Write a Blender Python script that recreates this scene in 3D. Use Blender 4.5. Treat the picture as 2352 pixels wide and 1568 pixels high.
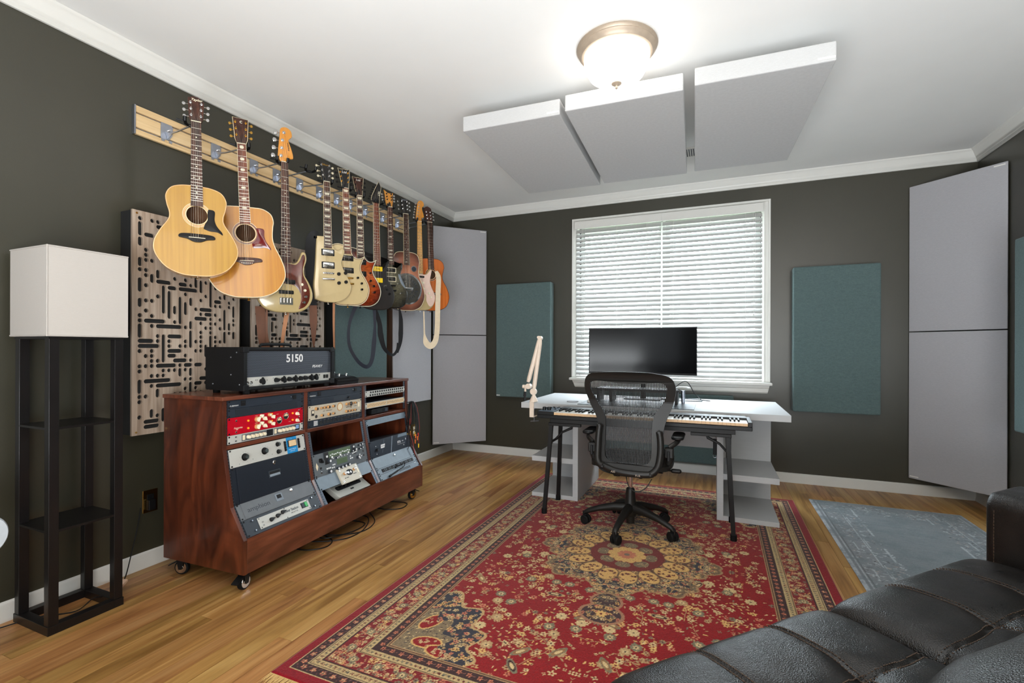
import bpy, math, random
import numpy as np
from mathutils import Vector, Matrix, Euler
PI = math.pi
S = bpy.context.scene
C = S.collection
for o in list(bpy.data.objects): bpy.data.objects.remove(o, do_unlink=True)

# ------------------------------------------------------------------ camera
cd = bpy.data.cameras.new('camera'); cam = bpy.data.objects.new('camera', cd); C.objects.link(cam)
cam.matrix_world = Matrix.Translation((2.806, -4.853, 1.1795)) @ Matrix.Rotation(0.4007, 4, 'Z') @ Matrix.Rotation(PI/2, 4, 'X') @ Matrix.Rotation(0.0032, 4, 'Z')
cd.sensor_width = 36; cd.lens = 36*1094/2352; cd.shift_y = 15.4/2352; cd.clip_start = 0.02; cd.clip_end = 200
S.camera = cam
# ------------------------------------------------------------------ light and exposure
S.view_settings.view_transform = 'Standard'; S.view_settings.look = 'None'
S.view_settings.gamma = 1; S.view_settings.use_curve_mapping = False
S.view_settings.exposure = 0.0
W = bpy.data.worlds.new('sky'); S.world = W; W.use_nodes = True
W.node_tree.nodes['Background'].inputs[0].default_value = (0.80, 0.92, 1.0, 1)
W.node_tree.nodes['Background'].inputs[1].default_value = 36.0
def area(name, loc, target, sx, sy, power, col):
    l = bpy.data.lights.new(name, 'AREA'); l.shape = 'RECTANGLE'; l.size = sx; l.size_y = sy; l.energy = power; l.color = col
    o = bpy.data.objects.new(name, l); C.objects.link(o); o.location = loc
    o.rotation_euler = (Vector(target)-Vector(loc)).to_track_quat('-Z', 'Y').to_euler(); return o
# daylight reaching the blinds from outside and above
dp = area('window_portal', (2.35, 0.2, 1.66), (2.35, -1, 1.66), 1.72, 1.6, 0, (1, 1, 1)); dp.data.cycles.is_portal = True
# unseen fill lights added behind the camera, one bounced off the ceiling there
area('ceiling_bounce_fill', (3.1, -5.6, 0.7), (3.2, -4.35, 2.74), 3.0, 1.6, 235, (0.92, 0.97, 1.0))
area('cool_fill_light', (0.9, -6.7, 1.6), (2.2, -2, 1.1), 1.6, 1.8, 10, (0.85, 0.93, 1.0))
area('warm_fill_light', (3.9, -6.0, 2.2), (0.2, -3.4, 1.6), 0.9, 0.9, 26, (1.0, 0.84, 0.66))
DOME_E = 8.0


# ------------------------------------------------------------------ helpers
def srgb(c):
    r = []
    for v in c:
        v = v/255.0
        r.append(v/12.92 if v <= 0.04045 else ((v+0.055)/1.055)**2.4)
    return tuple(r)+(1.0,)
class NT:
    def __init__(s, name):
        s.m = bpy.data.materials.new(name); s.m.use_nodes = True; s.t = s.m.node_tree; s.n = s.t.nodes
        s.b = s.n['Principled BSDF']; s.out = s.n['Material Output']
    def new(s, typ, **kw):
        n = s.n.new(typ)
        for k, v in kw.items():
            if hasattr(n, k): setattr(n, k, v)
        return n
    def ln(s, a, b): s.t.links.new(a, b)
def MAT(name, col, rough=0.5, metal=0.0, noise=30, amt=0.06, bump=0.0, bscale=200, coat=0.0, spec=0.5, sheen=0.0, emit=0, stretch=(1, 1, 1), coord='Object'):
    """plain painted / plastic / metal surface with a little procedural variation"""
    k = NT(name); c = srgb(col)
    tc = k.new('ShaderNodeTexCoord'); mp = k.new('ShaderNodeMapping'); mp.inputs['Scale'].default_value = stretch
    k.ln(tc.outputs[coord], mp.inputs[0])
    no = k.new('ShaderNodeTexNoise'); no.inputs['Scale'].default_value = noise; no.inputs['Detail'].default_value = 4
    k.ln(mp.outputs[0], no.inputs[0])
    cr = k.new('ShaderNodeValToRGB'); cr.color_ramp.elements[0].position = 0.3; cr.color_ramp.elements[1].position = 0.7
    cr.color_ramp.elements[0].color = tuple(max(0, x*(1-amt)) for x in c[:3])+(1,)
    cr.color_ramp.elements[1].color = tuple(min(1, x*(1+amt)) for x in c[:3])+(1,)
    k.ln(no.outputs['Fac'], cr.inputs[0]); k.ln(cr.outputs[0], k.b.inputs['Base Color'])
    k.b.inputs['Roughness'].default_value = rough; k.b.inputs['Metallic'].default_value = metal
    k.b.inputs['Coat Weight'].default_value = coat; k.b.inputs['Coat Roughness'].default_value = 0.08
    k.b.inputs['Specular IOR Level'].default_value = spec; k.b.inputs['Sheen Weight'].default_value = sheen
    if emit: k.b.inputs['Emission Color'].default_value = c; k.b.inputs['Emission Strength'].default_value = emit
    if bump:
        n2 = k.new('ShaderNodeTexNoise'); n2.inputs['Scale'].default_value = bscale; n2.inputs['Detail'].default_value = 3
        k.ln(mp.outputs[0], n2.inputs[0]); bp = k.new('ShaderNodeBump'); bp.inputs['Strength'].default_value = bump; bp.inputs['Distance'].default_value = 0.002
        k.ln(n2.outputs['Fac'], bp.inputs['Height']); k.ln(bp.outputs[0], k.b.inputs['Normal'])
    return k.m
def WOOD(name, cols, rough=0.4, scale=(12, 12, 1.2), coat=0.0, rand=0.0, coord='Object', dist=1.5, pores=0.25, spec=0.5):
    """wood with grain running along the axis whose scale is smallest; cols = dark, mid, light"""
    k = NT(name); tc = k.new('ShaderNodeTexCoord'); mp = k.new('ShaderNodeMapping'); mp.inputs['Scale'].default_value = scale
    src = tc.outputs[coord]
    if rand:
        g = k.new('ShaderNodeNewGeometry'); oi = k.new('ShaderNodeObjectInfo')
        ad = k.new('ShaderNodeVectorMath'); ad.operation = 'ADD'; sc = k.new('ShaderNodeVectorMath'); sc.operation = 'SCALE'
        cx = k.new('ShaderNodeCombineXYZ'); k.ln(oi.outputs['Random'], cx.inputs[0]); k.ln(oi.outputs['Random'], cx.inputs[2]); k.ln(oi.outputs['Random'], cx.inputs[1])
        k.ln(cx.outputs[0], sc.inputs[0]); sc.inputs['Scale'].default_value = 37.0
        k.ln(g.outputs['Position'], ad.inputs[0]); k.ln(sc.outputs[0], ad.inputs[1]); src = ad.outputs[0]
    k.ln(src, mp.inputs[0])
    no = k.new('ShaderNodeTexNoise'); no.inputs['Scale'].default_value = 1; no.inputs['Detail'].default_value = 8; no.inputs['Distortion'].default_value = dist
    k.ln(mp.outputs[0], no.inputs[0])
    cr = k.new('ShaderNodeValToRGB'); e = cr.color_ramp.elements
    e[0].position = 0.32; e[0].color = srgb(cols[0]); e[1].position = 0.72; e[1].color = srgb(cols[2])
    m = e.new(0.5); m.color = srgb(cols[1]); k.ln(no.outputs['Fac'], cr.inputs[0])
    mp2 = k.new('ShaderNodeMapping'); mp2.inputs['Scale'].default_value = tuple(x*9 if x > min(scale) else x*3 for x in scale); k.ln(src, mp2.inputs[0])
    n2 = k.new('ShaderNodeTexNoise'); n2.inputs['Scale'].default_value = 1; n2.inputs['Detail'].default_value = 5; k.ln(mp2.outputs[0], n2.inputs[0])
    r2 = k.new('ShaderNodeMapRange'); r2.inputs[1].default_value = 0.35; r2.inputs[2].default_value = 0.6; r2.inputs[3].default_value = 1-pores; r2.inputs[4].default_value = 1.0
    k.ln(n2.outputs['Fac'], r2.inputs[0])
    hv = k.new('ShaderNodeHueSaturation'); k.ln(cr.outputs[0], hv.inputs['Color']); k.ln(r2.outputs[0], hv.inputs['Value'])
    last = hv.outputs[0]
    if rand:
        h2 = k.new('ShaderNodeHueSaturation'); k.ln(last, h2.inputs['Color'])
        mr = k.new('ShaderNodeMapRange'); mr.inputs[3].default_value = 1-rand; mr.inputs[4].default_value = 1+rand*0.7; k.ln(oi.outputs['Random'], mr.inputs[0]); k.ln(mr.outputs[0], h2.inputs['Value'])
        wn = k.new('ShaderNodeTexWhiteNoise'); wn.noise_dimensions = '1D'; k.ln(oi.outputs['Random'], wn.inputs['W'])
        mh = k.new('ShaderNodeMapRange'); mh.inputs[3].default_value = 0.488; mh.inputs[4].default_value = 0.508; k.ln(wn.outputs['Value'], mh.inputs[0]); k.ln(mh.outputs[0], h2.inputs['Hue'])
        last = h2.outputs[0]
    k.ln(last, k.b.inputs['Base Color']); k.b.inputs['Roughness'].default_value = rough
    k.b.inputs['Coat Weight'].default_value = coat; k.b.inputs['Coat Roughness'].default_value = 0.06; k.b.inputs['Specular IOR Level'].default_value = spec
    return k.m
class MB:
    """collects shapes; build() links them as one mesh object"""
    def __init__(s): s.v = []; s.f = []; s.m = []; s.M = None
    def add(s, vs, fs, m=0, M=None):
        b = len(s.v); T = M if M is not None else s.M
        if T is not None: vs = [T @ Vector(p) for p in vs]
        s.v += [tuple(p) for p in vs]; s.f += [tuple(b+i for i in f) for f in fs]; s.m += [m]*len(fs); return s
    def box(s, x0, x1, y0, y1, z0, z1, m=0, M=None):
        return s.add([(x0,y0,z0),(x1,y0,z0),(x1,y1,z0),(x0,y1,z0),(x0,y0,z1),(x1,y0,z1),(x1,y1,z1),(x0,y1,z1)],
                     [(3,2,1,0),(4,5,6,7),(0,1,5,4),(1,2,6,5),(2,3,7,6),(3,0,4,7)], m, M)
    def cyl(s, p0, p1, r0, r1=None, n=16, m=0, caps=True, M=None):
        r1 = r0 if r1 is None else r1; p0 = Vector(p0); p1 = Vector(p1); d = (p1-p0)
        q = d.to_track_quat('Z', 'Y') if d.length > 1e-9 else Matrix.Identity(3).to_quaternion()
        vs = []
        for p, r in ((p0, r0), (p1, r1)):
            for i in range(n):
                a = 2*PI*i/n; vs.append(p + q @ Vector((r*math.cos(a), r*math.sin(a), 0)))
        fs = [(i, (i+1) % n, n+(i+1) % n, n+i) for i in range(n)]
        if caps: fs += [tuple(range(n-1, -1, -1)), tuple(range(n, 2*n))]
        return s.add(vs, fs, m, M)
    def tube(s, path, r, n=8, m=0, M=None, flat=1.0, up=None, closed=False):
        P = [Vector(p) for p in path]; k = len(P); vs = []; N = None
        for i, p in enumerate(P):
            if closed: t = P[(i+1) % k]-P[i-1]
            else: t = (P[min(i+1, k-1)]-P[max(i-1, 0)])
            if t.length < 1e-9: t = Vector((0, 0, 1))
            t.normalize()
            if up is not None: N = Vector(up); N = N - t*N.dot(t)
            elif N is None: N = Vector((0, 0, 1)) if abs(t.z) < 0.9 else Vector((1, 0, 0)); N = N - t*N.dot(t)
            else: N = N - t*N.dot(t)
            N = N.normalized() if N.length > 1e-9 else Vector((1, 0, 0)); B = t.cross(N); rr = r[i] if isinstance(r, (list, tuple)) else r
            for j in range(n):
                a = 2*PI*j/n+(PI/4 if n == 4 else 0); vs.append(p + N*(rr*math.cos(a)) + B*(rr*flat*math.sin(a)))
        fs = []
        for i in range(k if closed else k-1):
            for j in range(n):
                a = i*n+j; b = i*n+(j+1) % n; c = ((i+1) % k)*n+(j+1) % n; d = ((i+1) % k)*n+j; fs.append((a, b, c, d))
        if not closed: fs += [tuple(range(n-1, -1, -1)), tuple(range((k-1)*n, k*n))]
        return s.add(vs, fs, m, M)
    def lathe(s, prof, n=32, m=0, M=None, flip=False):
        vs = []; fs = []
        for r, z in prof:
            for j in range(n):
                a = 2*PI*j/n; vs.append((r*math.cos(a), r*math.sin(a), z))
        for i in range(len(prof)-1):
            for j in range(n):
                q = (i*n+j, i*n+(j+1) % n, (i+1)*n+(j+1) % n, (i+1)*n+j); fs.append(q if not flip else q[::-1])
        return s.add(vs, fs, m, M)
    def prism(s, o, z0, z1, m=0, M=None, msides=None, e=0.0):
        """polygon o (list of x,y counter-clockwise) from z0 to z1, edges eased by e"""
        n = len(o); lev = [(z0, 0), (z1, 0)] if e <= 0 else [(z0, e), (z0+e*0.35, e*0.3), (z0+e, 0), (z1-e, 0), (z1-e*0.35, e*0.3), (z1, e)]
        nr = offs(o, 1.0); vs = []
        for z, k in lev: vs += [(o[i][0]-nr[i][0]*k, o[i][1]-nr[i][1]*k, z) for i in range(n)]
        fs = []; L = len(lev)
        for l in range(L-1): fs += [(l*n+i, l*n+(i+1) % n, (l+1)*n+(i+1) % n, (l+1)*n+i) for i in range(n)]
        s.add(vs, fs, m if msides is None else msides, M)
        b = len(s.v)-len(vs); s.f += [tuple(b+i for i in range(n-1, -1, -1)), tuple(b+(L-1)*n+i for i in range(n))]; s.m += [m, m]; return s
    def build(s, name, mats, parent=None, bevel=0, seg=2, smooth=35, world=False, label=None, kind=None, cat=None, group=None):
        me = bpy.data.meshes.new(name); me.from_pydata(s.v, [], s.f)
        for mm in (mats if isinstance(mats, (list, tuple)) else [mats]): me.materials.append(mm)
        if any(s.m): me.polygons.foreach_set('material_index', s.m)
        if smooth:
            me.polygons.foreach_set('use_smooth', [True]*len(s.f)); me.set_sharp_from_angle(angle=math.radians(smooth))
        me.update(); return link(name, me, parent, bevel, seg, world, label, kind, cat, group)
def link(name, me, parent=None, bevel=0, seg=2, world=False, label=None, kind=None, cat=None, group=None):
    o = bpy.data.objects.new(name, me); C.objects.link(o)
    if parent is not None:
        o.parent = parent
        if world: o.matrix_parent_inverse = wm(parent).inverted()
    if bevel:
        b = o.modifiers.new('bevel', 'BEVEL'); b.width = bevel; b.segments = seg; b.limit_method = 'ANGLE'; b.angle_limit = 0.7; b.harden_normals = False
    return tag(o, label, cat, group, kind)
def wm(o):
    m = Matrix.LocRotScale(o.location, o.rotation_euler, o.scale)
    return m if o.parent is None else wm(o.parent) @ o.matrix_parent_inverse @ m
def tag(o, label=None, cat=None, group=None, kind=None):
    if label: o['label'] = label
    if cat: o['category'] = cat
    if group: o['group'] = group
    if kind: o['kind'] = kind
    return o
def thing(name, label, cat, loc=(0, 0, 0), rz=0, group=None):
    o = bpy.data.objects.new(name, None); C.objects.link(o); o.location = loc; o.rotation_euler = (0, 0, rz); o.empty_display_size = 0.05
    return tag(o, label, cat, group)
def struct(o): o['kind'] = 'structure'; return o
def offs(o, k):
    n = len(o); r = []
    for i in range(n):
        a = Vector(o[i-1]); b = Vector(o[i]); c = Vector(o[(i+1) % n])
        d1 = (b-a); d2 = (c-b); d = (d1.normalized() if d1.length > 1e-9 else d1)+(d2.normalized() if d2.length > 1e-9 else d2)
        if d.length < 1e-6: d = d1
        d.normalize(); r.append((d.y*k, -d.x*k))
    return r
def spline(pts, n=6, closed=True):
    """Catmull-Rom through pts; a third value marks a sharp corner"""
    k = len(pts); out = []
    def g(i): return Vector(pts[i % k][:2]) if closed else Vector(pts[max(0, min(k-1, i))][:2])
    def sh(i): return len(pts[i % k]) > 2
    for i in range(k if closed else k-1):
        p1 = g(i); p2 = g(i+1); p0 = g(i-1); p3 = g(i+2)
        if sh(i): p0 = p1-(p2-p1)*0.5
        if sh(i+1): p3 = p2+(p2-p1)*0.5
        for j in range(n):
            t = j/n
            out.append(tuple(0.5*((2*p1)+(p2-p0)*t+(2*p0-5*p1+4*p2-p3)*t*t+(3*p1-p0-3*p2+p3)*t**3)))
    if not closed: out.append(tuple(g(k-1)))
    return out
def ccw(o):
    a = sum(o[i-1][0]*o[i][1]-o[i][0]*o[i-1][1] for i in range(len(o)))
    return o if a > 0 else o[::-1]
def rrect(w, h, r, n=5, cx=0, cy=0):
    o = []
    for sx, sy, a0 in ((1, 1, 0), (-1, 1, 90), (-1, -1, 180), (1, -1, 270)):
        for i in range(n+1):
            a = math.radians(a0+90*i/n); o.append((cx+sx*(w/2-r)+r*math.cos(a), cy+sy*(h/2-r)+r*math.sin(a)))
    return o
def circle(r, n=24, cx=0, cy=0): return [(cx+r*math.cos(2*PI*i/n), cy+r*math.sin(2*PI*i/n)) for i in range(n)]
def plate(name, outer, holes, z0, z1, mats, parent=None, M=None, label=None, world=False, bevel=0, kind=None):
    """flat plate with real holes, from a filled 2D curve"""
    cu = bpy.data.curves.new('tmp', 'CURVE'); cu.dimensions = '2D'; cu.fill_mode = 'BOTH'; cu.extrude = (z1-z0)/2
    for poly in [outer]+holes:
        sp = cu.splines.new('POLY'); sp.points.add(len(poly)-1); sp.use_cyclic_u = True
        for i, p in enumerate(poly): sp.points[i].co = (p[0], p[1], 0, 1)
    o = bpy.data.objects.new('tmp', cu); C.objects.link(o)
    me = bpy.data.meshes.new_from_object(o.evaluated_get(bpy.context.evaluated_depsgraph_get())); bpy.data.objects.remove(o); bpy.data.curves.remove(cu)
    T = Matrix.Translation((0, 0, (z0+z1)/2)); me.transform(T if M is None else M @ T); me.materials.clear()
    for mm in (mats if isinstance(mats, (list, tuple)) else [mats]): me.materials.append(mm)
    me.name = name; return link(name, me, parent, bevel, 2, world, label, kind)
def text(name, s, size, M, mat, parent=None, ext=0.0004, shear=0, world=False, sx=1.0, bold=0.0, align='CENTER', label=None, spacing=1.0):
    cu = bpy.data.curves.new('tmp', 'FONT'); cu.body = s; cu.size = size; cu.align_x = align; cu.align_y = 'CENTER'; cu.extrude = ext; cu.shear = shear; cu.offset = bold; cu.resolution_u = 3; cu.space_character = spacing
    o = bpy.data.objects.new('tmp', cu); C.objects.link(o)
    me = bpy.data.meshes.new_from_object(o.evaluated_get(bpy.context.evaluated_depsgraph_get())); bpy.data.objects.remove(o); bpy.data.curves.remove(cu)
    me.transform(M @ Matrix.Diagonal((sx, 1, 1, 1))); me.materials.clear(); me.materials.append(mat); me.name = name
    return link(name, me, parent, 0, 2, world, label)
def copy_tree(o, parent=None):
    c = o.copy(); C.objects.link(c)
    if parent is not None: c.parent = parent
    for ch in [x for x in C.objects if x.parent == o]: copy_tree(ch, c)
    return c
def frame(org, ex, ey, ez=None):
    ex = Vector(ex).normalized(); ey = Vector(ey).normalized(); ez = ex.cross(ey) if ez is None else Vector(ez)
    return Matrix(((ex.x, ey.x, ez.x, org[0]), (ex.y, ey.y, ez.y, org[1]), (ex.z, ey.z, ez.z, org[2]), (0, 0, 0, 1)))

# ------------------------------------------------------------------ shared materials
M = {}
M['green'] = MAT('dark_green_wall_paint', (52, 50, 38), 0.40, noise=6, amt=0.05, spec=0.8, bump=0.15, bscale=260)
M['ceil'] = MAT('ceiling_paint', (238, 238, 236), 0.85, noise=4, amt=0.01, bump=0.08, bscale=120)
M['trim'] = MAT('white_trim_paint', (226, 225, 220), 0.38, noise=8, amt=0.015)
M['black'] = MAT('black_plastic', (17, 17, 18), 0.45, spec=0.3)
M['blackm'] = MAT('black_powder_coat', (19, 18, 18), 0.5, bump=0.1, bscale=600, spec=0.3)
M['chrome'] = MAT('chrome', (215, 215, 215), 0.14, 1.0)
M['steel'] = MAT('zinc_steel', (178, 184, 196), 0.3, 1.0)
M['gold'] = MAT('gold_plating', (214, 168, 84), 0.22, 1.0)
M['brass'] = MAT('polished_brass', (196, 160, 92), 0.25, 1.0)
M['white'] = MAT('white_plastic', (228, 226, 220), 0.4)
M['cream'] = MAT('cream_plastic', (226, 214, 184), 0.4)
M['greyp'] = MAT('grey_panel_paint', (118, 128, 138), 0.45)
M['dgrey'] = MAT('dark_slate_metal', (44, 50, 58), 0.45)
M['dark'] = MAT('dark_void', (10, 9, 9), 0.7)
M['string'] = MAT('guitar_string', (190, 180, 165), 0.3, 1.0)
M['fret'] = MAT('fret_wire', (205, 200, 190), 0.25, 1.0)
M['bone'] = MAT('bone_white', (232, 222, 196), 0.4)
M['pearl'] = MAT('pearl_inlay', (222, 214, 192), 0.25, noise=60, amt=0.15)
M['rubber'] = MAT('black_rubber', (11, 11, 11), 0.75, spec=0.25)
# ================================================================== STRUCTURE
RW, RH, RD = 4.706, 2.74, -6.9
M['floorwood'] = WOOD('oak_strip', [(138, 94, 48), (174, 128, 72), (196, 154, 96)], 0.34, scale=(14, 1.0, 14), rand=0.14, dist=1.6, pores=0.16)
M['subfloor'] = MAT('dark_subfloor', (92, 62, 36), 0.8)  # darker subfloor showing in the gaps between planks
fl = struct(MB().box(0, RW, RD, 0, -0.06, -0.016).build('floor', M['subfloor'], smooth=0))
rnd = random.Random(4); PW = RW/64; pb = MB().box(0, 1, 0, 1, 0, 1); pme = None; rest = MB(); cnt = 0
for i in range(64):
    y = -rnd.uniform(0.3, 1.5); a = 0.0
    cuts = [0.0]
    while y > RD: cuts.append(y); y -= rnd.uniform(1.25, 1.95)
    cuts.append(RD)
    for k in range(len(cuts)-1):
        y1, y0 = cuts[k], cuts[k+1]; dz = rnd.uniform(-0.0003, 0.0003)
        if y1 > -4.3:
            if pme is None: o = pb.build('plank', M['floorwood'], fl, smooth=0); pme = o.data
            else: o = link('plank', pme, fl)
            o.location = (i*PW+0.0006, y0+0.0006, -0.016); o.scale = (PW-0.0012, y1-y0-0.0012, 0.016+dz); cnt += 1
        else: rest.box(i*PW+0.0006, (i+1)*PW-0.0006, y0+0.0006, y1-0.0006, -0.016, dz)
rest.build('plank_field', M['floorwood'], fl, smooth=0, kind='stuff')
struct(MB().box(-0.12, RW+0.12, RD-0.12, 0.16, RH, RH+0.1).build('ceiling', M['ceil'], smooth=0))
struct(MB().box(-0.12, 0, RD, 0.16, -0.06, RH).build('wall_left', M['green'], smooth=0))
struct(MB().box(RW, RW+0.12, RD, 0.16, -0.06, RH).build('wall_right', M['green'], smooth=0))
struct(MB().box(-0.12, RW+0.12, RD-0.12, RD, -0.06, RH).build('wall_front', M['green'], smooth=0))
struct(MB().box(-12, 17, 0.17, 30, -0.5, -0.4).build('ground', MAT('unseen_ground', (70, 84, 50), 0.9, noise=3, amt=0.3), smooth=0))  # unseen ground added to cut the light reaching the blinds from below
WX0, WX1, WZ0, WZ1 = 1.50, 3.20, 0.875, 2.45
wb = MB(); wb.box(0, WX0, 0, 0.16, -0.06, RH); wb.box(WX1, RW, 0, 0.16, -0.06, RH); wb.box(WX0, WX1, 0, 0.16, -0.06, WZ0); wb.box(WX0, WX1, 0, 0.16, WZ1, RH)
struct(wb.build('wall_back', M['green'], smooth=0))
# crown moulding: profile (distance from wall, height)
cp = [(0, 2.649), (0.012, 2.649), (0.014, 2.668), (0.020, 2.672), (0.022, 2.680), (0.030, 2.690), (0.040, 2.706), (0.050, 2.722), (0.058, 2.728), (0.062, 2.732), (0.066, 2.74), (0, 2.74)]
bp = [(0, 0), (0.018, 0), (0.018, 0.014), (0.014, 0.02), (0.013, 0.068), (0.010, 0.076), (0.005, 0.083), (0, 0.084)]
def runL(prof, y0, y1, x=0.0, sgn=1, mit0=0, mit1=0):
    b = MB(); n = len(prof); vs = [(x+sgn*d, y0+mit0*d, z) for d, z in prof]+[(x+sgn*d, y1+mit1*d, z) for d, z in prof]
    b.add(vs, [(i, (i+1) % n, n+(i+1) % n, n+i) for i in range(n)]+[tuple(range(n))[::-1], tuple(range(n, 2*n))]); return b
def runB(prof, x0, x1, y=0.0):
    b = MB(); n = len(prof); vs = [(x0+d, y-d, z) for d, z in prof]+[(x1-d, y-d, z) for d, z in prof]
    b.add(vs, [(i, (i+1) % n, n+(i+1) % n, n+i) for i in range(n)]+[tuple(range(n))[::-1], tuple(range(n, 2*n))]); return b
struct(runL(cp, RD, 0, 0, 1, 0, -1).build('trim_1', M['trim'], smooth=50))
struct(runB(cp, 0, RW).build('trim_2', M['trim'], smooth=50))
struct(runL(cp, RD, 0, RW, -1, 0, -1).build('trim_3', M['trim'], smooth=50))
struct(runL(bp, RD, 0, 0, 1, 0, -1).build('baseboard_left', M['trim'], smooth=50))
struct(runB(bp, 0, RW).build('baseboard_back', M['trim'], smooth=50))
struct(runL(bp, RD, 0, RW, -1, 0, -1).build('baseboard_right', M['trim'], smooth=50))
# ------------------------------------------------------------------ window
wn = thing('window_1', None, None, (2.35, 0, 0.875)); wn['kind'] = 'structure'
k = NT('window_glass'); gl = k.new('ShaderNodeBsdfGlossy'); gl.inputs['Roughness'].default_value = 0.02; tr = k.new('ShaderNodeBsdfTransparent'); mx = k.new('ShaderNodeMixShader')
mx.inputs[0].default_value = 0.07; k.ln(tr.outputs[0], mx.inputs[1]); k.ln(gl.outputs[0], mx.inputs[2]); k.ln(mx.outputs[0], k.out.inputs[0]); M['glass'] = k.m
j = MB(); j.box(WX0-0.012, WX0, -0.001, 0.16, WZ0, WZ1); j.box(WX1, WX1+0.012, -0.001, 0.16, WZ0, WZ1); j.box(WX0-0.012, WX1+0.012, -0.001, 0.16, WZ1, WZ1+0.012); j.box(WX0, WX1, 0.0, 0.16, WZ0-0.01, WZ0+0.004)
j.build('window_jamb', M['trim'], wn, world=True, smooth=0)
OX0, OX1, OZ1 = 1.437, 3.273, 2.527
cs = MB()
for (a, b, t) in ((0, 0.020, 0.022), (0.020, 0.046, 0.015), (0.046, 0.058, 0.024), (0.058, 0.075, 0.012)):
    cs.box(OX0+a, OX0+b, -t, 0, 0.88, OZ1-a); cs.box(OX1-b, OX1-a, -t, 0, 0.88, OZ1-a); cs.box(OX0+b, OX1-b, -t, 0, OZ1-b, OZ1-a)
cs.build('window_casing', M['trim'], wn, world=True, bevel=0.002, smooth=0)
MB().box(1.425, 3.285, -0.085, 0.02, 0.853, 0.878).build('window_sill', M['trim'], wn, world=True, bevel=0.006, smooth=0)
ap = MB(); n0 = [(-0.03, 0.853), (-0.03, 0.83), (-0.022, 0.822), (-0.022, 0.79), (-0.012, 0.778), (0, 0.778), (0, 0.853)]
vs = [(1.445+(0.853-z)*0.38, y, z) for y, z in n0]+[(3.268-(0.853-z)*0.22, y, z) for y, z in n0]; n = len(n0)
ap.add(vs, [(i, (i+1) % n, n+(i+1) % n, n+i) for i in range(n)]+[tuple(range(n)), tuple(range(2*n-1, n-1, -1))]).build('window_apron', M['trim'], wn, world=True, smooth=30)
for nm, a, b in (('sash', WX0, 2.338), ('sash', 2.362, WX1)):
    s = MB()
    for z0, z1, y in ((WZ0, 1.68, 0.09), (1.66, WZ1, 0.12)):
        s.box(a, a+0.04, y, y+0.03, z0, z1); s.box(b-0.04, b, y, y+0.03, z0, z1); s.box(a+.04, b-.04, y, y+0.03, z0, z0+0.045); s.box(a+.04, b-.04, y, y+0.03, z1-0.045, z1)
    so = s.build(nm, M['trim'], wn, world=True, smooth=0)
    for z0, z1, y in ((WZ0+.045, 1.635, 0.105), (1.705, WZ1-.045, 0.135)): MB().box(a+.04, b-.04, y, y+0.004, z0, z1).build('pane', M['glass'], so, world=True, smooth=0)
MB().box(2.338, 2.362, 0.06, 0.16, WZ0, WZ1).build('window_mullion', M['trim'], wn, world=True, smooth=0)
# ------------------------------------------------------------------ blinds (two units side by side)
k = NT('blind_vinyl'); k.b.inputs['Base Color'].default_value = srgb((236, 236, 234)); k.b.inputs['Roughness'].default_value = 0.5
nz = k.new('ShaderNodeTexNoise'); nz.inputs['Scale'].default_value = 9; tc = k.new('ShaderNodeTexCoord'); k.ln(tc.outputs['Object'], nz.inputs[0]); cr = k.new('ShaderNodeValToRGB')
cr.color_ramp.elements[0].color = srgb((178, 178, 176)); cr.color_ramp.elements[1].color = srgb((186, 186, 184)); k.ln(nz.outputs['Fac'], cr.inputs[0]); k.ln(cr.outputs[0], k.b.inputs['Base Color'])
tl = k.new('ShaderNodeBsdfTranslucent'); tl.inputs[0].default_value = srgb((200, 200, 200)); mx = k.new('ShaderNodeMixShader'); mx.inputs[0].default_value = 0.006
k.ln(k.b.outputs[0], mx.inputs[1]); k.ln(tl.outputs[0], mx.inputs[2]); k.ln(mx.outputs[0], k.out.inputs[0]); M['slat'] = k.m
NS = 33; ZT, ZB = 2.405, 0.905; PZ = (ZT-ZB)/NS
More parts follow.
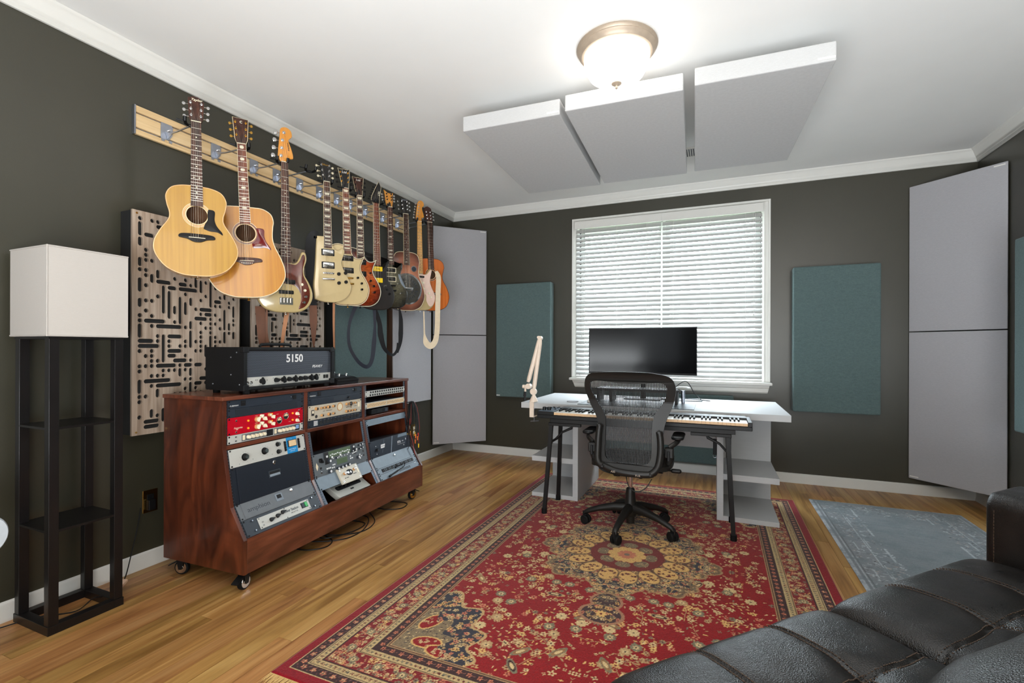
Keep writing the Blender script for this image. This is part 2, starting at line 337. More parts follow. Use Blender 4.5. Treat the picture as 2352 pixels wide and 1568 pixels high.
for (a, b, lab) in ((1.489, 2.337, 'white horizontal slat blind covering the left half of the window'), (2.345, 3.206, 'white horizontal slat blind covering the right half of the window')):
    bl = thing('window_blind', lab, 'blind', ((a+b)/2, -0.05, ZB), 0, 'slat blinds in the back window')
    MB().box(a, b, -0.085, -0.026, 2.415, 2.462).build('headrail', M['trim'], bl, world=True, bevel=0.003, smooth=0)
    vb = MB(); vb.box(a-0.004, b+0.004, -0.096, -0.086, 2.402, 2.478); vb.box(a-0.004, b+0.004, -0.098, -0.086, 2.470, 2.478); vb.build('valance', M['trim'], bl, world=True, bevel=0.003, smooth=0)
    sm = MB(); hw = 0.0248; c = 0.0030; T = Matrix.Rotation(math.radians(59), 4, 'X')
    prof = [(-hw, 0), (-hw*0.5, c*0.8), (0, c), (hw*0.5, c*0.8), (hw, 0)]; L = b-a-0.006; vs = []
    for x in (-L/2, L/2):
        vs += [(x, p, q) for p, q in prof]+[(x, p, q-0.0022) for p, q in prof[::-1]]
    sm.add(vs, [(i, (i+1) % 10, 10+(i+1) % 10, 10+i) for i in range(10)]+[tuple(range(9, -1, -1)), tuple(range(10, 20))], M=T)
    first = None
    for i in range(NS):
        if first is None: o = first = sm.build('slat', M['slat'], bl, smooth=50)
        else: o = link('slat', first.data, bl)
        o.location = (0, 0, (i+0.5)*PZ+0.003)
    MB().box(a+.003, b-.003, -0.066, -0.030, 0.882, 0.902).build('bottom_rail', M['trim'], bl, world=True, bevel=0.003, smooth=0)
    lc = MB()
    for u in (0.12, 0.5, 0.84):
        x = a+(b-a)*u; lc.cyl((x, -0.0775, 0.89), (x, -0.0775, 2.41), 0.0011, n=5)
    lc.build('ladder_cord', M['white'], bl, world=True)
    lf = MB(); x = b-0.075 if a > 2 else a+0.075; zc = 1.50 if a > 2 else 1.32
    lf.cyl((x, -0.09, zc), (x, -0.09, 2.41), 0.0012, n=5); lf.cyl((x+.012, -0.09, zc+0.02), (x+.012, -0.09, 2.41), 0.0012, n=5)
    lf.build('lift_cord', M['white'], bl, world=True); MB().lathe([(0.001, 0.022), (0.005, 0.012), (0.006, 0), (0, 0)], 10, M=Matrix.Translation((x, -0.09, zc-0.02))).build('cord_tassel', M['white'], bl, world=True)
# ------------------------------------------------------------------ ceiling light
k = NT('frosted_lamp_glass'); k.b.inputs['Base Color'].default_value = (0.95, 0.93, 0.9, 1); k.b.inputs['Roughness'].default_value = 0.4
nz = k.new('ShaderNodeTexNoise'); nz.inputs['Scale'].default_value = 9; nz.inputs['Distortion'].default_value = 2.0; cr = k.new('ShaderNodeMapRange'); cr.inputs[1].default_value = .4; cr.inputs[2].default_value = .7; cr.inputs[3].default_value = DOME_E*0.9; cr.inputs[4].default_value = DOME_E*1.1
k.ln(nz.outputs['Fac'], cr.inputs[0]); k.ln(cr.outputs[0], k.b.inputs['Emission Strength']); k.b.inputs['Emission Color'].default_value = (1.0, 0.945, 0.88, 1); M['dome'] = k.m
M['champ'] = MAT('champagne_metal', (176, 160, 142), 0.45, 0.3)
cl = thing('ceiling_light', 'round flush ceiling light with frosted glowing bowl and champagne metal ring', 'ceiling light', (2.338, -2.372, 2.74))
T = Matrix.Translation((2.338, -2.372, 0))
MB().lathe([(0.0, 2.739), (0.204, 2.739), (0.206, 2.733), (0.200, 2.728), (0.196, 2.722), (0.198, 2.717), (0.190, 2.708), (0.182, 2.700), (0.180, 2.694), (0.172, 2.690), (0.166, 2.690), (0.166, 2.70), (0.0, 2.70)], 48, M=T).build('ring', M['champ'], cl, world=True, smooth=40)
MB().lathe([(0.164, 2.698), (0.167, 2.680), (0.165, 2.655), (0.156, 2.625), (0.138, 2.594), (0.108, 2.571), (0.070, 2.558), (0.030, 2.553), (0.0, 2.552)], 48, M=T).build('glass_bowl', M['dome'], cl, world=True, smooth=60)
MB().lathe([(0.0, 2.556), (0.026, 2.554), (0.027, 2.549), (0.018, 2.542), (0.008, 2.538), (0.006, 2.532), (0.008, 2.528), (0.004, 2.522), (0.0, 2.521)], 20, M=T).build('finial', M['champ'], cl, world=True, smooth=50)
# ------------------------------------------------------------------ acoustic panels
def fabric(name, col, weave=420, amt=0.16, sheen=0.1):
    k = NT(name); tc = k.new('ShaderNodeTexCoord'); c = srgb(col)
    n1 = k.new('ShaderNodeTexNoise'); n1.inputs['Scale'].default_value = weave; n1.inputs['Detail'].default_value = 2
    mp = k.new('ShaderNodeMapping'); mp.inputs['Scale'].default_value = (1, 1, 0.35); k.ln(tc.outputs['Object'], mp.inputs[0]); k.ln(mp.outputs[0], n1.inputs[0])
    n3 = k.new('ShaderNodeTexNoise'); n3.inputs['Scale'].default_value = weave*0.5; mp3 = k.new('ShaderNodeMapping'); mp3.inputs['Scale'].default_value = (0.25, 0.25, 1.4); k.ln(tc.outputs['Object'], mp3.inputs[0]); k.ln(mp3.outputs[0], n3.inputs[0])
    ad = k.new('ShaderNodeMath'); ad.operation = 'ADD'; k.ln(n1.outputs['Fac'], ad.inputs[0]); k.ln(n3.outputs['Fac'], ad.inputs[1])
    cr = k.new('ShaderNodeValToRGB'); cr.color_ramp.elements[0].position = 0.36; cr.color_ramp.elements[1].position = 0.64
    dv = k.new('ShaderNodeMath'); dv.operation = 'MULTIPLY'; dv.inputs[1].default_value = 0.5; k.ln(ad.outputs[0], dv.inputs[0]); k.ln(dv.outputs[0], cr.inputs[0])
    cr.color_ramp.elements[0].color = tuple(x*(1-amt) for x in c[:3])+(1,); cr.color_ramp.elements[1].color = tuple(min(1, x*(1+amt)) for x in c[:3])+(1,)
    k.ln(cr.outputs[0], k.b.inputs['Base Color']); k.b.inputs['Roughness'].default_value = 0.9; k.b.inputs['Sheen Weight'].default_value = sheen; k.b.inputs['Specular IOR Level'].default_value = 0.15
    bp_ = k.new('ShaderNodeBump'); bp_.inputs['Strength'].default_value = 0.25; bp_.inputs['Distance'].default_value = 0.001; k.ln(dv.outputs[0], bp_.inputs['Height']); k.ln(bp_.outputs[0], k.b.inputs['Normal']); return k.m
M['teal'] = fabric('teal_panel_fabric', (90, 108, 108))
M['pale'] = fabric('pale_grey_panel_fabric', (172, 171, 175), 500, 0.06)
M['cloud'] = fabric('light_grey_panel_fabric', (188, 188, 188), 500, 0.05)
M['frameblk'] = MAT('dark_panel_frame', (22, 22, 22), 0.7)
# ceiling clouds
for lab, x0, x1 in (('pale grey fabric ceiling panel hung nearest the guitar wall', 1.375, 1.983), ('middle pale grey fabric ceiling panel hung under the round light', 2.018, 2.638), ('pale grey fabric ceiling panel hung nearest the right wall', 2.692, 3.296)):
    c = thing('ceiling_panel', lab, 'acoustic panel', ((x0+x1)/2, -1.675, 2.495), math.radians(2.0), 'acoustic panels hung from the ceiling')
    w = (x1-x0)/2; MB().box(-w, w, -0.62, 0.62, 0, 0.09).build('fabric_panel', M['cloud'], c, bevel=0.006, smooth=0)
    wr = MB()
    for sx in (-0.5, 0.5):
        for sy in (-0.2, 0.3): wr.cyl((w*sx, sy, 0.088), (w*sx, sy, 0.246), 0.0015, n=6); wr.cyl((w*sx, sy, 0.238), (w*sx, sy, 0.2455), 0.008, n=8)
    wr.build('hanging_wire', M['steel'], c); MB().box(w-0.075, w-0.005, -0.622, -0.6195, 0.012, 0.022).build('maker_tag', M['trim'], c, smooth=0)
vt = thing('ceiling_vent', 'small white slotted ceiling vent seen between two hanging panels', 'vent', (2.645, -0.82, 2.74))
MB().box(2.50, 2.80, -0.92, -0.74, 2.732, 2.7398).build('vent_frame', M['trim'], vt, world=True, bevel=0.002, smooth=0)
for i in range(16): MB().box(2.52+i*0.0165, 2.528+i*0.0165, -0.90, -0.76, 2.729, 2.7325).build('vent_slot', M['dgrey'], vt, world=True, smooth=0)
# corner bass traps
def trap(lab, side, z0, z1, a):
    if side < 0: p0, p1 = Vector((0.008, -a, 0)), Vector((a-0.012, -0.012, 0))
    else: p0, p1 = Vector((RW-a+0.004, -0.008, 0)), Vector((RW-0.004, -a, 0))
    d = (p1-p0); L = d.length; ang = math.atan2(d.y, d.x); c = thing('bass_trap', lab, 'acoustic panel', (p0.x, p0.y, z0), ang, 'corner bass traps')
    h = z1-z0
    # triangular body behind the face (local -y faces the room)
    MB().box(0.006, L-0.006, -0.0, 0.006, 0.004, h-0.004).build('edge_frame', M['frameblk'], c, smooth=0)
    tb = MB(); tb.add([(0.01, 0.006, 0.01), (L-0.01, 0.006, 0.01), (L/2, L/2-0.02, 0.01), (0.01, 0.006, h-.01), (L-0.01, 0.006, h-.01), (L/2, L/2-0.02, h-.01)], [(2, 1, 0), (3, 4, 5), (0, 1, 4, 3), (1, 2, 5, 4), (2, 0, 3, 5)]).build('core', M['frameblk'], c, smooth=0)
    MB().box(0.0, L, -0.012, -0.0005, 0, h).build('face', M['pale'], c, bevel=0.004, smooth=0)
    return c, L, h
for sd, a, wh in ((-1, 0.447, 'left'), (1, 0.432, 'right')):
    c, L, h = trap('upper pale grey bass trap across the back %s corner' % wh, sd, 1.326, 2.5, a)
    MB().box(L-0.075, L-0.012, -0.0132, -0.0118, h-0.022, h-0.013).build('maker_tag', M['trim'], c, smooth=0)
    c, L, h = trap('lower pale grey bass trap across the back %s corner' % wh, sd, 0.135, 1.318, a)
    MB().box(0.01, 0.07, -0.0132, -0.0118, 0.014, 0.023).build('maker_tag', M['trim'], c, smooth=0)
# teal panels on the back wall (standoff)
def wallpanel(lab, x0, x1, y0, y1, z0, z1, mat, group, tagpos=None):
    c = thing('wall_panel', lab, 'acoustic panel', ((x0+x1)/2, (y0+y1)/2, z0), 0, group)
    MB().box(x0, x1, y0, y1, z0, z1).build('fabric_panel', mat, c, world=True, bevel=0.012, seg=3, smooth=0)
    return c
c = wallpanel('teal fabric panel on the back wall left of the window', 0.612, 1.240, -0.125, -0.02, 0.652, 1.875, M['teal'], 'teal panels on the back wall')
MB().box(0.66, 1.19, -0.02, -0.001, 0.8, 1.7).build('standoff', M['frameblk'], c, world=True, smooth=0); MB().box(0.622, 0.662, -0.1262, -0.1248, 0.664, 0.673).build('maker_tag', M['trim'], c, world=True, smooth=0)
c = wallpanel('teal fabric panel on the back wall right of the window', 3.436, 4.058, -0.125, -0.02, 0.642, 1.885, M['teal'], 'teal panels on the back wall')
MB().box(3.5, 4.0, -0.02, -0.001, 0.8, 1.7).build('standoff', M['frameblk'], c, world=True, smooth=0)
c = wallpanel('teal fabric panel lying crosswise under the window behind the desk', 1.74, 2.973, -0.11, -0.02, 0.115, 0.752, M['teal'], 'teal panels on the back wall')
MB().box(1.8, 2.9, -0.02, -0.001, 0.2, 0.7).build('standoff', M['frameblk'], c, world=True, smooth=0)
c = thing('wall_panel', 'bright teal fabric panel on the right wall at the photo edge', 'acoustic panel', (RW-0.08, -1.15, 0.665), 0)
MB().box(RW-0.15, RW-0.045, -1.45, -0.835, 0.665, 1.878).build('fabric_panel', M['teal'], c, world=True, bevel=0.01, smooth=0); MB().box(RW-0.045, RW-0.001, -1.4, -0.9, 0.8, 1.7).build('standoff', M['frameblk'], c, world=True, smooth=0)
# left wall: teal, white with its side coloured brown for warm shade
M['panelshade'] = WOOD('shaded_panel_side', [(60, 42, 32), (78, 56, 42), (92, 68, 52)], 0.55)
c = thing('wall_panel', 'teal fabric panel on the left wall below the hanging straps', 'acoustic panel', (0.05, -1.66, 0.66), 0)
MB().box(0.004, 0.09, -1.985, -1.349, 0.66, 1.87).build('side_box', M['frameblk'], c, world=True, smooth=0); MB().box(0.09, 0.101, -1.982, -1.350, 0.662, 1.868).build('fabric_face', M['teal'], c, world=True, bevel=0.004, smooth=0)
c = thing('wall_panel', 'pale grey panel with side coloured brown for shade on the left wall by the corner', 'acoustic panel', (0.05, -0.93, 0.63), 0)
MB().box(0.004, 0.088, -1.255, -0.622, 0.645, 1.87).build('side_box', M['panelshade'], c, world=True, smooth=0); MB().box(0.088, 0.1, -1.256, -0.621, 0.644, 1.871).build('fabric_face', M['pale'], c, world=True, bevel=0.003, smooth=0)
# diffuser panels with slots
M['ply'] = WOOD('pale_birch_ply', [(140, 122, 106), (164, 146, 130), (182, 166, 150)], 0.45, scale=(30, 30, 2.0), pores=0.1)
def diffuser(lab, y0, y1, z0, z1, seed):
    c = thing('diffuser_panel', lab, 'acoustic panel', (0.05, (y0+y1)/2, z0), 0, 'slotted diffuser panels')
    MB().box(0.003, 0.085, y0, y1-0.002, z0+0.004, z1-0.004).build('absorber_box', M['frameblk'], c, world=True, smooth=0)
    w = y1-y0; h = z1-z0; nx, nz = 19, 42; gx = (w-0.045)/nx; gz = (h-0.05)/nz; rr = random.Random(seed); occ = set(); holes = []
    def st(ax, az, bx, bz, r=0.0106):
        o = []; n = 6; x0_, z0_ = 0.0225+(ax+.5)*gx, 0.025+(az+.5)*gz; x1_, z1_ = 0.0225+(bx+.5)*gx, 0.025+(bz+.5)*gz
        hor = (z0_ == z1_)
        for i in range(n+1):
            t = math.radians((90 if hor else 180)+180*i/n); o.append((x0_+r*math.cos(t), z0_+r*math.sin(t)))
        for i in range(n+1):
            t = math.radians((270 if hor else 0)+180*i/n); o.append((x1_+r*math.cos(t), z1_+r*math.sin(t)))
        return o
    cells = [(i, k) for k in range(nz) for i in range(nx)]; rr.shuffle(cells)
    for (i, k) in cells:
        if (i, k) in occ or rr.random() < 0.52: continue
        L = rr.choice([1, 1, 1, 2, 2, 3, 3, 4, 5, 6]); hor = rr.random() < 0.55
        if L == 1: cs_ = [(i, k)]
        else: cs_ = [(i+q, k) if hor else (i, k+q) for q in range(L)]
        if any(q in occ or q[0] >= nx or q[1] >= nz for q in cs_):
            cs_ = [(i, k)]
        for q in cs_: occ.add(q)
        e = cs_[-1]
        holes.append(st(cs_[0][0], cs_[0][1], e[0], e[1]) if len(cs_) > 1 else circle(0.0112, 12, 0.0225+(i+.5)*gx, 0.025+(k+.5)*gz))
    T = Matrix(((0, 0, 1, 0.094), (1, 0, 0, y0), (0, 1, 0, z0), (0, 0, 0, 1)))
    plate('slotted_face', [(0, 0), (w, 0), (w, h), (0, h)], holes, -0.006, 0.006, M['ply'], c, T, world=True)
    for y in (y0+.02, y1-.02):
        for z in (z0+.016, z1-.016): MB().cyl((0.0995, y, z), (0.1025, y, z), 0.005, n=10).build('corner_screw', M['brass'], c, world=True)
diffuser('pale wooden slotted diffuser panel beside the floor lamp', -3.387, -2.795, 0.728, 1.878, 11)
diffuser('pale wooden slotted diffuser panel behind the bass guitar and amplifier', -2.712, -2.10, 0.728, 1.878, 23)
# outlets
def outlet(lab, y, z, plug):
    c = thing('wall_outlet', lab, 'outlet', (0, y, z), 0)
    MB().box(0.0, 0.006, y-0.037, y+0.037, z-0.06, z+0.06).build('cover_plate', M['brass'], c, world=True, bevel=0.002, smooth=0)
    for s in (-1, 1): MB().box(0.006, 0.0085, y-0.017, y+0.017, z+s*0.021-0.015, z+s*0.021+0.015).build('socket', M['black'] if plug else M['bone'], c, world=True, bevel=0.002, smooth=0)
    MB().cyl((0.006, y, z), (0.0085, y, z), 0.003, n=8).build('screw', M['brass'], c, world=True)
outlet('brass wall outlet by the wooden rack cabinet and floor lamp', -3.245, 0.35, True)
outlet('brass wall outlet behind the cables at the far rack end', -0.79, 0.345, False)
# ================================================================== GUITAR WALL
M['maple'] = WOOD('light_maple', [(206, 172, 124), (222, 190, 142), (234, 206, 162)], 0.42, scale=(20, 1.2, 20), pores=0.06)
M['spruce'] = WOOD('amber_spruce_top', [(166, 120, 34), (176, 130, 40), (184, 140, 46)], 0.35, scale=(60, 60, 1.4), pores=0.05, coat=0.15, dist=0.3)
M['spruce2'] = WOOD('honey_spruce_top', [(170, 106, 8), (182, 118, 12), (190, 130, 20)], 0.28, scale=(60, 60, 1.4), pores=0.05, coat=0.3, dist=0.3)
M['sidewood'] = WOOD('pale_guitar_side', [(196, 150, 96), (214, 172, 118), (226, 188, 136)], 0.25, pores=0.08, coat=0.4)
M['mahog'] = WOOD('dark_guitar_side', [(58, 30, 20), (84, 44, 28), (104, 58, 36)], 0.25, coat=0.4)
M['rosew'] = WOOD('rosewood', [(46, 24, 18), (70, 38, 28), (96, 54, 38)], 0.4, scale=(40, 40, 2))
M['redrose'] = WOOD('reddish_rosewood', [(84, 38, 24), (112, 54, 34), (136, 70, 44)], 0.35, scale=(40, 40, 2))
M['ebony'] = MAT('ebony', (20, 17, 16), 0.5, spec=0.25)
M['orangem'] = WOOD('tinted_maple', [(206, 130, 42), (220, 146, 56), (228, 160, 74)], 0.25, scale=(30, 30, 2), pores=0.04, coat=0.5)
M['maplen'] = WOOD('glossy_maple_neck', [(206, 146, 74), (222, 166, 92), (232, 182, 110)], 0.22, scale=(30, 30, 2), pores=0.04, coat=0.6)
M['inside'] = MAT('guitar_inside', (96, 62, 36), 0.8)
M['ivory'] = MAT('ivory_lacquer', (206, 184, 138), 0.16, coat=0.6, amt=0.02)
M['ivory2'] = MAT('aged_cream_lacquer', (188, 166, 118), 0.2, coat=0.6, amt=0.03)
M['bind'] = MAT('cream_binding', (228, 212, 176), 0.35)
M['tort'] = MAT('red_tortoise_pickguard', (96, 14, 18), 0.16, noise=26, amt=0.45, coat=0.4)
M['tortb'] = MAT('brown_tortoise_pickguard', (92, 42, 30), 0.18, noise=22, amt=0.4, coat=0.3)
M['matblk'] = MAT('satin_black_body', (40, 36, 34), 0.4)
M['gblk'] = MAT('gloss_black_lacquer', (18, 17, 17), 0.12, coat=0.5)
M['pbl'] = MAT('pale_pink_pickguard', (236, 206, 190), 0.3)
M['yellow'] = MAT('yellow_pickup_cover', (238, 200, 20), 0.4)
M['redlet'] = MAT('dark_print', (60, 40, 30), 0.6)
M['leather'] = MAT('brown_strap_leather', (104, 62, 38), 0.6, noise=12, amt=0.2)
M['tanl'] = MAT('tan_strap_leather', (166, 112, 74), 0.6, noise=12, amt=0.15)
M['blks'] = MAT('black_strap_webbing', (16, 16, 19), 0.6, spec=0.3)
M['blues'] = MAT('navy_strap_webbing', (22, 27, 42), 0.6)
M['cotton'] = MAT('cream_cotton_strap', (226, 206, 176), 0.8)
M['maroon'] = MAT('dark_maroon_finish', (46, 20, 18), 0.2, coat=0.4)
def burst(name, mid, inner, edge, rx, rz, cz, wav=22, wamt=0.35, coat=0.5):
    k = NT(name); tc = k.new('ShaderNodeTexCoord'); mp = k.new('ShaderNodeMapping'); mp.inputs['Location'].default_value = (0, 0, -cz/rz); mp.inputs['Scale'].default_value = (1/rx, 0.0, 1/rz)
    k.ln(tc.outputs['Object'], mp.inputs[0]); ln = k.new('ShaderNodeVectorMath'); ln.operation = 'LENGTH'; k.ln(mp.outputs[0], ln.inputs[0])
    cr = k.new('ShaderNodeValToRGB'); e = cr.color_ramp.elements; e[0].position = 0.35; e[0].color = srgb(inner); e[1].position = 0.98; e[1].color = srgb(edge); m = e.new(0.7); m.color = srgb(mid); k.ln(ln.outputs['Value'], cr.inputs[0])
    nz = k.new('ShaderNodeTexNoise'); nz.inputs['Scale'].default_value = wav; nz.inputs['Distortion'].default_value = 1.2; mp2 = k.new('ShaderNodeMapping'); mp2.inputs['Scale'].default_value = (1, 1, 2.2); k.ln(tc.outputs['Object'], mp2.inputs[0]); k.ln(mp2.outputs[0], nz.inputs[0])
    mr = k.new('ShaderNodeMapRange'); mr.inputs[1].default_value = 0.35; mr.inputs[2].default_value = 0.65; mr.inputs[3].default_value = 1-wamt; mr.inputs[4].default_value = 1+wamt; k.ln(nz.outputs['Fac'], mr.inputs[0])
    hv = k.new('ShaderNodeHueSaturation'); k.ln(cr.outputs[0], hv.inputs['Color']); k.ln(mr.outputs[0], hv.inputs['Value']); k.ln(hv.outputs[0], k.b.inputs['Base Color'])
    k.b.inputs['Roughness'].default_value = 0.2; k.b.inputs['Coat Weight'].default_value = coat; k.b.inputs['Coat Roughness'].default_value = 0.05; return k.m
M['burst'] = burst('quilted_amber_burst', (140, 52, 22), (196, 96, 40), (42, 16, 12), 0.19, 0.24, 0.2)
M['greyburst'] = burst('smoky_black_flame_top', (60, 56, 44), (96, 92, 74), (20, 19, 18), 0.19, 0.24, 0.2, 60, 0.3)
M['resoburst'] = burst('brown_sunburst_top', (150, 92, 70), (186, 122, 92), (70, 40, 30), 0.2, 0.29, 0.26, 8, 0.1)
M['cedar'] = WOOD('orange_cedar_top', [(188, 92, 34), (202, 106, 44), (214, 120, 56)], 0.2, scale=(60, 60, 1.4), pores=0.05, coat=0.5, dist=0.3)
# slatwall rail
rail = thing('slatwall_rail', 'long pale wooden slatwall rail with steel grooves holding the guitar hangers', 'wall rail', (0.01, -2.12, 2.295))
YA, YB = -3.337, -0.91
for z0, z1 in ((2.411, 2.445), (2.332, 2.402), (2.295, 2.322)): MB().box(0.004, 0.02, YA+.006, YB-.006, z0, z1).build('plank', M['maple'], rail, world=True, bevel=0.001, smooth=0)
MB().box(0.001, 0.006, YA+.006, YB-.006, 2.296, 2.444).build('backing', M['frameblk'], rail, world=True, smooth=0)
for z in (2.4045, 2.3245):
    MB().box(0.006, 0.009, YA+.006, YB-.006, z-.002, z+.006).build('groove_insert', M['steel'], rail, world=True, smooth=0)
for y in (YA, YB-.007): MB().box(0.0, 0.024, y, y+.007, 2.294, 2.446).build('end_cap', M['steel'], rail, world=True, bevel=0.001, smooth=0)
def hanger(lab, yb, tip, rz, first=False):
    """plate hooked in the rail, steel rod, rubber yoke around the tip"""
    h = thing('guitar_hanger', lab, 'guitar hanger', (0.02, yb, 2.37), 0, 'guitar hangers on the rail'); T = Vector(tip); A = Vector((0.028, yb, 2.352))
    p = MB(); y0, y1 = yb-.032, yb+.032
    p.add([(0.022, y0, 2.402), (0.022, y1, 2.402), (0.022, y1-.004, 2.352), (0.022, y1-.02, 2.326), (0.022, y0+.02, 2.318), (0.022, y0, 2.322), (0.025, y0, 2.402), (0.025, y1, 2.402), (0.025, y1-.004, 2.352), (0.025, y1-.02, 2.326), (0.025, y0+.02, 2.318), (0.025, y0, 2.322)],
          [(0, 1, 2, 3, 4, 5), (11, 10, 9, 8, 7, 6)]+[(i, i+6, (i+1) % 6+6, (i+1) % 6) for i in range(6)])
    p.build('mount_plate', M['steel'], h, world=True, smooth=0)
    MB().box(0.010, 0.022, y0+.004, y1-.004, 2.402, 2.410).build('top_hook', M['steel'], h, world=True, smooth=0)
    for y in (y0+.004, y1-.02): MB().box(0.008, 0.024, y, y+.016, 2.310, 2.324).build('lower_tab', M['steel'], h, world=True, smooth=0)
    MB().cyl((0.024, yb+.012, 2.378), (0.034, yb+.012, 2.378), 0.006, n=8).build('bolt', M['chrome'], h, world=True)
    ar = MB(); ar.tube([A, A*0.6+T*0.4+Vector((0, 0, -0.004)), T], 0.0045, 8); ar.build('arm', M['steel'], h, world=True)
    g = MB(); g.add([(0.026, yb-.012, 2.362), (0.026, yb+.012, 2.362), (0.026, yb, 2.325), (0.075, yb+.001, 2.348), (0.075, yb-.001, 2.348)], [(0, 1, 3, 4), (1, 2, 3), (2, 0, 4), (2, 4, 3)]).build('gusset', M['steel'], h, world=True, smooth=0)
    R = Matrix.Translation(T) @ Matrix.Rotation(rz, 4, 'Z'); y = MB()
    pts = [(-0.030, -0.052, 0.022), (-0.031, -0.045, 0.004), (-0.029, -0.022, -0.002), (-0.018, -0.004, -0.004), (0, 0.0, -0.004), (0.018, -0.004, -0.004), (0.029, -0.022, -0.002), (0.031, -0.045, 0.004), (0.030, -0.052, 0.022)]
    y.tube([R @ Vector(q) for q in pts], [0.008, 0.0085, 0.0085, 0.007, 0.009, 0.007, 0.0085, 0.0085, 0.008], 10); y.build('rubber_yoke', M['black'], h, world=True)
    lv = MB(); lv.tube([R @ Vector(q) for q in ((-0.028, -0.03, 0.002), (-0.05, -0.032, 0.004), (-0.068, -0.032, 0.004))], [0.004, 0.004, 0.005], 8); lv.build('lock_lever', M['black'], h, world=True)
    return h
def frets_v(nut, scale, n): return [nut-scale*(1-2**(-i/12)) for i in range(1, n+1)]
def guitar(lab, loc, a, lean, g):
    """local axes: x across, -y towards the viewer, z up from the bottom of the body"""
    t = thing('bass_guitar' if g.get('bass') else g.get('name', 'electric_guitar'), lab, 'guitar', loc, 0, None)
    t.rotation_euler = (0, -math.radians(lean), math.radians(a+90))
    F = Matrix(((1, 0, 0, 0), (0, 0, -1, 0), (0, 1, 0, 0), (0, 0, 0, 1)))      # plan (x, v, height towards viewer)
    D = g['depth']; us = .93 if not g.get('hole') and not g.get('bass') else 1.0; o = ccw([(x*us, y) for x, y in spline(g['body'], 7)]); n = len(o); ns = len(g['strings']); hd = D/2
    sh = g.get('hole')
    if sh:                                            # acoustic: hollow body, top plate with a real sound hole
        b = MB(); b.M = F
        b.add([(x, y, -hd) for x, y in o]+[(x, y, hd-.003) for x, y in o], [(i, (i+1) % n, n+(i+1) % n, n+i) for i in range(n)]+[tuple(range(n-1, -1, -1))])
        b.build('body', g['side'], t, smooth=50)
        plate('soundboard', o, [circle(sh[1], 40, 0, sh[0])], hd-.003, hd, g['top'], t, F)
        MB().prism([(x*.94, sh[0]+(y-sh[0])*.94) for x, y in o], -hd+.002, -hd+.003, M=F).build('inner_back', M['inside'], t, smooth=0)
        for r0, r1, mm in ((sh[1]+.001, sh[1]+.0045, M['bind']), (sh[1]+.007, sh[1]+.014, g.get('ros', M['mahog'])), (sh[1]+.0155, sh[1]+.0175, M['bind'])):
            plate('rosette', circle(r1, 44, 0, sh[0]), [circle(r0, 44, 0, sh[0])], hd+.0001, hd+.0006, mm, t, F)
    else:
        b = MB(); b.prism(o, -hd, hd, 0, F, msides=1, e=g.get('ease', 0.007)); b.build('body', [g['top'], g['side']], t, smooth=50)
    if g.get('bind'):
        nr = offs(o, 1.0); bi = MB(); e = 0.0032
        bi.tube([F @ Vector((o[i][0]-nr[i][0]*e*.3, o[i][1]-nr[i][1]*e*.3, hd-e*.7)) for i in range(n)], e, 6, closed=True); bi.build('binding', g['bind'], t, smooth=60)
    nv, jv, fe = g['nut'], g['joint'], g['fbend']; w0, w1 = g.get('nw', 0.043), g.get('nw1', 0.056); sc = g['scale']
    bt = hd+g.get('lift', 0.006)                       # top of fingerboard over body face
    def wv(v): return w0+(w1-w0)*(nv-v)/(nv-fe)
    nk = MB(); vs = []; prof = [(-1, 0), (-0.8, -.55), (-0.35, -.95), (0.35, -.95), (0.8, -.55), (1, 0)]
    for v, dk in ((nv+.004, .018), (nv-.05, .019), (jv, .022), (jv-.02, .03)):
        w = wv(v)/2; vs += [F @ Vector((x*w, v, bt-.005+y*dk)) for x, y in prof]
    nk.add(vs, [(r*6+i, r*6+(i+1) % 6, (r+1)*6+(i+1) % 6, (r+1)*6+i) for r in range(3) for i in range(6)]+[(5, 4, 3, 2, 1, 0), (18, 19, 20, 21, 22, 23)]); nk.build('neck', g['neckm'], t, smooth=60)
    def quad(v0, v1, z0, z1, mw=1.0, off=0):
        a_, b_ = wv(v0)/2*mw, wv(v1)/2*mw
        return [(-a_+off, v0, z0), (a_+off, v0, z0), (b_+off, v1, z0), (-b_+off, v1, z0), (-a_+off, v0, z1), (a_+off, v0, z1), (b_+off, v1, z1), (-b_+off, v1, z1)]
    QF = [(3, 2, 1, 0), (4, 5, 6, 7), (0, 1, 5, 4), (1, 2, 6, 5), (2, 3, 7, 6), (3, 0, 4, 7)]
    fb = MB(); fb.add(quad(fe, nv, bt-.006, bt), QF, 0, F)
    fb.build('fingerboard', g['board'], t, smooth=0)
    if g.get('nbind'):
        nb = MB()
        for s in (-1, 1):
            nb.add([F @ Vector((s*(wv(v)/2+dx), v, z)) for v in (fe, nv) for dx, z in ((-.0008, bt-.0062), (.0008, bt-.0062), (.0008, bt+.0002), (-.0008, bt+.0002))], [(0, 1, 5, 4), (1, 2, 6, 5), (2, 3, 7, 6), (3, 0, 4, 7), (3, 2, 1, 0), (4, 5, 6, 7)])
        nb.build('neck_binding', M['bind'], t, smooth=0, kind='stuff')
    fz = [v for v in frets_v(nv, sc, g['nf']) if v > fe+.002]; fr = MB()
    for v in fz: fr.add(quad(v-.0011, v+.0011, bt-.0002, bt+.0011), QF, 0, F)
    fr.build('frets', M['fret'], t, smooth=0, kind='stuff')
    allf = [nv]+fz; il = MB(); st = g.get('inlay')
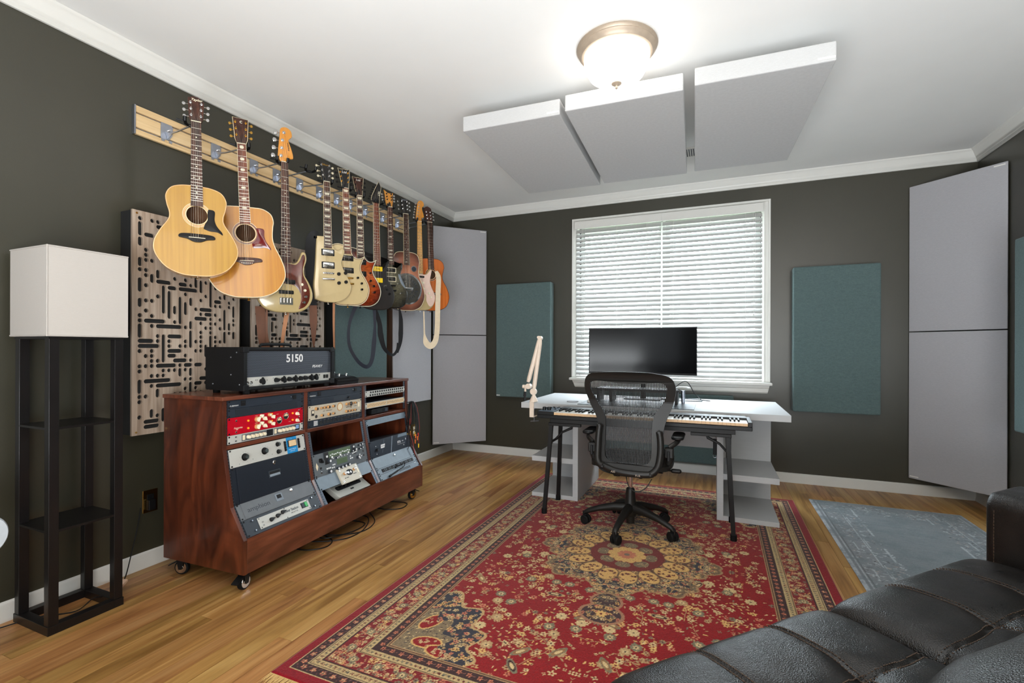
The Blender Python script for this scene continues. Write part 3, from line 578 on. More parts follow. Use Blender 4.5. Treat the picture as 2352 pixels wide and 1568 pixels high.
    for q in (g.get('inlf') or (3, 5, 7, 9, 12, 15, 17, 19, 21)):
        if q >= len(allf): continue
        vc = (allf[q]+allf[q-1])/2; hh = (allf[q-1]-allf[q]); w = wv(vc)/2
        if st == 'dot':
            for dx in ((-.012, .012) if q == 12 else (0,)): il.prism(circle(.0034, 10, dx, vc), bt, bt+.0005, M=F)
        elif st == 'trap': il.prism([(-w*.62, vc-hh*.26), (w*.62, vc-hh*.26), (w*.74, vc+hh*.26), (-w*.74, vc+hh*.26)], bt, bt+.0005, M=F)
        elif st == 'bird': il.prism([(-w*.75, vc+.001), (-w*.3, vc-.004), (0, vc-.002), (w*.3, vc-.003), (w*.8, vc+.005), (w*.25, vc+.002), (0, vc+.006), (-w*.2, vc+.002)], bt, bt+.0005, M=F)
        elif st == 'block':
            il.prism([(-w*.5, vc), (-w*.3, vc-hh*.25), (w*.3, vc-hh*.25), (w*.5, vc), (w*.3, vc+hh*.25), (-w*.3, vc+hh*.25)], bt, bt+.0005, M=F)
    if il.v: il.build('inlays', g.get('inlm', M['pearl']), t, smooth=0, kind='stuff')
    MB().add(quad(nv, nv+.004, bt-.006, bt+.003), QF, 0, F).build('nut', M['bone'], t, smooth=0)
    # headstock, tilted back
    ha = math.radians(g.get('tilt', 12)); H = F @ Matrix.Translation((0, nv+.004, bt-.004)) @ Matrix.Rotation(-ha, 4, 'X')
    ho = ccw(spline(g['head'], 4) if g.get('hsp', False) else [p[:2] for p in g['head']])
    hb = MB(); hb.prism(ho, -.014, 0, M=H, e=.0015); hb.build('headstock', g['headm'], t, smooth=40)
    if g.get('hbind'):
        nr = offs(ho, 1.0); bi = MB(); bi.tube([H @ Vector((ho[i][0], ho[i][1], -.001)) for i in range(len(ho))], .0018, 5, closed=True); bi.build('headstock_binding', M['bind'], t)
    # tuners: list of (x, v, side)
    ends = []
    for (x, v, s) in g['tuners']:
        tb = MB(); tb.cyl((x, v, -.001), (x, v, .0012), .0062*g.get('ts', 1), n=12, M=H); tb.cyl((x, v, .001), (x, v, .012), .0032*g.get('ts', 1), n=10, M=H)
        tn = tb.build('tuner_post', g['hw'], t); ex = g.get('edge', .014); dx = (math.copysign(1, s))
        kb = MB(); kb.cyl((x, v, -.019), (x+dx*ex, v, -.019), .0022, n=6, M=H)
        ts = g.get('ts', 1); ko = [(0, -.004), (.006, -.009), (.013, -.008), (.016, 0), (.013, .008), (.006, .009), (0, .004)]
        kb.prism(ccw([(x+dx*(ex+q[0]*ts), v+q[1]*ts) for q in ko]), -.021, -.017, M=H, e=.001); kb.build('tuning_key', g['keym'], tn)
        ends.append(H @ Vector((x, v, .008)))
    if g.get('logo'):
        s_, sz, lx, lv, lm, rot = g['logo']
        text('logo', s_, sz, H @ Matrix.Translation((lx, lv, .0004)) @ Matrix.Rotation(math.radians(rot), 4, 'Z'), lm, t, 0.0003, shear=g.get('lsh', 0.0), bold=.0003)
    if g.get('cover'): MB().prism(ccw(g['cover']), .0, .0016, M=H, e=.0004).build('rod_cover', g.get('coverm', M['gblk']), t, smooth=0)
    # strings
    bv = g['bridge']; spn = g.get('spn', 0.052); sb = MB(); top0 = g.get('bh', .012)
    for i in range(ns):
        f = i/(ns-1)-.5; p0 = F @ Vector((f*spn, bv, hd+top0)); p1 = F @ Vector((f*w0*.82, nv+.003, bt+.003))
        sb.cyl(p0, p1, .00032+.00035*(1-i/ns)+(.0004 if ns == 4 else 0), n=4, caps=False)
        e = ends[g['strings'][i]]; sb.cyl(p1, e, .0004, n=4, caps=False)
    sb.build('strings', M['string'], t, smooth=0, kind='stuff')
    for nm, poly, z, mm in g.get('plates', []):
        MB().prism(ccw(poly), hd, hd+z, M=F, e=.0006).build(nm, mm, t, smooth=40)
    for (x, v, r, h, mm) in g.get('knobs', []):
        kb = MB(); kb.lathe([(r*1.05, 0), (r, h*.55), (r*.86, h), (0, h)], 16, M=F @ Matrix.Translation((x, v, hd))); kb.build('knob', mm, t, smooth=50)
    for (v, w, h, fm, cm, z) in g.get('pickups', []):
        pk = MB().prism(rrect(w, h, .003, 3, 0, v), hd, hd+.004, M=F); po = pk.build('pickup_ring', fm, t, smooth=0)
        cv = MB().prism(rrect(w*.82, h*.74, .004, 3, 0, v), hd+.004, hd+z, M=F, e=.001).build('pickup_cover', cm, po, smooth=30)
        pp = MB()
        for q in range(ns): pp.cyl((( q/(ns-1)-.5)*w*.6, v+h*.1, hd+z), ((q/(ns-1)-.5)*w*.6, v+h*.1, hd+z+.0012), .0022, n=8, M=F)
        if g.get('poles', True): pp.build('pole_screws', M['chrome'] if cm is not M['chrome'] else M['steel'], po, kind='stuff')
    br = g.get('brk')
    if br == 'pin':
        bo = g['bro']; MB().prism(ccw(spline(bo, 5)), hd, hd+.008, M=F, e=.0015).build('bridge', g['board'] if g.get('bridm') is None else g['bridm'], t, smooth=40)
        MB().box(-.036, .036, bv-.0015, bv+.0015, hd+.008, hd+.011, M=F @ Matrix.Identity(4)).build('saddle', M['bone'], t, smooth=0)
        for i in range(6): MB().cyl(((i-2.5)*.0105, bv-.014, hd+.007), ((i-2.5)*.0105, bv-.014, hd+.0105), .0026, n=8, M=F).build('bridge_pin', g.get('pinm', M['bone']), t)
    elif br == 'tom':
        MB().prism(rrect(.078, .012, .005, 4, 0, bv), hd+.004, hd+.013, M=F, e=.002).build('bridge', g['hw'], t, smooth=40)
        sd = MB()
        for i in range(6): sd.box((i-2.5)*.0104-.003, (i-2.5)*.0104+.003, bv-.004, bv+.004, hd+.012, hd+.0155, M=F)
        sd.build('bridge_saddles', g['hw'], t, smooth=0, kind='stuff'); MB().prism(rrect(.086, .013, .006, 4, 0, bv-.042), hd+.004, hd+.016, M=F, e=.003).build('tailpiece', g['hw'], t, smooth=40)
        for s in (-1, 1): MB().cyl((s*.037, bv-.042, hd), (s*.037, bv-.042, hd+.012), .006, n=12, M=F).build('stud', g['hw'], t)
    elif br == 'plate':
        w, h = g['brs']; MB().prism(rrect(w, h, .003, 3, 0, bv-h*.3), hd, hd+.004, M=F).build('bridge', g['hw'], t, smooth=0)
        sd = MB()
        for i in range(ns): sd.box((i/(ns-1)-.5)*spn-.004, (i/(ns-1)-.5)*spn+.004, bv-h*.5, bv+h*.12, hd+.004, hd+.011, M=F)
        sd.build('bridge_saddles', g['hw'], t, smooth=0, kind='stuff')
    MB().lathe([(.003, 0), (.0035, .006), (.0075, .012), (.0075, .0145), (0, .0145)], 12, M=Matrix.Rotation(PI, 4, 'X')).build('strap_button', g['hw'], t)
    for (nm, path, wd, mm) in g.get('straps', []):
        sp = spline3(path, 5); s_ = MB(); R = t.rotation_euler.to_matrix().to_4x4(); L = Matrix.Translation(loc) @ R
        s_.tube([L.inverted() @ Vector(p) for p in sp], 0.0014, 4, flat=1, up=None) if wd == 0 else ribbon(s_, [L.inverted() @ Vector(p) for p in sp], wd, L.to_3x3().inverted() @ Vector((0.81, -0.58, 0)))
        s_.build(nm, mm, t, smooth=50)
    return t
def spline3(P, n=5):
    P = [Vector(p) for p in P]; k = len(P); out = []
    for i in range(k-1):
        p0 = P[max(0, i-1)]; p1 = P[i]; p2 = P[i+1]; p3 = P[min(k-1, i+2)]
        for j in range(n):
            t = j/n; out.append(0.5*((2*p1)+(p2-p0)*t+(2*p0-5*p1+4*p2-p3)*t*t+(3*p1-p0-3*p2+p3)*t**3))
    return out+[P[-1]]
def ribbon(b, P, w, nrm, th=0.003):
    """flat strap along P whose face looks along nrm; w = width or list of widths"""
    k = len(P); vs = []; ws = w if isinstance(w, list) else [w]
    for i, p in enumerate(P):
        t = (P[min(i+1, k-1)]-P[max(i-1, 0)]); t.normalize(); s = t.cross(nrm); s = s.normalized() if s.length > 1e-4 else Vector((1, 0, 0)); nn = s.cross(t)
        f = i/(k-1)*(len(ws)-1); a = int(min(len(ws)-2, f)) if len(ws) > 1 else 0; wd = ws[a]+(ws[a+1]-ws[a])*(f-a) if len(ws) > 1 else ws[0]
        vs += [p+s*wd/2-nn*th/2, p-s*wd/2-nn*th/2, p-s*wd/2+nn*th/2, p+s*wd/2+nn*th/2]
    b.add(vs, [(i*4+j, i*4+(j+1) % 4, (i+1)*4+(j+1) % 4, (i+1)*4+j) for i in range(k-1) for j in range(4)]+[(3, 2, 1, 0), tuple(range((k-1)*4, k*4))])
def sym(h): return [(x, y) for x, y in h]+[(-x, y) for x, y in h[::-1] if x > 1e-6]
def t33(w0, w1, h0, dh, ex=0): return [(-w0, h0+2*dh, -1), (-w0+(w0-w1)*.5, h0+dh, -1), (-w1, h0, -1), (w0, h0+2*dh, 1), (w0-(w0-w1)*.5, h0+dh, 1), (w1, h0, 1)]
S6 = [2, 1, 0, 3, 4, 5]
brd = [(-.078, 0), (-.074, .016), (-.04, .022), (.04, .022), (.074, .016), (.078, 0), (.045, -.006), (.02, -.018), (0, -.021), (-.02, -.018), (-.045, -.006)]
def at(o, v): return [(x, y+v) for x, y in o]
# 1 small natural acoustic
guitar('small amber acoustic guitar with black pickguard, first on the rail', (0.286, -3.179, 1.551), -34, 0.6, dict(name='acoustic_guitar', depth=.10, top=M['spruce'], side=M['sidewood'], neckm=M['mahog'], board=M['rosew'], headm=M['rosew'],
    body=sym([(0, 0), (.07, .006), (.135, .04), (.178, .105), (.181, .165), (.155, .225), (.122, .28), (.117, .315), (.128, .36), (.131, .405), (.108, .445), (.06, .463), (0, .466)]),
    hole=(.316, .046), ros=M['sidewood'], bind=M['sidewood'], nut=.798, joint=.466, fbend=.362, nw=.044, nw1=.054, scale=.597, nf=20, inlay='dot', strings=S6, tilt=12,
    head=[(-.024, 0), (.024, 0), (.031, .02), (.036, .118), (.010, .142), (-.012, .144), (-.036, .132), (-.031, .02)], tuners=t33(.024, .021, .032, .036), edge=.022, hw=M['chrome'], keym=M['chrome'],
    logo=('Taylor', .019, .002, .124, M['bone'], 0), lsh=.3, bridge=.197, brk='pin', bro=at(brd, .195), bridm=M['ebony'], pinm=M['ebony'], bh=.011,
    plates=[('pickguard', spline([(.046, .33), (.050, .352, 1), (.072, .350), (.080, .338), (.078, .30), (.088, .268), (.112, .236), (.114, .222, 1), (.09, .236), (.055, .238), (.028, .248, 1), (.034, .272), (.046, .296)], 4), .0012, M['ebony'])]))
# 2 dreadnought
guitar('large honey acoustic guitar with red pickguard, second on the rail', (0.267, -2.863, 1.47), -38, 2.5, dict(name='acoustic_guitar', depth=.12, top=M['spruce2'], side=M['sidewood'], neckm=M['mahog'], board=M['redrose'], headm=M['rosew'],
    body=sym([(0, 0), (.08, .006), (.150, .04), (.194, .11), (.197, .17), (.178, .235), (.150, .30), (.139, .35), (.142, .41), (.147, .45), (.134, .492), (.095, .518), (.05, .523), (0, .523)]),
    hole=(.372, .050), ros=M['tortb'], bind=M['bind'], nbind=True, nut=.883, joint=.523, fbend=.425, nw=.044, nw1=.055, scale=.648, nf=20, inlay='block', inlf=(1, 3, 5, 7, 9, 12, 15), strings=S6, tilt=14, hbind=True,
    head=[(-.024, 0), (.024, 0), (.032, .03), (.040, .160), (-.040, .168), (-.032, .03)], tuners=t33(.027, .023, .052, .042), edge=.020, hw=M['gold'], keym=M['gold'],
    logo=('c', .034, .002, .143, M['pearl'], 0), bridge=.212, brk='pin', bro=at(brd, .208), bridm=M['rosew'], pinm=M['bone'], bh=.011,
    plates=[('pickguard', spline([(.052, .405, 1), (.082, .405), (.096, .395), (.096, .36), (.104, .33), (.125, .295), (.128, .28, 1), (.10, .292), (.06, .288), (.035, .29), (.030, .315, 1), (.05, .335), (.062, .37)], 4), .0012, M['tort'])]))
# 3 bass
PB = [(0, 0), (.07, .004), (.125, .03), (.158, .085), (.160, .14), (.140, .195), (.114, .245), (.112, .29), (.126, .345), (.120, .388), (.098, .392), (.085, .36), (.066, .325), (.040, .315), (.030, .33), (-.032, .34), (-.05, .36), (-.085, .42), (-.120, .478), (-.146, .480), (-.150, .44), (-.136, .38), (-.122, .32), (-.122, .27), (-.14, .21), (-.163, .15), (-.165, .09), (-.13, .03), (-.07, .004)]
guitar('cream four-string bass guitar with brown tortoise pickguard and orange headstock', (0.295, -2.623, 1.401), -30, 0.8, dict(bass=True, depth=.044, top=M['ivory2'], side=M['ivory2'], neckm=M['orangem'], board=M['rosew'], headm=M['orangem'], ease=.010,
    body=PB, nut=.947, joint=.40, fbend=.315, nw=.040, nw1=.062, scale=.864, nf=20, inlay='dot', strings=[0, 1, 2, 3], tilt=2, hsp=True, lift=.004,
    head=[(-.022, 0, 1), (.024, 0, 1), (.026, .022), (.040, .026), (.050, .030), (.050, .055), (.038, .10), (.026, .135), (.030, .150), (.046, .170), (.040, .205), (.012, .222), (-.018, .210), (-.024, .18), (-.030, .12), (-.036, .06), (-.037, .025)],
    tuners=[(-.020, .035, -1), (-.015, .085, -1), (-.010, .135, -1), (-.001, .185, -1)], ts=1.55, edge=.030, hw=M['chrome'], keym=M['chrome'], bridge=.085, brk='plate', brs=(.078, .045), spn=.057, bh=.012,
    logo=('Precision', .014, .023, .10, M['redlet'], 100),
    plates=[('pickguard', spline([(.034, .308, 1), (.06, .308), (.083, .335), (.098, .372), (.112, .372), (.114, .34), (.102, .29), (.104, .24), (.128, .19), (.142, .14), (.138, .085), (.115, .045), (.088, .028), (.072, .026), (.082, .06), (.088, .11), (.072, .15), (.045, .175), (0, .182), (-.05, .19), (-.09, .22), (-.10, .28), (-.12, .34), (-.13, .42), (-.11, .42), (-.07, .36), (-.032, .32, 1)], 4), .0016, M['tortb']),
            ('pickup', rrect(.055, .026, .003, 3, -.012, .205), .008, M['black']), ('pickup', rrect(.055, .026, .003, 3, .026, .182+.012), .008, M['black']), ('rear_pickup', rrect(.085, .022, .003, 3, 0.0, .128), .009, M['black'])],
    knobs=[(.094, .182, .009, .012, M['bone']), (.112, .145, .009, .012, M['bone']), (.118, .105, .009, .012, M['chrome']), (.106, .068, .009, .012, M['chrome'])],
    straps=[('leather_strap', [(0.16, -2.70, 1.44), (0.18, -2.70, 1.28), (0.2, -2.69, 1.15), (0.215, -2.69, 1.16), (0.22, -2.70, 1.3), (0.22, -2.70, 1.42)], [.055, .055, .05, .012, .012], M['leather']), ('leather_strap_tail', [(0.28, -2.60, 1.405), (0.27, -2.62, 1.25), (0.265, -2.64, 1.10)], [.028, .02, .008], M['tanl'])]))
# 4 white single cut with strap
guitar('cream electric guitar with two chrome pickups and black leather strap', (0.272, -2.238, 1.501), -32, 1.2, dict(depth=.045, top=M['ivory'], side=M['ivory'], neckm=M['mahog'], board=M['rosew'], headm=M['gblk'],
    body=[(0, 0), (.07, .004), (.13, .032), (.170, .085), (.170, .135), (.145, .19), (.118, .24), (.102, .285), (.112, .325), (.127, .365), (.120, .388), (.104, .392), (.086, .378), (.062, .376), (.045, .395), (.033, .42), (.031, .455, 1), (-.031, .466, 1), (-.078, .464, 1), (-.086, .35), (-.094, .24), (-.106, .13), (-.106, .09), (-.098, .02, 1), (-.05, .006)],
    nut=.849, joint=.46, fbend=.383, nw=.043, nw1=.056, scale=.628, nf=22, inlay='trap', strings=S6, tilt=14,
    head=[(-.024, 0), (.024, 0), (.030, .03), (.040, .135), (.012, .148), (0, .145), (-.012, .150), (-.040, .150), (-.030, .03)], tuners=t33(.027, .022, .045, .040), edge=.020, hw=M['chrome'], keym=M['cream'],
    logo=('Gibson', .020, 0, .130, M['gold'], -3), lsh=.2, cover=[(-.008, .008), (.008, .008), (.011, .03), (0, .05), (-.011, .03)], bridge=.205, brk='tom', bh=.015, hbind=False, nbind=True,
    pickups=[(.352, .088, .046, M['black'], M['chrome'], .012), (.262, .088, .046, M['black'], M['chrome'], .014)],
    knobs=[(.072, .205, .012, .014, M['black']), (.120, .215, .012, .014, M['black']), (.072, .140, .012, .014, M['black']), (.122, .150, .012, .014, M['black'])],
    straps=[('leather_strap', [(0.245, -2.315, 1.962), (0.235, -2.330, 1.968), (0.215, -2.335, 1.92), (0.205, -2.335, 1.78), (0.205, -2.325, 1.60), (0.21, -2.315, 1.46)], [.05, .06, .075, .07, .06, .05], M['blks']), ('leather_strap_tail', [(0.21, -2.315, 1.48), (0.215, -2.315, 1.36), (0.218, -2.315, 1.18)], [.05, .05, .006], M['leather']), ('strap_tail', [(0.29, -2.20, 1.50), (0.28, -2.19, 1.35), (0.275, -2.18, 1.17)], [.016, .014, .012], M['tanl'])]))
EC = [(0, 0), (.085, .005), (.142, .04), (.168, .10), (.165, .15), (.140, .20), (.112, .245), (.103, .285), (.116, .325), (.136, .367, 1), (.11, .352), (.075, .348), (.048, .362), (.033, .39), (.030, .42), (-.030, .440), (-.07, .446), (-.112, .432), (-.135, .395), (-.132, .34), (-.112, .29), (-.112, .25), (-.140, .20), (-.168, .15), (-.170, .10), (-.142, .04), (-.085, .005)]
EH = [(-.022, 0), (.022, 0), (.026, .03), (.036, .10), (.042, .153), (.026, .147), (.010, .147), (0, .152), (-.010, .147), (-.026, .147), (-.042, .153), (-.036, .10), (-.026, .03)]
guitar('cream single-cut electric guitar with two black pickups and gold-rimmed edge', (0.316, -2.090, 1.49), -32, 1.6, dict(depth=.045, top=M['ivory'], side=M['mahog'], neckm=M['mahog'], board=M['redrose'], headm=M['gblk'], bind=M['bind'], body=EC,
    nut=.853, joint=.41, fbend=.377, scale=.628, nf=22, inlay='trap', inlf=(1, 3, 5, 7, 9, 12, 15, 17, 19, 21), inlm=M['bone'], strings=S6, tilt=12, head=EH, hbind=True, nbind=True, tuners=t33(.028, .024, .050, .036), edge=.020, hw=M['gold'], keym=M['black'],
    logo=('Ltd', .026, 0, .125, M['white'], 0), lsh=.1, cover=[(-.007, .012), (.007, .012), (.010, .03), (0, .055), (-.010, .03)], bridge=.20, brk='tom', bh=.015, poles=False,
    pickups=[(.345, .088, .040, M['black'], M['gblk'], .010), (.256, .088, .040, M['black'], M['gblk'], .012)], knobs=[(.072, .205, .009, .015, M['gblk']), (.100, .165, .009, .015, M['gblk']), (.100, .120, .009, .015, M['gblk'])]))
guitar('amber sunburst quilted electric guitar with white binding', (0.281, -1.912, 1.499), -32, 1.1, dict(depth=.045, top=M['burst'], side=M['maroon'], neckm=M['mahog'], board=M['rosew'], headm=M['rosew'], bind=M['bone'], body=EC,
    nut=.847, joint=.41, fbend=.362, scale=.628, nf=22, inlay='trap', inlf=(1, 3, 5, 7, 9, 12, 15, 17, 19, 21), inlm=M['bone'], strings=S6, tilt=12, head=EH, hbind=True, nbind=True, tuners=t33(.028, .024, .050, .036), edge=.020, hw=M['black'], keym=M['black'],
    logo=('Ltd', .024, 0, .128, M['white'], 0), lsh=.1, cover=[(-.007, .012), (.007, .012), (.010, .03), (0, .055), (-.010, .03)], bridge=.20, brk='tom', bh=.015,
    pickups=[(.340, .088, .040, M['black'], M['black'], .010), (.25, .088, .040, M['black'], M['black'], .012)], knobs=[(.075, .26, .008, .010, M['gblk']), (.075, .200, .009, .015, M['gblk']), (.100, .160, .009, .015, M['gblk']), (.105, .112, .009, .015, M['gblk'])],
    straps=[('webbing_strap', [(0.27, -1.95, 1.50), (0.24, -1.985, 1.36), (0.24, -1.985, 1.20), (0.27, -1.93, 1.08), (0.30, -1.86, 1.03), (0.31, -1.81, 1.08), (0.315, -1.79, 1.22), (0.315, -1.78, 1.35), (0.31, -1.78, 1.48)], [.03, .02, .022, .025, .03, .03, .035, .02, .025], M['blues'])]))
SS = [(0, 0), (.075, .004), (.13, .035), (.155, .095), (.152, .15), (.128, .20), (.098, .25), (.090, .30), (.098, .35), (.110, .385), (.108, .412, 1), (.082, .395), (.066, .36), (.045, .335), (.030, .335), (-.032, .36), (-.05, .38), (-.09, .42), (-.118, .465, 1), (-.128, .42), (-.118, .36), (-.105, .30), (-.105, .25), (-.135, .20), (-.158, .15), (-.160, .09), (-.13, .03), (-.07, .004)]
guitar('matt black electric guitar with yellow pickups and pointed headstock', (0.318, -1.762, 1.482), -32, 1.2, dict(depth=.044, top=M['matblk'], side=M['matblk'], neckm=M['mahog'], board=M['redrose'], headm=M['gblk'], body=SS, ease=.010,
    nut=.852, joint=.40, fbend=.352, scale=.648, nf=24, inlay='dot', inlf=(12,), strings=[0, 1, 2, 3, 4, 5], tilt=9, head=[(-.024, -.02), (.026, -.02), (.034, .05), (.052, .13), (.036, .178), (.0, .11), (-.030, .045), (-.036, .02)], nbind=True, hbind=True,
    tuners=[(-.024+.0085*i, .028+.021*i, -1) for i in range(6)], ts=.8, edge=.020, hw=M['black'], keym=M['black'], logo=('LTD', .02, .031, .075, M['bone'], 78), bridge=.165, brk='plate', brs=(.07, .03),
    plates=[('locking_nut', rrect(.046, .022, .003, 3, 0, .858), .012, M['black']), ('bridge_pickup', rrect(.080, .036, .003, 3, .002, .325), .010, M['yellow']), ('bridge_pickup', rrect(.080, .036, .003, 3, .002, .235), .011, M['yellow'])],
    knobs=[(.068, .195, .008, .014, M['chrome']), (.082, .165, .009, .004, M['black']), (.098, .130, .009, .014, M['gblk'])],
    straps=[('webbing_strap', [(0.31, -1.78, 1.50), (0.32, -1.73, 1.38), (0.325, -1.72, 1.28), (0.335, -1.68, 1.17), (0.35, -1.60, 1.12), (0.36, -1.55, 1.16), (0.36, -1.53, 1.22)], [.03, .035, .045, .03, .022, .022, .03], M['blks'])]))
text('pickup_mark', 'JVA', .026, Matrix.Identity(4), M['redlet'], None)
pm = C.objects[-1] if False else [o for o in C.objects if o.name.startswith('pickup_mark')][0]; gk = [o for o in C.objects if o.name.startswith('electric_guitar') and o.get('label', '').startswith('matt black')][0]
pm.parent = gk; pm.data.transform(Matrix(((1, 0, 0, .002), (0, 0, -1, -.0325), (0, 1, 0, .325), (0, 0, 0, 1))))
PR = [(0, 0), (.08, .005), (.135, .035), (.160, .095), (.158, .15), (.132, .20), (.104, .25), (.098, .30), (.112, .345), (.116, .378), (.100, .388), (.078, .37), (.055, .35), (.034, .352), (.030, .38), (-.030, .395), (-.06, .40), (-.10, .425), (-.13, .44), (-.146, .415), (-.134, .36), (-.114, .31), (-.11, .26), (-.135, .20), (-.160, .15), (-.163, .09), (-.135, .035), (-.08, .005)]
guitar('glossy charcoal flame-top electric guitar with tan wooden headstock', (0.314, -1.582, 1.507), -32, 1.1, dict(depth=.044, top=M['greyburst'], side=M['gblk'], neckm=M['maplen'], board=M['rosew'], headm=M['orangem'], body=PR, ease=.010,
    nut=.84, joint=.395, fbend=.365, scale=.635, nf=22, inlay='bird', strings=S6, tilt=10, head=[(-.022, 0), (.022, 0), (.030, .045), (.028, .085), (.038, .125), (.016, .118), (-.012, .122), (-.040, .145), (-.032, .10), (-.032, .045)], tuners=t33(.020, .018, .06, .025), edge=.024, hw=M['black'], keym=M['chrome'],
    cover=[(-.011, .002), (.011, .002), (.008, .03), (0, .045), (-.008, .03)], bridge=.19, brk='tom', bh=.014, pickups=[(.318, .090, .044, M['cream'], M['black'], .011), (.245, .090, .044, M['cream'], M['black'], .011)],
    plates=[('painted_glint', spline([(.064, .285), (.08, .284), (.10, .24), (.128, .18), (.118, .178), (.085, .22)], 3), .0006, M['greyp'])],  # thin grey plate imitates a highlight on the body
    knobs=[(.068, .21, .009, .010, M['chrome']), (.092, .13, .009, .010, M['chrome'])],
    straps=[('webbing_strap', [(0.36, -1.52, 1.51), (0.36, -1.50, 1.42), (0.36, -1.50, 1.30), (0.36, -1.51, 1.22), (0.36, -1.55, 1.14)], [.012, .035, .04, .03, .02], M['blks'])]))
DB = sym([(0, 0), (.075, .005), (.14, .04), (.178, .11), (.180, .17), (.162, .23), (.135, .29), (.122, .34), (.128, .40), (.132, .45), (.112, .50), (.07, .519), (0, .521)])
R0 = []
def ring_holes(r0, r1, n, a0=0, sp=.55, z=.192):
    out = []
    for i in range(n):
        t0 = a0+2*PI*i/n; t1 = t0+2*PI/n*sp; out.append([(r0*math.cos(t0), z+r0*math.sin(t0)), (r1*math.cos(t0), z+r1*math.sin(t0)), (r1*math.cos(t1), z+r1*math.sin(t1)), (r0*math.cos(t1), z+r0*math.sin(t1))])
    return out
rg = guitar('brown resonator guitar with silver pierced cone cover', (0.247, -1.275, 1.513), -32, 1.4, dict(name='resonator_guitar', depth=.09, top=M['resoburst'], side=M['mahog'], neckm=M['mahog'], board=M['rosew'], headm=M['gblk'], bind=M['bind'], body=DB, ease=.003,
    nut=.858, joint=.52, fbend=.405, nw=.046, nw1=.056, scale=.648, nf=19, inlay='dot', strings=S6, tilt=12, nbind=True, head=[(-.025, 0), (.025, 0), (.032, .03), (.034, .138), (.0, .145), (-.034, .143), (-.032, .03)], tuners=t33(.024, .022, .045, .036), edge=.022, hw=M['chrome'], keym=M['chrome'],
    logo=('DOBRO', .015, 0, .13, M['steel'], 0), bridge=.20, bh=.02, plates=[('cone_rim', circle(.140, 48, 0, .192), .004, M['chrome'])]))
F_ = Matrix(((1, 0, 0, 0), (0, 0, -1, 0), (0, 1, 0, 0), (0, 0, 0, 1)))
hl = []
for q in range(4):
    c_ = PI/4+q*PI/2+PI/4
    for i in range(7): a_ = q*PI/2+math.radians(12+i*11); hl.append(ccw([(r*math.cos(a_+d), .192+r*math.sin(a_+d)) for r, d in ((.075, -.035), (.100, -.035), (.100, .035), (.075, .035))]))
    for i in range(4): a_ = q*PI/2+math.radians(20+i*17); hl.append(circle(.006, 8, .055*math.cos(a_), .192+.055*math.sin(a_)))
plate('cone_cover', circle(.126, 48, 0, .192), hl, .049, .0515, M['chrome'], rg, F_)
MB().prism(circle(.12, 32, 0, .192), .0492, .0495, M=F_).build('cone', M['dgrey'], rg, smooth=0)
MB().prism(rrect(.10, .028, .006, 3, 0, .192), .0515, .062, M=F_, e=.003).build('palm_rest', M['chrome'], rg, smooth=40)
for s in (-1, 1):
    sc_ = MB().prism(circle(.027, 24, s*.068, .375), .045, .047, M=F_); so = sc_.build('screen_rim', M['chrome'], rg, smooth=0); MB().prism(circle(.021, 24, s*.068, .375), .047, .0475, M=F_).build('screen', M['dgrey'], so, smooth=0)
TL = [(0, 0), (.08, .004), (.135, .035), (.160, .09), (.156, .145), (.130, .20), (.108, .25), (.106, .29), (.118, .34), (.130, .375), (.122, .392), (.104, .386), (.085, .36), (.062, .34), (.036, .335), (.030, .36), (-.030, .37), (-.06, .385), (-.10, .425), (-.13, .445), (-.146, .425), (-.138, .37), (-.118, .31), (-.118, .26), (-.140, .20), (-.163, .15), (-.165, .09), (-.135, .035), (-.08, .004)]
guitar('cream electric guitar with pink pickguard and maple neck, beside the corner classical guitar', (0.277, -1.098, 1.53), -32, 1.0, dict(depth=.044, top=M['ivory2'], side=M['ivory2'], neckm=M['maplen'], board=M['maplen'], headm=M['orangem'], body=TL, ease=.010,
    nut=.822, joint=.40, fbend=.345, scale=.648, nf=21, inlay='dot', inlm=M['ebony'], strings=[0, 1, 2, 3, 4, 5], tilt=2, hsp=True, lift=.004,
    head=[(-.021, 0, 1), (.023, 0, 1), (.025, .03), (.038, .036), (.048, .045), (.042, .075), (.030, .115), (.036, .135), (.050, .150), (.046, .18), (.022, .195), (-.002, .185), (-.012, .16), (-.024, .09), (-.030, .03)],
    tuners=[(-.020+.0045*i, .03+.026*i, -1) for i in range(6)], edge=.020, hw=M['chrome'], keym=M['chrome'], bridge=.165, brk='plate', brs=(.075, .035),
    plates=[('pickguard', spline([(.034, .333, 1), (.06, .333), (.084, .354), (.104, .378), (.118, .376), (.108, .33), (.098, .27), (.118, .21), (.145, .15), (.145, .09), (.12, .045), (.09, .04), (.06, .09), (.05, .15), (-.05, .15), (-.09, .20), (-.09, .28), (-.11, .36), (-.12, .41), (-.08, .38), (-.034, .34, 1)], 4), .0016, M['pbl']),
            ('pickup', rrect(.08, .018, .006, 4, 0, .31), .008, M['ebony']), ('pickup', rrect(.08, .018, .006, 4, 0, .255), .008, M['bone']), ('pickup', rrect(.08, .018, .006, 4, .004, .20), .008, M['bone'])],
    knobs=[(.085, .16, .010, .012, M['bone']), (.105, .125, .010, .012, M['bone'])],
    straps=[('cotton_strap', [(0.40, -1.01, 1.90), (0.42, -1.0, 1.84), (0.41, -0.99, 1.70), (0.40, -0.98, 1.50), (0.395, -0.98, 1.35), (0.39, -1.0, 1.25), (0.37, -1.04, 1.20), (0.345, -1.08, 1.22), (0.335, -1.10, 1.29), (0.33, -1.10, 1.38), (0.325, -1.10, 1.52)], [.03, .05, .05, .05, .05, .05, .055, .06, .055, .015, .012, .012], M['cotton'])]))
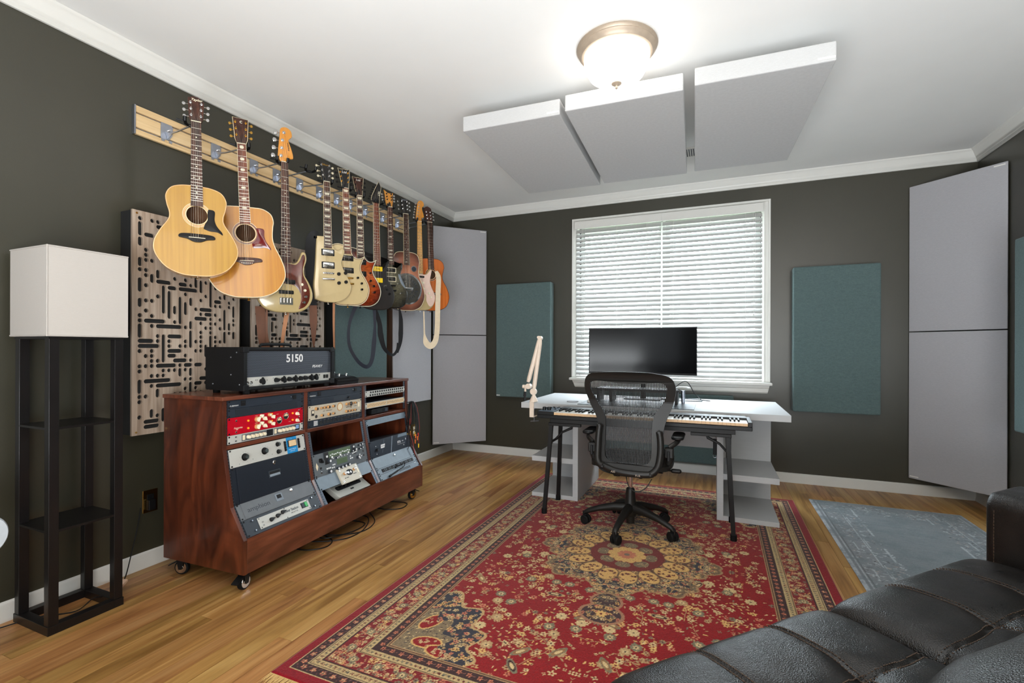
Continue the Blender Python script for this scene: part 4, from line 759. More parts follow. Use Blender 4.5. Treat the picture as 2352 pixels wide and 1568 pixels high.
guitar('orange classical guitar with slotted headstock, last on the rail', (0.285, -0.929, 1.536), -32, 2.2, dict(name='classical_guitar', depth=.095, top=M['cedar'], side=M['mahog'], neckm=M['mahog'], board=M['rosew'], headm=M['rosew'],
    body=sym([(0, 0), (.08, .006), (.15, .042), (.182, .11), (.183, .16), (.160, .225), (.125, .29), (.118, .33), (.130, .385), (.139, .42), (.125, .465), (.08, .493), (0, .497)]), hole=(.344, .043), ros=M['rosew'], bind=M['mahog'],
    nut=.839, joint=.497, fbend=.39, nw=.052, nw1=.062, scale=.65, nf=19, strings=S6, tilt=14, head=[(-.028, 0), (.028, 0), (.033, .02), (.038, .14), (.020, .155), (0, .163), (-.020, .155), (-.038, .14), (-.033, .02)], inlf=(0,),
    tuners=t33(.020, .018, .035, .034), edge=.030, hw=M['chrome'], keym=M['chrome'], bridge=.163, brk='pin', bro=at([(-.09, -.012), (-.09, .010), (-.03, .014), (.03, .014), (.09, .010), (.09, -.012), (.03, -.015), (-.03, -.015)], .160), bridm=M['rosew'], bh=.010))
# hangers
HL = [('behind the small amber acoustic guitar', -3.177, (0.262, -3.195, 2.352), -34), ('behind the large honey acoustic guitar', -2.895, (0.245, -2.885, 2.352), -38), ('behind the orange bass headstock', -2.636, (0.27, -2.64, 2.352), -30),
      ('carrying no guitar, black yoke standing free', -2.46, (0.30, -2.44, 2.365), -30), ('behind the cream two-pickup guitar with leather strap', -2.261, (0.25, -2.235, 2.352), -32), ('behind the cream gold-rimmed guitar', -2.074, (0.30, -2.095, 2.342), -32),
      ('behind the amber sunburst guitar', -1.891, (0.262, -1.915, 2.347), -32), ('behind the matt black pointed guitar', -1.742, (0.32, -1.755, 2.335), -32), ('behind the charcoal flame-top guitar', -1.554, (0.30, -1.582, 2.348), -32),
      ('behind the resonator guitar', -1.319, (0.23, -1.28, 2.372), -32), ('behind the maple-necked cream guitar', -1.10, (0.262, -1.10, 2.355), -32), ('behind the orange classical guitar', -0.96, (0.265, -0.95, 2.376), -32)]
for l, yb, tip, a in HL: hanger('steel arm hanger with black rubber yoke '+l, yb, tip, math.radians(a+90))
# ================================================================== RACK CABINET
M['cherry'] = WOOD('dark_cherry_veneer', [(54, 22, 10), (82, 36, 18), (108, 52, 28)], 0.36, scale=(7, 7, 2.0), pores=0.18, coat=0.25, dist=2.2)
M['cherryh'] = WOOD('dark_cherry_board', [(70, 34, 20), (98, 50, 32), (122, 68, 46)], 0.34, scale=(12, 1.6, 12), pores=0.15, coat=0.3, dist=1.8)
M['cherrye'] = MAT('cherry_edge', (112, 58, 44), 0.4, noise=20, amt=0.12)
M['rrail'] = MAT('rack_rail_steel', (74, 80, 90), 0.4, 0.6)
M['slate'] = MAT('blue_grey_blank_panel', (104, 118, 130), 0.42, bump=0.05, bscale=900)
M['slated'] = MAT('dark_blue_grey_panel', (38, 45, 55), 0.42, spec=0.4)
M['navy'] = MAT('navy_black_drawer', (24, 29, 38), 0.42, spec=0.35, bump=0.1, bscale=700)
M['ampgrey'] = MAT('matt_grey_drawer', (98, 102, 106), 0.5)
M['silverf'] = MAT('silver_faceplate', (184, 184, 178), 0.35, noise=4, amt=0.02)
M['red'] = MAT('red_anodised_faceplate', (196, 6, 34), 0.3, 0.2)
M['blue'] = MAT('blue_meter_panel', (16, 134, 196), 0.35)
M['meter'] = MAT('cream_meter_face', (222, 190, 146), 0.5)
M['meterb'] = MAT('dark_meter_face', (30, 32, 34), 0.3)
M['tanknob'] = MAT('tan_knob', (196, 146, 92), 0.4)
M['ink'] = MAT('black_print', (30, 30, 32), 0.6)
M['winka'] = MAT('white_print', (222, 222, 222), 0.6)
M['olive'] = MAT('olive_grey_faceplate', (94, 100, 104), 0.45)
M['lcd'] = MAT('green_lcd', (88, 106, 80), 0.3)
M['lcdb'] = MAT('pale_blue_lcd', (120, 150, 190), 0.3, emit=0.3)
M['green_sw'] = MAT('green_switch', (20, 150, 60), 0.3, emit=0.15)
M['amber'] = MAT('amber_button', (240, 150, 30), 0.4, emit=0.5)
M['creamf'] = MAT('cream_faceplate', (192, 184, 166), 0.4, amt=0.02)
M['whitek'] = MAT('white_knob', (226, 228, 230), 0.35)
RK = Matrix.Translation((0.194, -3.29, 0)) @ Matrix.Rotation(math.radians(2.2), 4, 'Z')
def place(o, T):
    l, q, s = T.decompose(); o.location = l; o.rotation_euler = q.to_euler(); return o
cab = place(thing('rack_cabinet', 'long cherry-stained wooden rack cabinet on casters with three sloping bays', 'cabinet'), RK)
prof = [(0, .095), (.563, .095), (.563, .258), (.474, .405), (.423, .68), (.423, .918), (0, .918)]
XZ = Matrix(((1, 0, 0, 0), (0, 0, 1, 0), (0, 1, 0, 0), (0, 0, 0, 1)))       # (x, z, y)
for i, y in enumerate((0, .527, 1.053, 1.58)):
    pr_ = prof if i in (0, 3) else [(.02, .115), (.545, .115), (.552, .258), (.470, .403), (.419, .68), (.419, .918), (.02, .918)]
    b = MB(); b.prism(pr_[::-1], y, y+.02, M=XZ); b.build('end_panel' if i in (0, 3) else 'divider', M['cherry'], cab, bevel=0.0015, smooth=0)
MB().box(-.004, .429, -.006, 1.606, .918, .938).build('top_board', M['cherryh'], cab, bevel=0.003, smooth=0)
MB().box(.545, .562, .02, 1.58, .096, .262).build('front_board', M['cherryh'], cab, bevel=0.0015, smooth=0)
MB().box(.0, .545, .02, 1.58, .096, .114).build('bottom_board', M['cherryh'], cab, smooth=0)
MB().box(.0, .012, .02, 1.58, .114, .918).build('back_board', M['cherry'], cab, smooth=0)
for y in (.02, .547, 1.073): MB().box(.012, .418, y, y+.507, .676, .696).build('shelf_board', M['cherryh'], cab, bevel=0.001, smooth=0)
BW = .4826
def secM(bay, sec):
    y = (.02, .547, 1.073)[bay]+(.507-BW)/2
    if sec == 0: o, v, L = Vector((.414, y, .6985)), Vector((0, 0, 1)), .218
    elif sec == 1: o, v, L = Vector((.469, y, .405)), Vector((-.051, 0, .27)), .2725
    else: o, v, L = Vector((.554, y, .262)), Vector((-.089, 0, .147)), .1718
    v.normalize(); return o, v, L
for bay in range(3):
    for sec in range(3):
        o, v, L = secM(bay, sec); T = frame(o, (0, 1, 0), v)
        for x0 in (-.011, BW-.012):
            rb = MB(); rb.box(x0, x0+.023, 0, L, -.006, -.003, 0, T); rr_ = rb.build('rack_rail', M['rrail'], cab, smooth=0)
            hb = MB()
            for q in range(int(L/.0148)): hb.box(x0+(.003 if x0 < 0 else .013), x0+(.009 if x0 < 0 else .019), .004+q*.0148, .010+q*.0148, -.0032, -.0026, 0, T)
            hb.build('rail_holes', M['dark'], rr_, smooth=0, kind='stuff')
def caster(x, y, rot, col, brake=True):
    T = Matrix.Translation((x, y, 0)) @ Matrix.Rotation(rot, 4, 'Z')
    w = MB(); w.lathe([(.0, -.012), (.030, -.012), (.036, -.008), (.037, 0), (.036, .008), (.030, .012), (0, .012)], 28, M=T @ Matrix.Translation((0, 0, .037)) @ Matrix.Rotation(PI/2, 4, 'X')); wo = w.build('caster_wheel', M['rubber'], cab)
    h = MB(); h.lathe([(.0, -.0135), (.012, -.0135), (.013, -.0125), (.028, -.0125), (.029, -.011)], 24, M=T @ Matrix.Translation((0, 0, .037)) @ Matrix.Rotation(PI/2, 4, 'X'))
    h.lathe([(.0, .0135), (.012, .0135), (.013, .0125), (.028, .0125), (.029, .011)], 24, M=T @ Matrix.Translation((0, 0, .037)) @ Matrix.Rotation(PI/2, 4, 'X')); h.build('wheel_hub', col, wo)
    f = MB(); f.box(-.028, .028, -.028, .028, .090, .095, M=T)
    for s in (-1, 1): f.add([(-.02, s*.018-.002, .088), (.02, s*.018-.002, .088), (.008, s*.018-.002, .03), (-.008, s*.018-.002, .03), (-.02, s*.018+.002, .088), (.02, s*.018+.002, .088), (.008, s*.018+.002, .03), (-.008, s*.018+.002, .03)], [(0, 1, 2, 3), (7, 6, 5, 4), (0, 4, 5, 1), (1, 5, 6, 2), (2, 6, 7, 3), (3, 7, 4, 0)], M=T)
    f.box(-.02, .02, -.018, .018, .084, .090, M=T); f.build('caster_fork', M['blackm'], wo, smooth=0)
    if brake: bk = MB(); bk.add([(.018, -.016, .075), (.018, .016, .075), (.062, .018, .052), (.062, -.018, .052), (.018, -.016, .068), (.018, .016, .068), (.062, .018, .047), (.062, -.018, .047)], [(0, 1, 2, 3), (7, 6, 5, 4), (0, 4, 5, 1), (1, 5, 6, 2), (2, 6, 7, 3), (3, 7, 4, 0)], M=T); bk.build('brake_lever', M['black'], wo, smooth=0)
caster(.07, .05, math.radians(200), M['chrome']); caster(.505, .05, math.radians(-80), M['chrome']); caster(.505, 1.54, math.radians(75), M['brass']); caster(.07, 1.54, 0.3, M['chrome'])
# ------------------------------------------------------------------ rack units
UH = {0: .0436, 1: .0454, 2: .0429}
class Unit:
    def __init__(s, name, lab, bay, sec, u0, nu, mat, depth=.24, screws=True, cat='rack unit'):
        o, v, L = secM(bay, sec); s.h = UH[sec]*nu-.0012; s.T = RK @ frame(o+v*(UH[sec]*u0+.0006), (0, 1, 0), v)
        s.t = place(thing(name, lab, cat), s.T)
        MB().box(0, BW, 0, s.h, -.0028, .0008).build('faceplate', mat, s.t, bevel=0.0006, smooth=0)
        if depth: MB().box(.02, BW-.02, .001, s.h-.001, -depth, -.0028).build('chassis', M['dgrey'], s.t, smooth=0)
        if screws:
            sc = MB()
            vs_ = (.007, s.h-.007) if nu > 0.6 else (s.h/2,)
            for x in (.008, BW-.008):
                for y in vs_: MB().lathe([(.0042, .0008), (.0038, .003), (.002, .0036), (0, .0036)], 10, M=Matrix.Translation((x, y, 0))).build('rack_screw', M['black'], s.t)
    def box(s, nm, x0, x1, y0, y1, z0, z1, mat, bevel=0, parent=None): return MB().box(x0, x1, y0, y1, z0, z1).build(nm, mat, parent or s.t, bevel=bevel, smooth=0)
    def knob(s, x, y, r, h, mat, cap=None, nm='knob', skirt=0):
        b = MB()
        if skirt: b.lathe([(r*1.35, .0008), (r*1.3, .003), (r, .0035)], 20, M=Matrix.Translation((x, y, 0)))
        b.lathe([(r, .0008), (r*.95, h*.85), (r*.8, h), (0, h)], 20, M=Matrix.Translation((x, y, 0))); k_ = b.build(nm, mat, s.t, smooth=40)
        if cap: MB().prism(circle(r*.72, 14, x, y), h, h+.0008).build('knob_cap', cap, k_, smooth=0)
        return k_
    def bar(s, nm, pts, mat):      # pointer knobs: oriented bar at x,y,angle,len,w,h
        for x, y, a, l, w, h in pts: MB().box(-l/2, l/2, -w/2, w/2, .001, h, M=Matrix.Translation((x, y, 0)) @ Matrix.Rotation(math.radians(a), 4, 'Z')).build(nm, mat, s.t, bevel=.001, smooth=0)
    def txt(s, st, size, x, y, mat, **k): return text('lettering', st, size, Matrix.Translation((x, y, .0010)), mat, s.t, .0002, **k)
def conditioner(lab, bay):
    u = Unit('power_conditioner', lab, bay, 0, 4, 1, M['slated']); h = u.h
    o = u.box('outlet', .072, .098, .010, .036, .0008, .004, M['black'], .001)
    for x in (.080, .088): u.box('slot', x, x+.0018, .024, .032, .004, .0044, M['rrail'], 0, o)
    u.box('power_switch', .405, .425, .012, .034, .0008, .008, M['black'], .001); u.knob(.395, .025, .003, .004, M['chrome'], nm='indicator'); u.txt('FURMAN', .010, .034, .014, M['winka'], shear=.2, sx=1.2); u.knob(.235, .008, .002, .002, M['black'], nm='fastener')
    return u
conditioner('dark power conditioner strip at the top of the near rack bay', 0)
conditioner('dark power conditioner strip at the top of the middle rack bay', 1)
u = Unit('vent_panel', 'dark finned vent panel above the red rack unit', 0, 0, 3, 1, M['slated'])
for i in range(11): u.box('fin', .04, .443, .004+i*.0034, .0058+i*.0034, .0008, .0035, M['dgrey'])
# red compressor
u = Unit('red_processor', 'bright red rack processor with pale knobs and two round meters', 0, 0, 1, 2, M['red']); h = u.h
for y in (.060, .022):
    u.knob(.168, y, .0145, .012, M['tanknob'], M['bone']); u.bar('pointer', [(.172, y, 70, .026, .006, .020)], M['bone'])
    u.knob(.194, y+.014, .009, .012, M['bone']); u.bar('pointer', [(.194, y+.014, 60, .018, .005, .018)], M['bone'])
    u.knob(.214, y-.001, .0105, .012, M['bone']); u.bar('pointer', [(.216, y-.001, 110, .020, .005, .018)], M['bone'])
    u.knob(.246, y+.014, .0095, .012, M['tanknob'], M['bone']); u.knob(.268, y+.001, .0095, .012, M['bone']); u.bar('pointer', [(.268, y+.001, 80, .018, .005, .018)], M['bone'])
    u.knob(.115, y, .005, .006, M['amber'], nm='lit_button'); u.knob(.262, y+.017, .004, .006, M['amber'], nm='lit_button'); u.knob(.405, y+.002, .005, .006, M['amber'], nm='lit_button')
    u.knob(.437, y-.004, .010, .012, M['bone']); u.bar('pointer', [(.437, y-.004, 120, .018, .005, .018)], M['bone']); u.knob(.046, y+(.008 if y > .04 else -.010), .005, .003, M['chrome'], M['ink'], nm='fastener'); u.knob(.452, y+.012, .005, .003, M['chrome'], nm='fastener')
for x, y in ((.312, .034), (.358, .052)):
    m_ = MB(); m_.lathe([(.0185, .0008), (.0185, .003), (.0165, .004), (.0155, .002), (0, .002)], 28, M=Matrix.Translation((x, y, 0))); mo = m_.build('meter', M['chrome'], u.t, smooth=30)
    MB().prism(circle(.0155, 24, x, y), .002, .0024).build('meter_face', M['meterb'], mo, smooth=0); MB().prism([(x-.013, y), (x+.013, y), (x+.011, y+.008), (x, y+.0145), (x-.011, y+.008)], .0024, .0028).build('meter_scale', M['meter'], mo, smooth=0)
u.txt('Focusrite', .013, .058, .032, M['bone'], shear=.25); u.txt('RED', .006, .052, .024, M['bone'])
for x, y in ((.165, .079), (.165, .041), (.30, .070), (.385, .018)): u.box('print', x-.008, x+.008, y-.0006, y+.0006, .0008, .0010, M['bone'])
# slim dual processor
u = Unit('dual_equaliser', 'slim pale rack unit with ten cream knobs below the red one', 0, 0, 0, 1, M['silverf']); h = u.h
for x0 in (.078, .275):
    u.box('control_strip', x0, x0+.148, .004, h-.004, .0008, .0014, M['olive']); u.box('rocker', x0+.004, x0+.018, .009, h-.008, .0014, .004, M['cream'], .001)
    for i in range(5): u.knob(x0+.036+i*.0235, .021, .0095, .017, M['cream'], M['bone'])
for x0, mm in ((.228, M['meterb']), (.423, M['lcdb'])): u.box('meter_window', x0, x0+.042 if x0 < .3 else x0+.034, .004, h-.004, .0008, .002, M['meterb']); u.box('meter_screen', x0+.005, x0+.028, .013, h-.008, .002, .0024, mm)
for y in (.012, .032): u.box('toggle', .040, .047, y-.002, y+.002, .0008, .006, M['ink'])
# limiter with blue meter
u = Unit('silver_limiter', 'white rack unit with blue meter panel and four black knobs', 0, 1, 4, 2, M['silverf']); h = u.h
for x, y, r in ((.085, .040, .014), (.205, .047, .014), (.292, .066, .0095), (.292, .026, .0095)):
    u.knob(x, y, r, .018, M['black'], M['chrome'], skirt=1)
    for a in range(0, 330, 33): aa = math.radians(a-60); u.box('dial_mark', x+math.cos(aa)*r*1.9-.0006, x+math.cos(aa)*r*1.9+.0006, y+math.sin(aa)*r*1.9-.0014, y+math.sin(aa)*r*1.9+.0014, .0008, .0010, M['ink'])
for x in (.340, .437):
    bs = u.box('button_bank', x-.006, x+.006, .018, .074, .0008, .004, M['ink'])
    for i in range(4): u.box('push_button', x-.0045, x+.0045, .021+i*.0132, .031+i*.0132, .004, .008, M['black'], .0006, bs)
u.box('meter_panel', .352, .426, 0, h, .0008, .0016, M['blue']); mw = u.box('meter_bezel', .360, .420, .036, .074, .0016, .007, M['meterb'], .001); u.box('meter_face', .364, .416, .039, .071, .007, .0075, M['meter'], 0, mw); u.knob(.389, .081, .003, .003, M['steel'], nm='fastener')
text('lettering', 'LIMITING AMPLIFIER', .0058, Matrix.Translation((.389, .022, .0018)), M['winka'], u.t, .0002); text('lettering', 'SOLID STATE', .0058, Matrix.Translation((.389, .012, .0018)), M['winka'], u.t, .0002)
for x in (.05, .05, .13, .25): u.knob(x, .012 if x < .1 else .02, .0016, .002, M['ink'], nm='dot')
# drawer
u = Unit('lockable_rack_box', 'tall blue-black rack drawer with recessed handle and chrome lock', 0, 1, 0, 4, M['navy'], cat='drawer'); h = u.h
d = u.box('drawer_front', .026, .458, .002, h-.002, .0008, .004, M['navy'], .0015)
pl_ = MB(); pl_.box(.208, .284, .083, .118, .004, .0055); hd_ = pl_.build('handle_plate', M['dgrey'], d, bevel=.001, smooth=0); MB().box(.213, .279, .088, .113, .0053, .0059).build('handle_recess', M['dark'], hd_, smooth=0); MB().add([(.213, .088, .0059), (.279, .088, .0059), (.279, .100, .0059), (.213, .100, .0059), (.213, .088, .0085), (.279, .088, .0085)], [(0, 1, 5, 4), (3, 4, 5, 2), (0, 4, 3), (1, 2, 5), (0, 3, 2, 1)]).build('handle_lip', M['greyp'], hd_, smooth=0)
k_ = MB(); k_.lathe([(.0105, .004), (.0105, .007), (.008, .009), (0, .009)], 20, M=Matrix.Translation((.252, .158, 0))); k_.build('lock', M['chrome'], d); u.txt('MIDDLE', .007, .435, h-.010, M['winka'])
# grey drawer
u = Unit('lockable_rack_box', 'matt grey rack drawer with faint amphion lettering and square latch', 0, 2, 2, 2, M['ampgrey'], cat='drawer'); h = u.h
d = u.box('drawer_front', .024, .460, .002, h-.002, .0008, .0035, M['ampgrey'], .001)
text('lettering', 'amphion', .034, Matrix.Translation((.115, .040, .0037)), M['dgrey'], d, .0002, sx=1.15)
la = MB().box(.222, .268, .030, .070, .0035, .006).build('latch', M['greyp'], d, bevel=.003, smooth=0); MB().box(.231, .259, .044, .064, .006, .0064).build('latch_recess', M['dark'], la, smooth=0)
k_ = MB(); k_.lathe([(.009, .0035), (.009, .009), (.006, .012), (0, .012)], 20, M=Matrix.Translation((.330, .066, 0))); k_.build('lock', M['chrome'], d)
# power attenuator
u = Unit('attenuator', 'black rack panel with inset white amplifier face and green power switch', 0, 2, 0, 2, M['dgrey']); h = u.h
w_ = u.box('white_face', .078, .412, .014, .072, .0008, .004, M['silverf'], .001)
def ut(s_, sz, x, y, mm, **k): return text('lettering', s_, sz, Matrix.Translation((x, y, .0042)), mm, w_, .0002, **k)
ut('Power Station', .021, .282, .050, M['slated'], sx=.85, bold=.0004); ut('FRYETTE', .011, .300, .032, M['ink'], sx=1.1)
for x, y in ((.150, .040), (.192, .046), (.228, .054)):
    b = MB(); b.lathe([(.011, .004), (.009, .012), (0, .012)], 20, M=Matrix.Translation((x, y, 0))); k2 = b.build('chicken_head_knob', M['black'], w_); MB().prism([(x-.016, y-.002), (x-.004, y-.008), (x+.020, y), (x-.004, y+.008)], .010, .018).build('knob_pointer', M['black'], k2, smooth=0)
for y in (.028, .045): b = MB(); b.lathe([(.0045, .004), (.0035, .008), (0, .008)], 12, M=Matrix.Translation((.098, y, 0))); b.build('jack', M['chrome'], w_)
s_ = u.box('switch_block', .352, .396, .032, .062, .004, .006, M['ink'], 0, w_); u.box('rocker_switch', .354, .372, .034, .060, .006, .010, M['dgrey'], .001, s_); u.box('rocker_switch', .376, .394, .034, .060, .006, .010, M['green_sw'], .001, s_)
for x, y in ((.05, .07), (.05, .02), (.44, .07), (.44, .02)): u.knob(x, y, .005, .006, M['dgrey'], M['steel'], nm='socket_screw')
for x, y in ((.086, .020), (.086, .066), (.404, .020), (.404, .066), (.245, .018), (.245, .068)): b = MB(); b.lathe([(.0028, .004), (.0028, .005), (0, .005)], 8, M=Matrix.Translation((x, y, 0))); b.build('face_screw', M['ink'], w_)
# middle bay
u = Unit('lockable_rack_box', 'slim dark rack drawer with a bunch of keys hanging from its lock', 1, 0, 3, 1, M['slated'], cat='drawer'); d = u.box('drawer_front', .020, .462, .002, u.h-.002, .0008, .004, M['slated'], .001); r_ = u.box('handle_recess', .205, .335, .010, .032, .004, .0048, M['dgrey'], .001, d)
b = MB(); b.cyl((.345, .022, .004), (.345, .022, .014), .006, n=12); b.build('lock', M['black'], d); kk = MB(); kk.tube([(.345+.009*math.cos(a/10*2*PI), .010+.011*math.sin(a/10*2*PI), .015) for a in range(10)], .0008, 5, closed=True); kr = kk.build('key_ring', M['chrome'], d)
MB().prism(circle(.0135, 16, .362, -.022), .012, .016, e=.001).build('key_head', M['ink'], kr); MB().box(.360, .364, -.050, -.034, .013, .015).build('key_blade', M['brass'], kr, smooth=0)
u = Unit('valve_preamp', 'cream two-unit rack preamp with tan knobs and round recessed meter', 1, 0, 1, 2, M['creamf']); h = u.h
for x, y, r in ((.058, .066, .010), (.100, .066, .006), (.128, .066, .008), (.160, .066, .010), (.105, .020, .008), (.165, .020, .010), (.205, .020, .007), (.205, .066, .008), (.330, .066, .009), (.358, .066, .009), (.388, .066, .007), (.415, .066, .007), (.328, .018, .009), (.356, .018, .007), (.384, .018, .007), (.412, .018, .007)):
    u.knob(x, y, r, .016, M['tanknob'], M['chrome'])
u.box('centre_plate', .226, .308, .001, h-.001, .0008, .003, M['creamf'], .0008); b = MB(); b.lathe([(.027, .003), (.0265, .004), (.022, .0035), (.021, .0032), (0, .0032)], 32, M=Matrix.Translation((.267, .055, 0))); mo = b.build('meter', M['tanknob'], u.t); MB().prism(circle(.0205, 24, .267, .055), .0032, .0036).build('meter_face', M['cream'], mo, smooth=0)
u.knob(.062, .018, .010, .003, M['ink'], M['chrome'], nm='input_jack'); u.box('rocker', .022, .044, .026, .060, .0008, .003, M['ink'], .001); u.box('rocker_face', .026, .040, .040, .056, .003, .004, M['bone']); u.box('power_rocker', .448, .462, .034, .066, .0008, .004, M['bone'], .001)
for x0, x1 in ((.118, .135), (.145, .198), (.328, .382), (.408, .436)): u.box('print', x0, x1, .042, .0445, .0008, .0011, M['ink'])
u.txt('AVALON', .006, .352, .050, M['ink'])
for x in (.018, .462): 
    for y in (.075,): u.knob(x+.012 if x < .1 else x-.012, y, .003, .002, M['tanknob'], nm='fastener')
u = Unit('xlr_panel', 'grey panel with a row of twelve round black microphone sockets', 1, 0, 0, 1, M['slated'], depth=.08); h = u.h
for i in range(12):
    x = .100+i*.0305+(i//4)*.004; b = MB(); b.lathe([(.0125, .0008), (.0120, .0035), (.0105, .0035), (.010, .002), (0, .002)], 18, M=Matrix.Translation((x, .020, 0))); so = b.build('xlr_socket', M['ink'], u.t, smooth=35); MB().box(x+.002, x+.008, .030, .036, .0008, .004).build('socket_latch', M['chrome'], so, smooth=0)
b = MB()
for i in range(4): u.box('label_stripe', .042, .074, .008+i*.0075, .0125+i*.0075, .0008, .0012, M['winka'])
u = Unit('guitar_processor', 'grey-green three-unit guitar processor with green screen and many white buttons', 1, 1, 0, 3, M['olive']); h = u.h
u.box('screen_surround', .168, .308, .034, .094, .0008, .0016, M['olive']); u.box('screen', .190, .288, .038, .074, .0008, .0022, M['lcd'], .001)
u.box('upper_panel', .085, .378, .088, .134, .0008, .0013, M['dgrey']); u.box('upper_panel', .13, .33, .092, .132, .0013, .0016, M['lcd']); u.box('block_panel', .092, .128, .060, .132, .0008, .0015, M['ink']); u.box('block_panel', .345, .378, .072, .132, .0013, .0017, M['ink'])
for i in range(12): u.box('push_button', .140+i*.0155, .148+i*.0155, .104+(.004 if i % 3 == 1 else 0), .111+(.004 if i % 3 == 1 else 0), .0016, .005, M['whitek'], .0006)
for x, y in ((.112, .106), (.155, .094), (.23, .094), (.305, .094), (.362, .120)): u.box('push_button', x-.006, x+.006, y-.006, y+.006, .0016, .006, M['whitek'], .001)
for i in range(6): u.box('push_button', .160+i*.026, .166+i*.026, .0805, .0865, .0008, .004, M['whitek'], .0006)
for x, y in ((.100, .034), (.114, .034), (.128, .034), (.155, .046), (.168, .046), (.16, .030), (.145, .030), (.318, .066), (.318, .052), (.334, .052), (.345, .080), (.358, .082), (.371, .084), (.384, .086), (.410, .058), (.410, .034), (.398, .046), (.424, .046)): u.box('push_button', x-.0045, x+.0045, y-.004, y+.004, .0012, .005, M['whitek'], .0008)
for x, y, r in ((.122, .076, .010), (.185, .082, .006), (.335, .096, .006), (.368, .100, .010), (.410, .120, .007), (.436, .122, .007), (.410, .096, .006), (.436, .100, .006), (.385, .046, .010), (.115, .014, .011), (.185, .015, .010), (.220, .016, .010), (.252, .017, .010), (.286, .018, .010)): u.knob(x, y, r, .018, M['dgrey'], M['whitek'])
u.knob(.055, .092, .011, .014, M['black']); u.bar('pointer', [(.055, .092, 120, .030, .008, .022)], M['black']); u.knob(.052, .048, .007, .004, M['ink'], M['chrome'], nm='jack'); u.knob(.052, .022, .008, .004, M['chrome'], M['ink'], nm='jack'); u.knob(.452, .074, .006, .004, M['ink'], M['chrome'], nm='jack'); u.knob(.452, .046, .006, .004, M['ink'], M['chrome'], nm='jack')
MB().prism(ccw([(.022, .038), (.034, .062), (.022, .086), (.014, .062)]), .0008, .0014).build('emblem', M['cream'], u.t, smooth=0)
u = Unit('blank_panel', 'blue-grey blank rack panel behind the small cream module', 1, 2, 2, 2, M['slate'], depth=0); h = u.h
o, v, L = secM(1, 2); T = RK @ frame(o+v*(.0429*1.70)+Vector((0, .170, .0)), (0, 1, 0), v)
t = place(thing('valve_module', 'small square cream module with two tan knobs and dark oval window', 'rack unit'), T)
MB().box(0, .185, 0, .102, .0016, .014).build('module_box', M['creamf'], t, bevel=.001, smooth=0)
ov = MB(); ov.prism([(x*.030+.094, y*.020+.060) for x, y in circle(1, 28)], .014, .0155); oo = ov.build('oval_window', M['ink'], t, smooth=0)
for x in (.082, .104): b = MB(); b.lathe([(.0065, .0155), (.0065, .018), (.004, .018), (0, .0165)], 16, M=Matrix.Translation((x, .060, 0))); b.build('socket', M['chrome'], oo)
for x, y in ((.045, .060), (.140, .068)): b = MB(); b.lathe([(.009, .014), (.009, .026), (0, .026)], 18, M=Matrix.Translation((x, y, 0))); k2 = b.build('knob', M['tanknob'], t); b = MB(); b.lathe([(.0075, .026), (.006, .040), (0, .040)], 14, M=Matrix.Translation((x, y, 0))); b.build('knob_cap', M['whitek'], k2)
for x, y in ((.016, .014), (.169, .014), (.016, .088), (.169, .088)): b = MB(); b.lathe([(.0055, .014), (.0055, .017), (.003, .017), (0, .015)], 12, M=Matrix.Translation((x, y, 0))); b.build('module_screw', M['chrome'], t)
MB().box(.166, .176, .040, .070, .014, .016).build('slide_switch', M['bone'], t, smooth=0)
for x0, x1, y in ((.035, .048, .030), (.052, .072, .030), (.118, .150, .040)): MB().box(x0, x1, y, y+.004, .014, .0143).build('print', M['ink'], t, smooth=0)
# interface standing in the open bottom of the middle bay
T = RK @ frame((.512, .547+.16, .262), (0, 1, 0), (-.86, 0, .51)); t = place(thing('audio_interface', 'silver desktop interface tilted in the open bottom of the middle bay', 'audio interface'), T)
MB().box(0, .30, -.012, .115, -.035, 0).build('casing', M['silverf'], t, bevel=.003, smooth=0); cp_ = MB().prism(rrect(.26, .022, .010, 5, .15, .094), 0, .0012).build('control_strip', M['ink'], t, smooth=0); c2_ = MB().prism(rrect(.23, .034, .014, 5, .145, .056), 0, .0012).build('control_strip', M['ink'], t, smooth=0)
for i in range(12): MB().box(.035+i*.014, .042+i*.014, .090, .099, .0012, .004).build('push_button', M['whitek'], cp_, bevel=.0008, smooth=0)
for i in range(6): b = MB(); b.lathe([(.008, .0012), (.007, .014), (0, .014)], 16, M=Matrix.Translation((.048+i*.036, .056, 0))); b.build('knob', M['black'], c2_)
b = MB(); b.tube([(.252+.019*math.cos(a/20*2*PI), .080+.016*math.sin(a/20*2*PI), .002) for a in range(20)], .0015, 6, closed=True); b.build('volume_ring', M['chrome'], t); b = MB(); b.lathe([(.012, 0), (.011, .016), (0, .016)], 20, M=Matrix.Translation((.252, .080, 0))); b.build('volume_knob', M['black'], t)
MB().box(.130, .160, .014, .026, 0, .0008).build('badge', M['ink'], t, smooth=0)
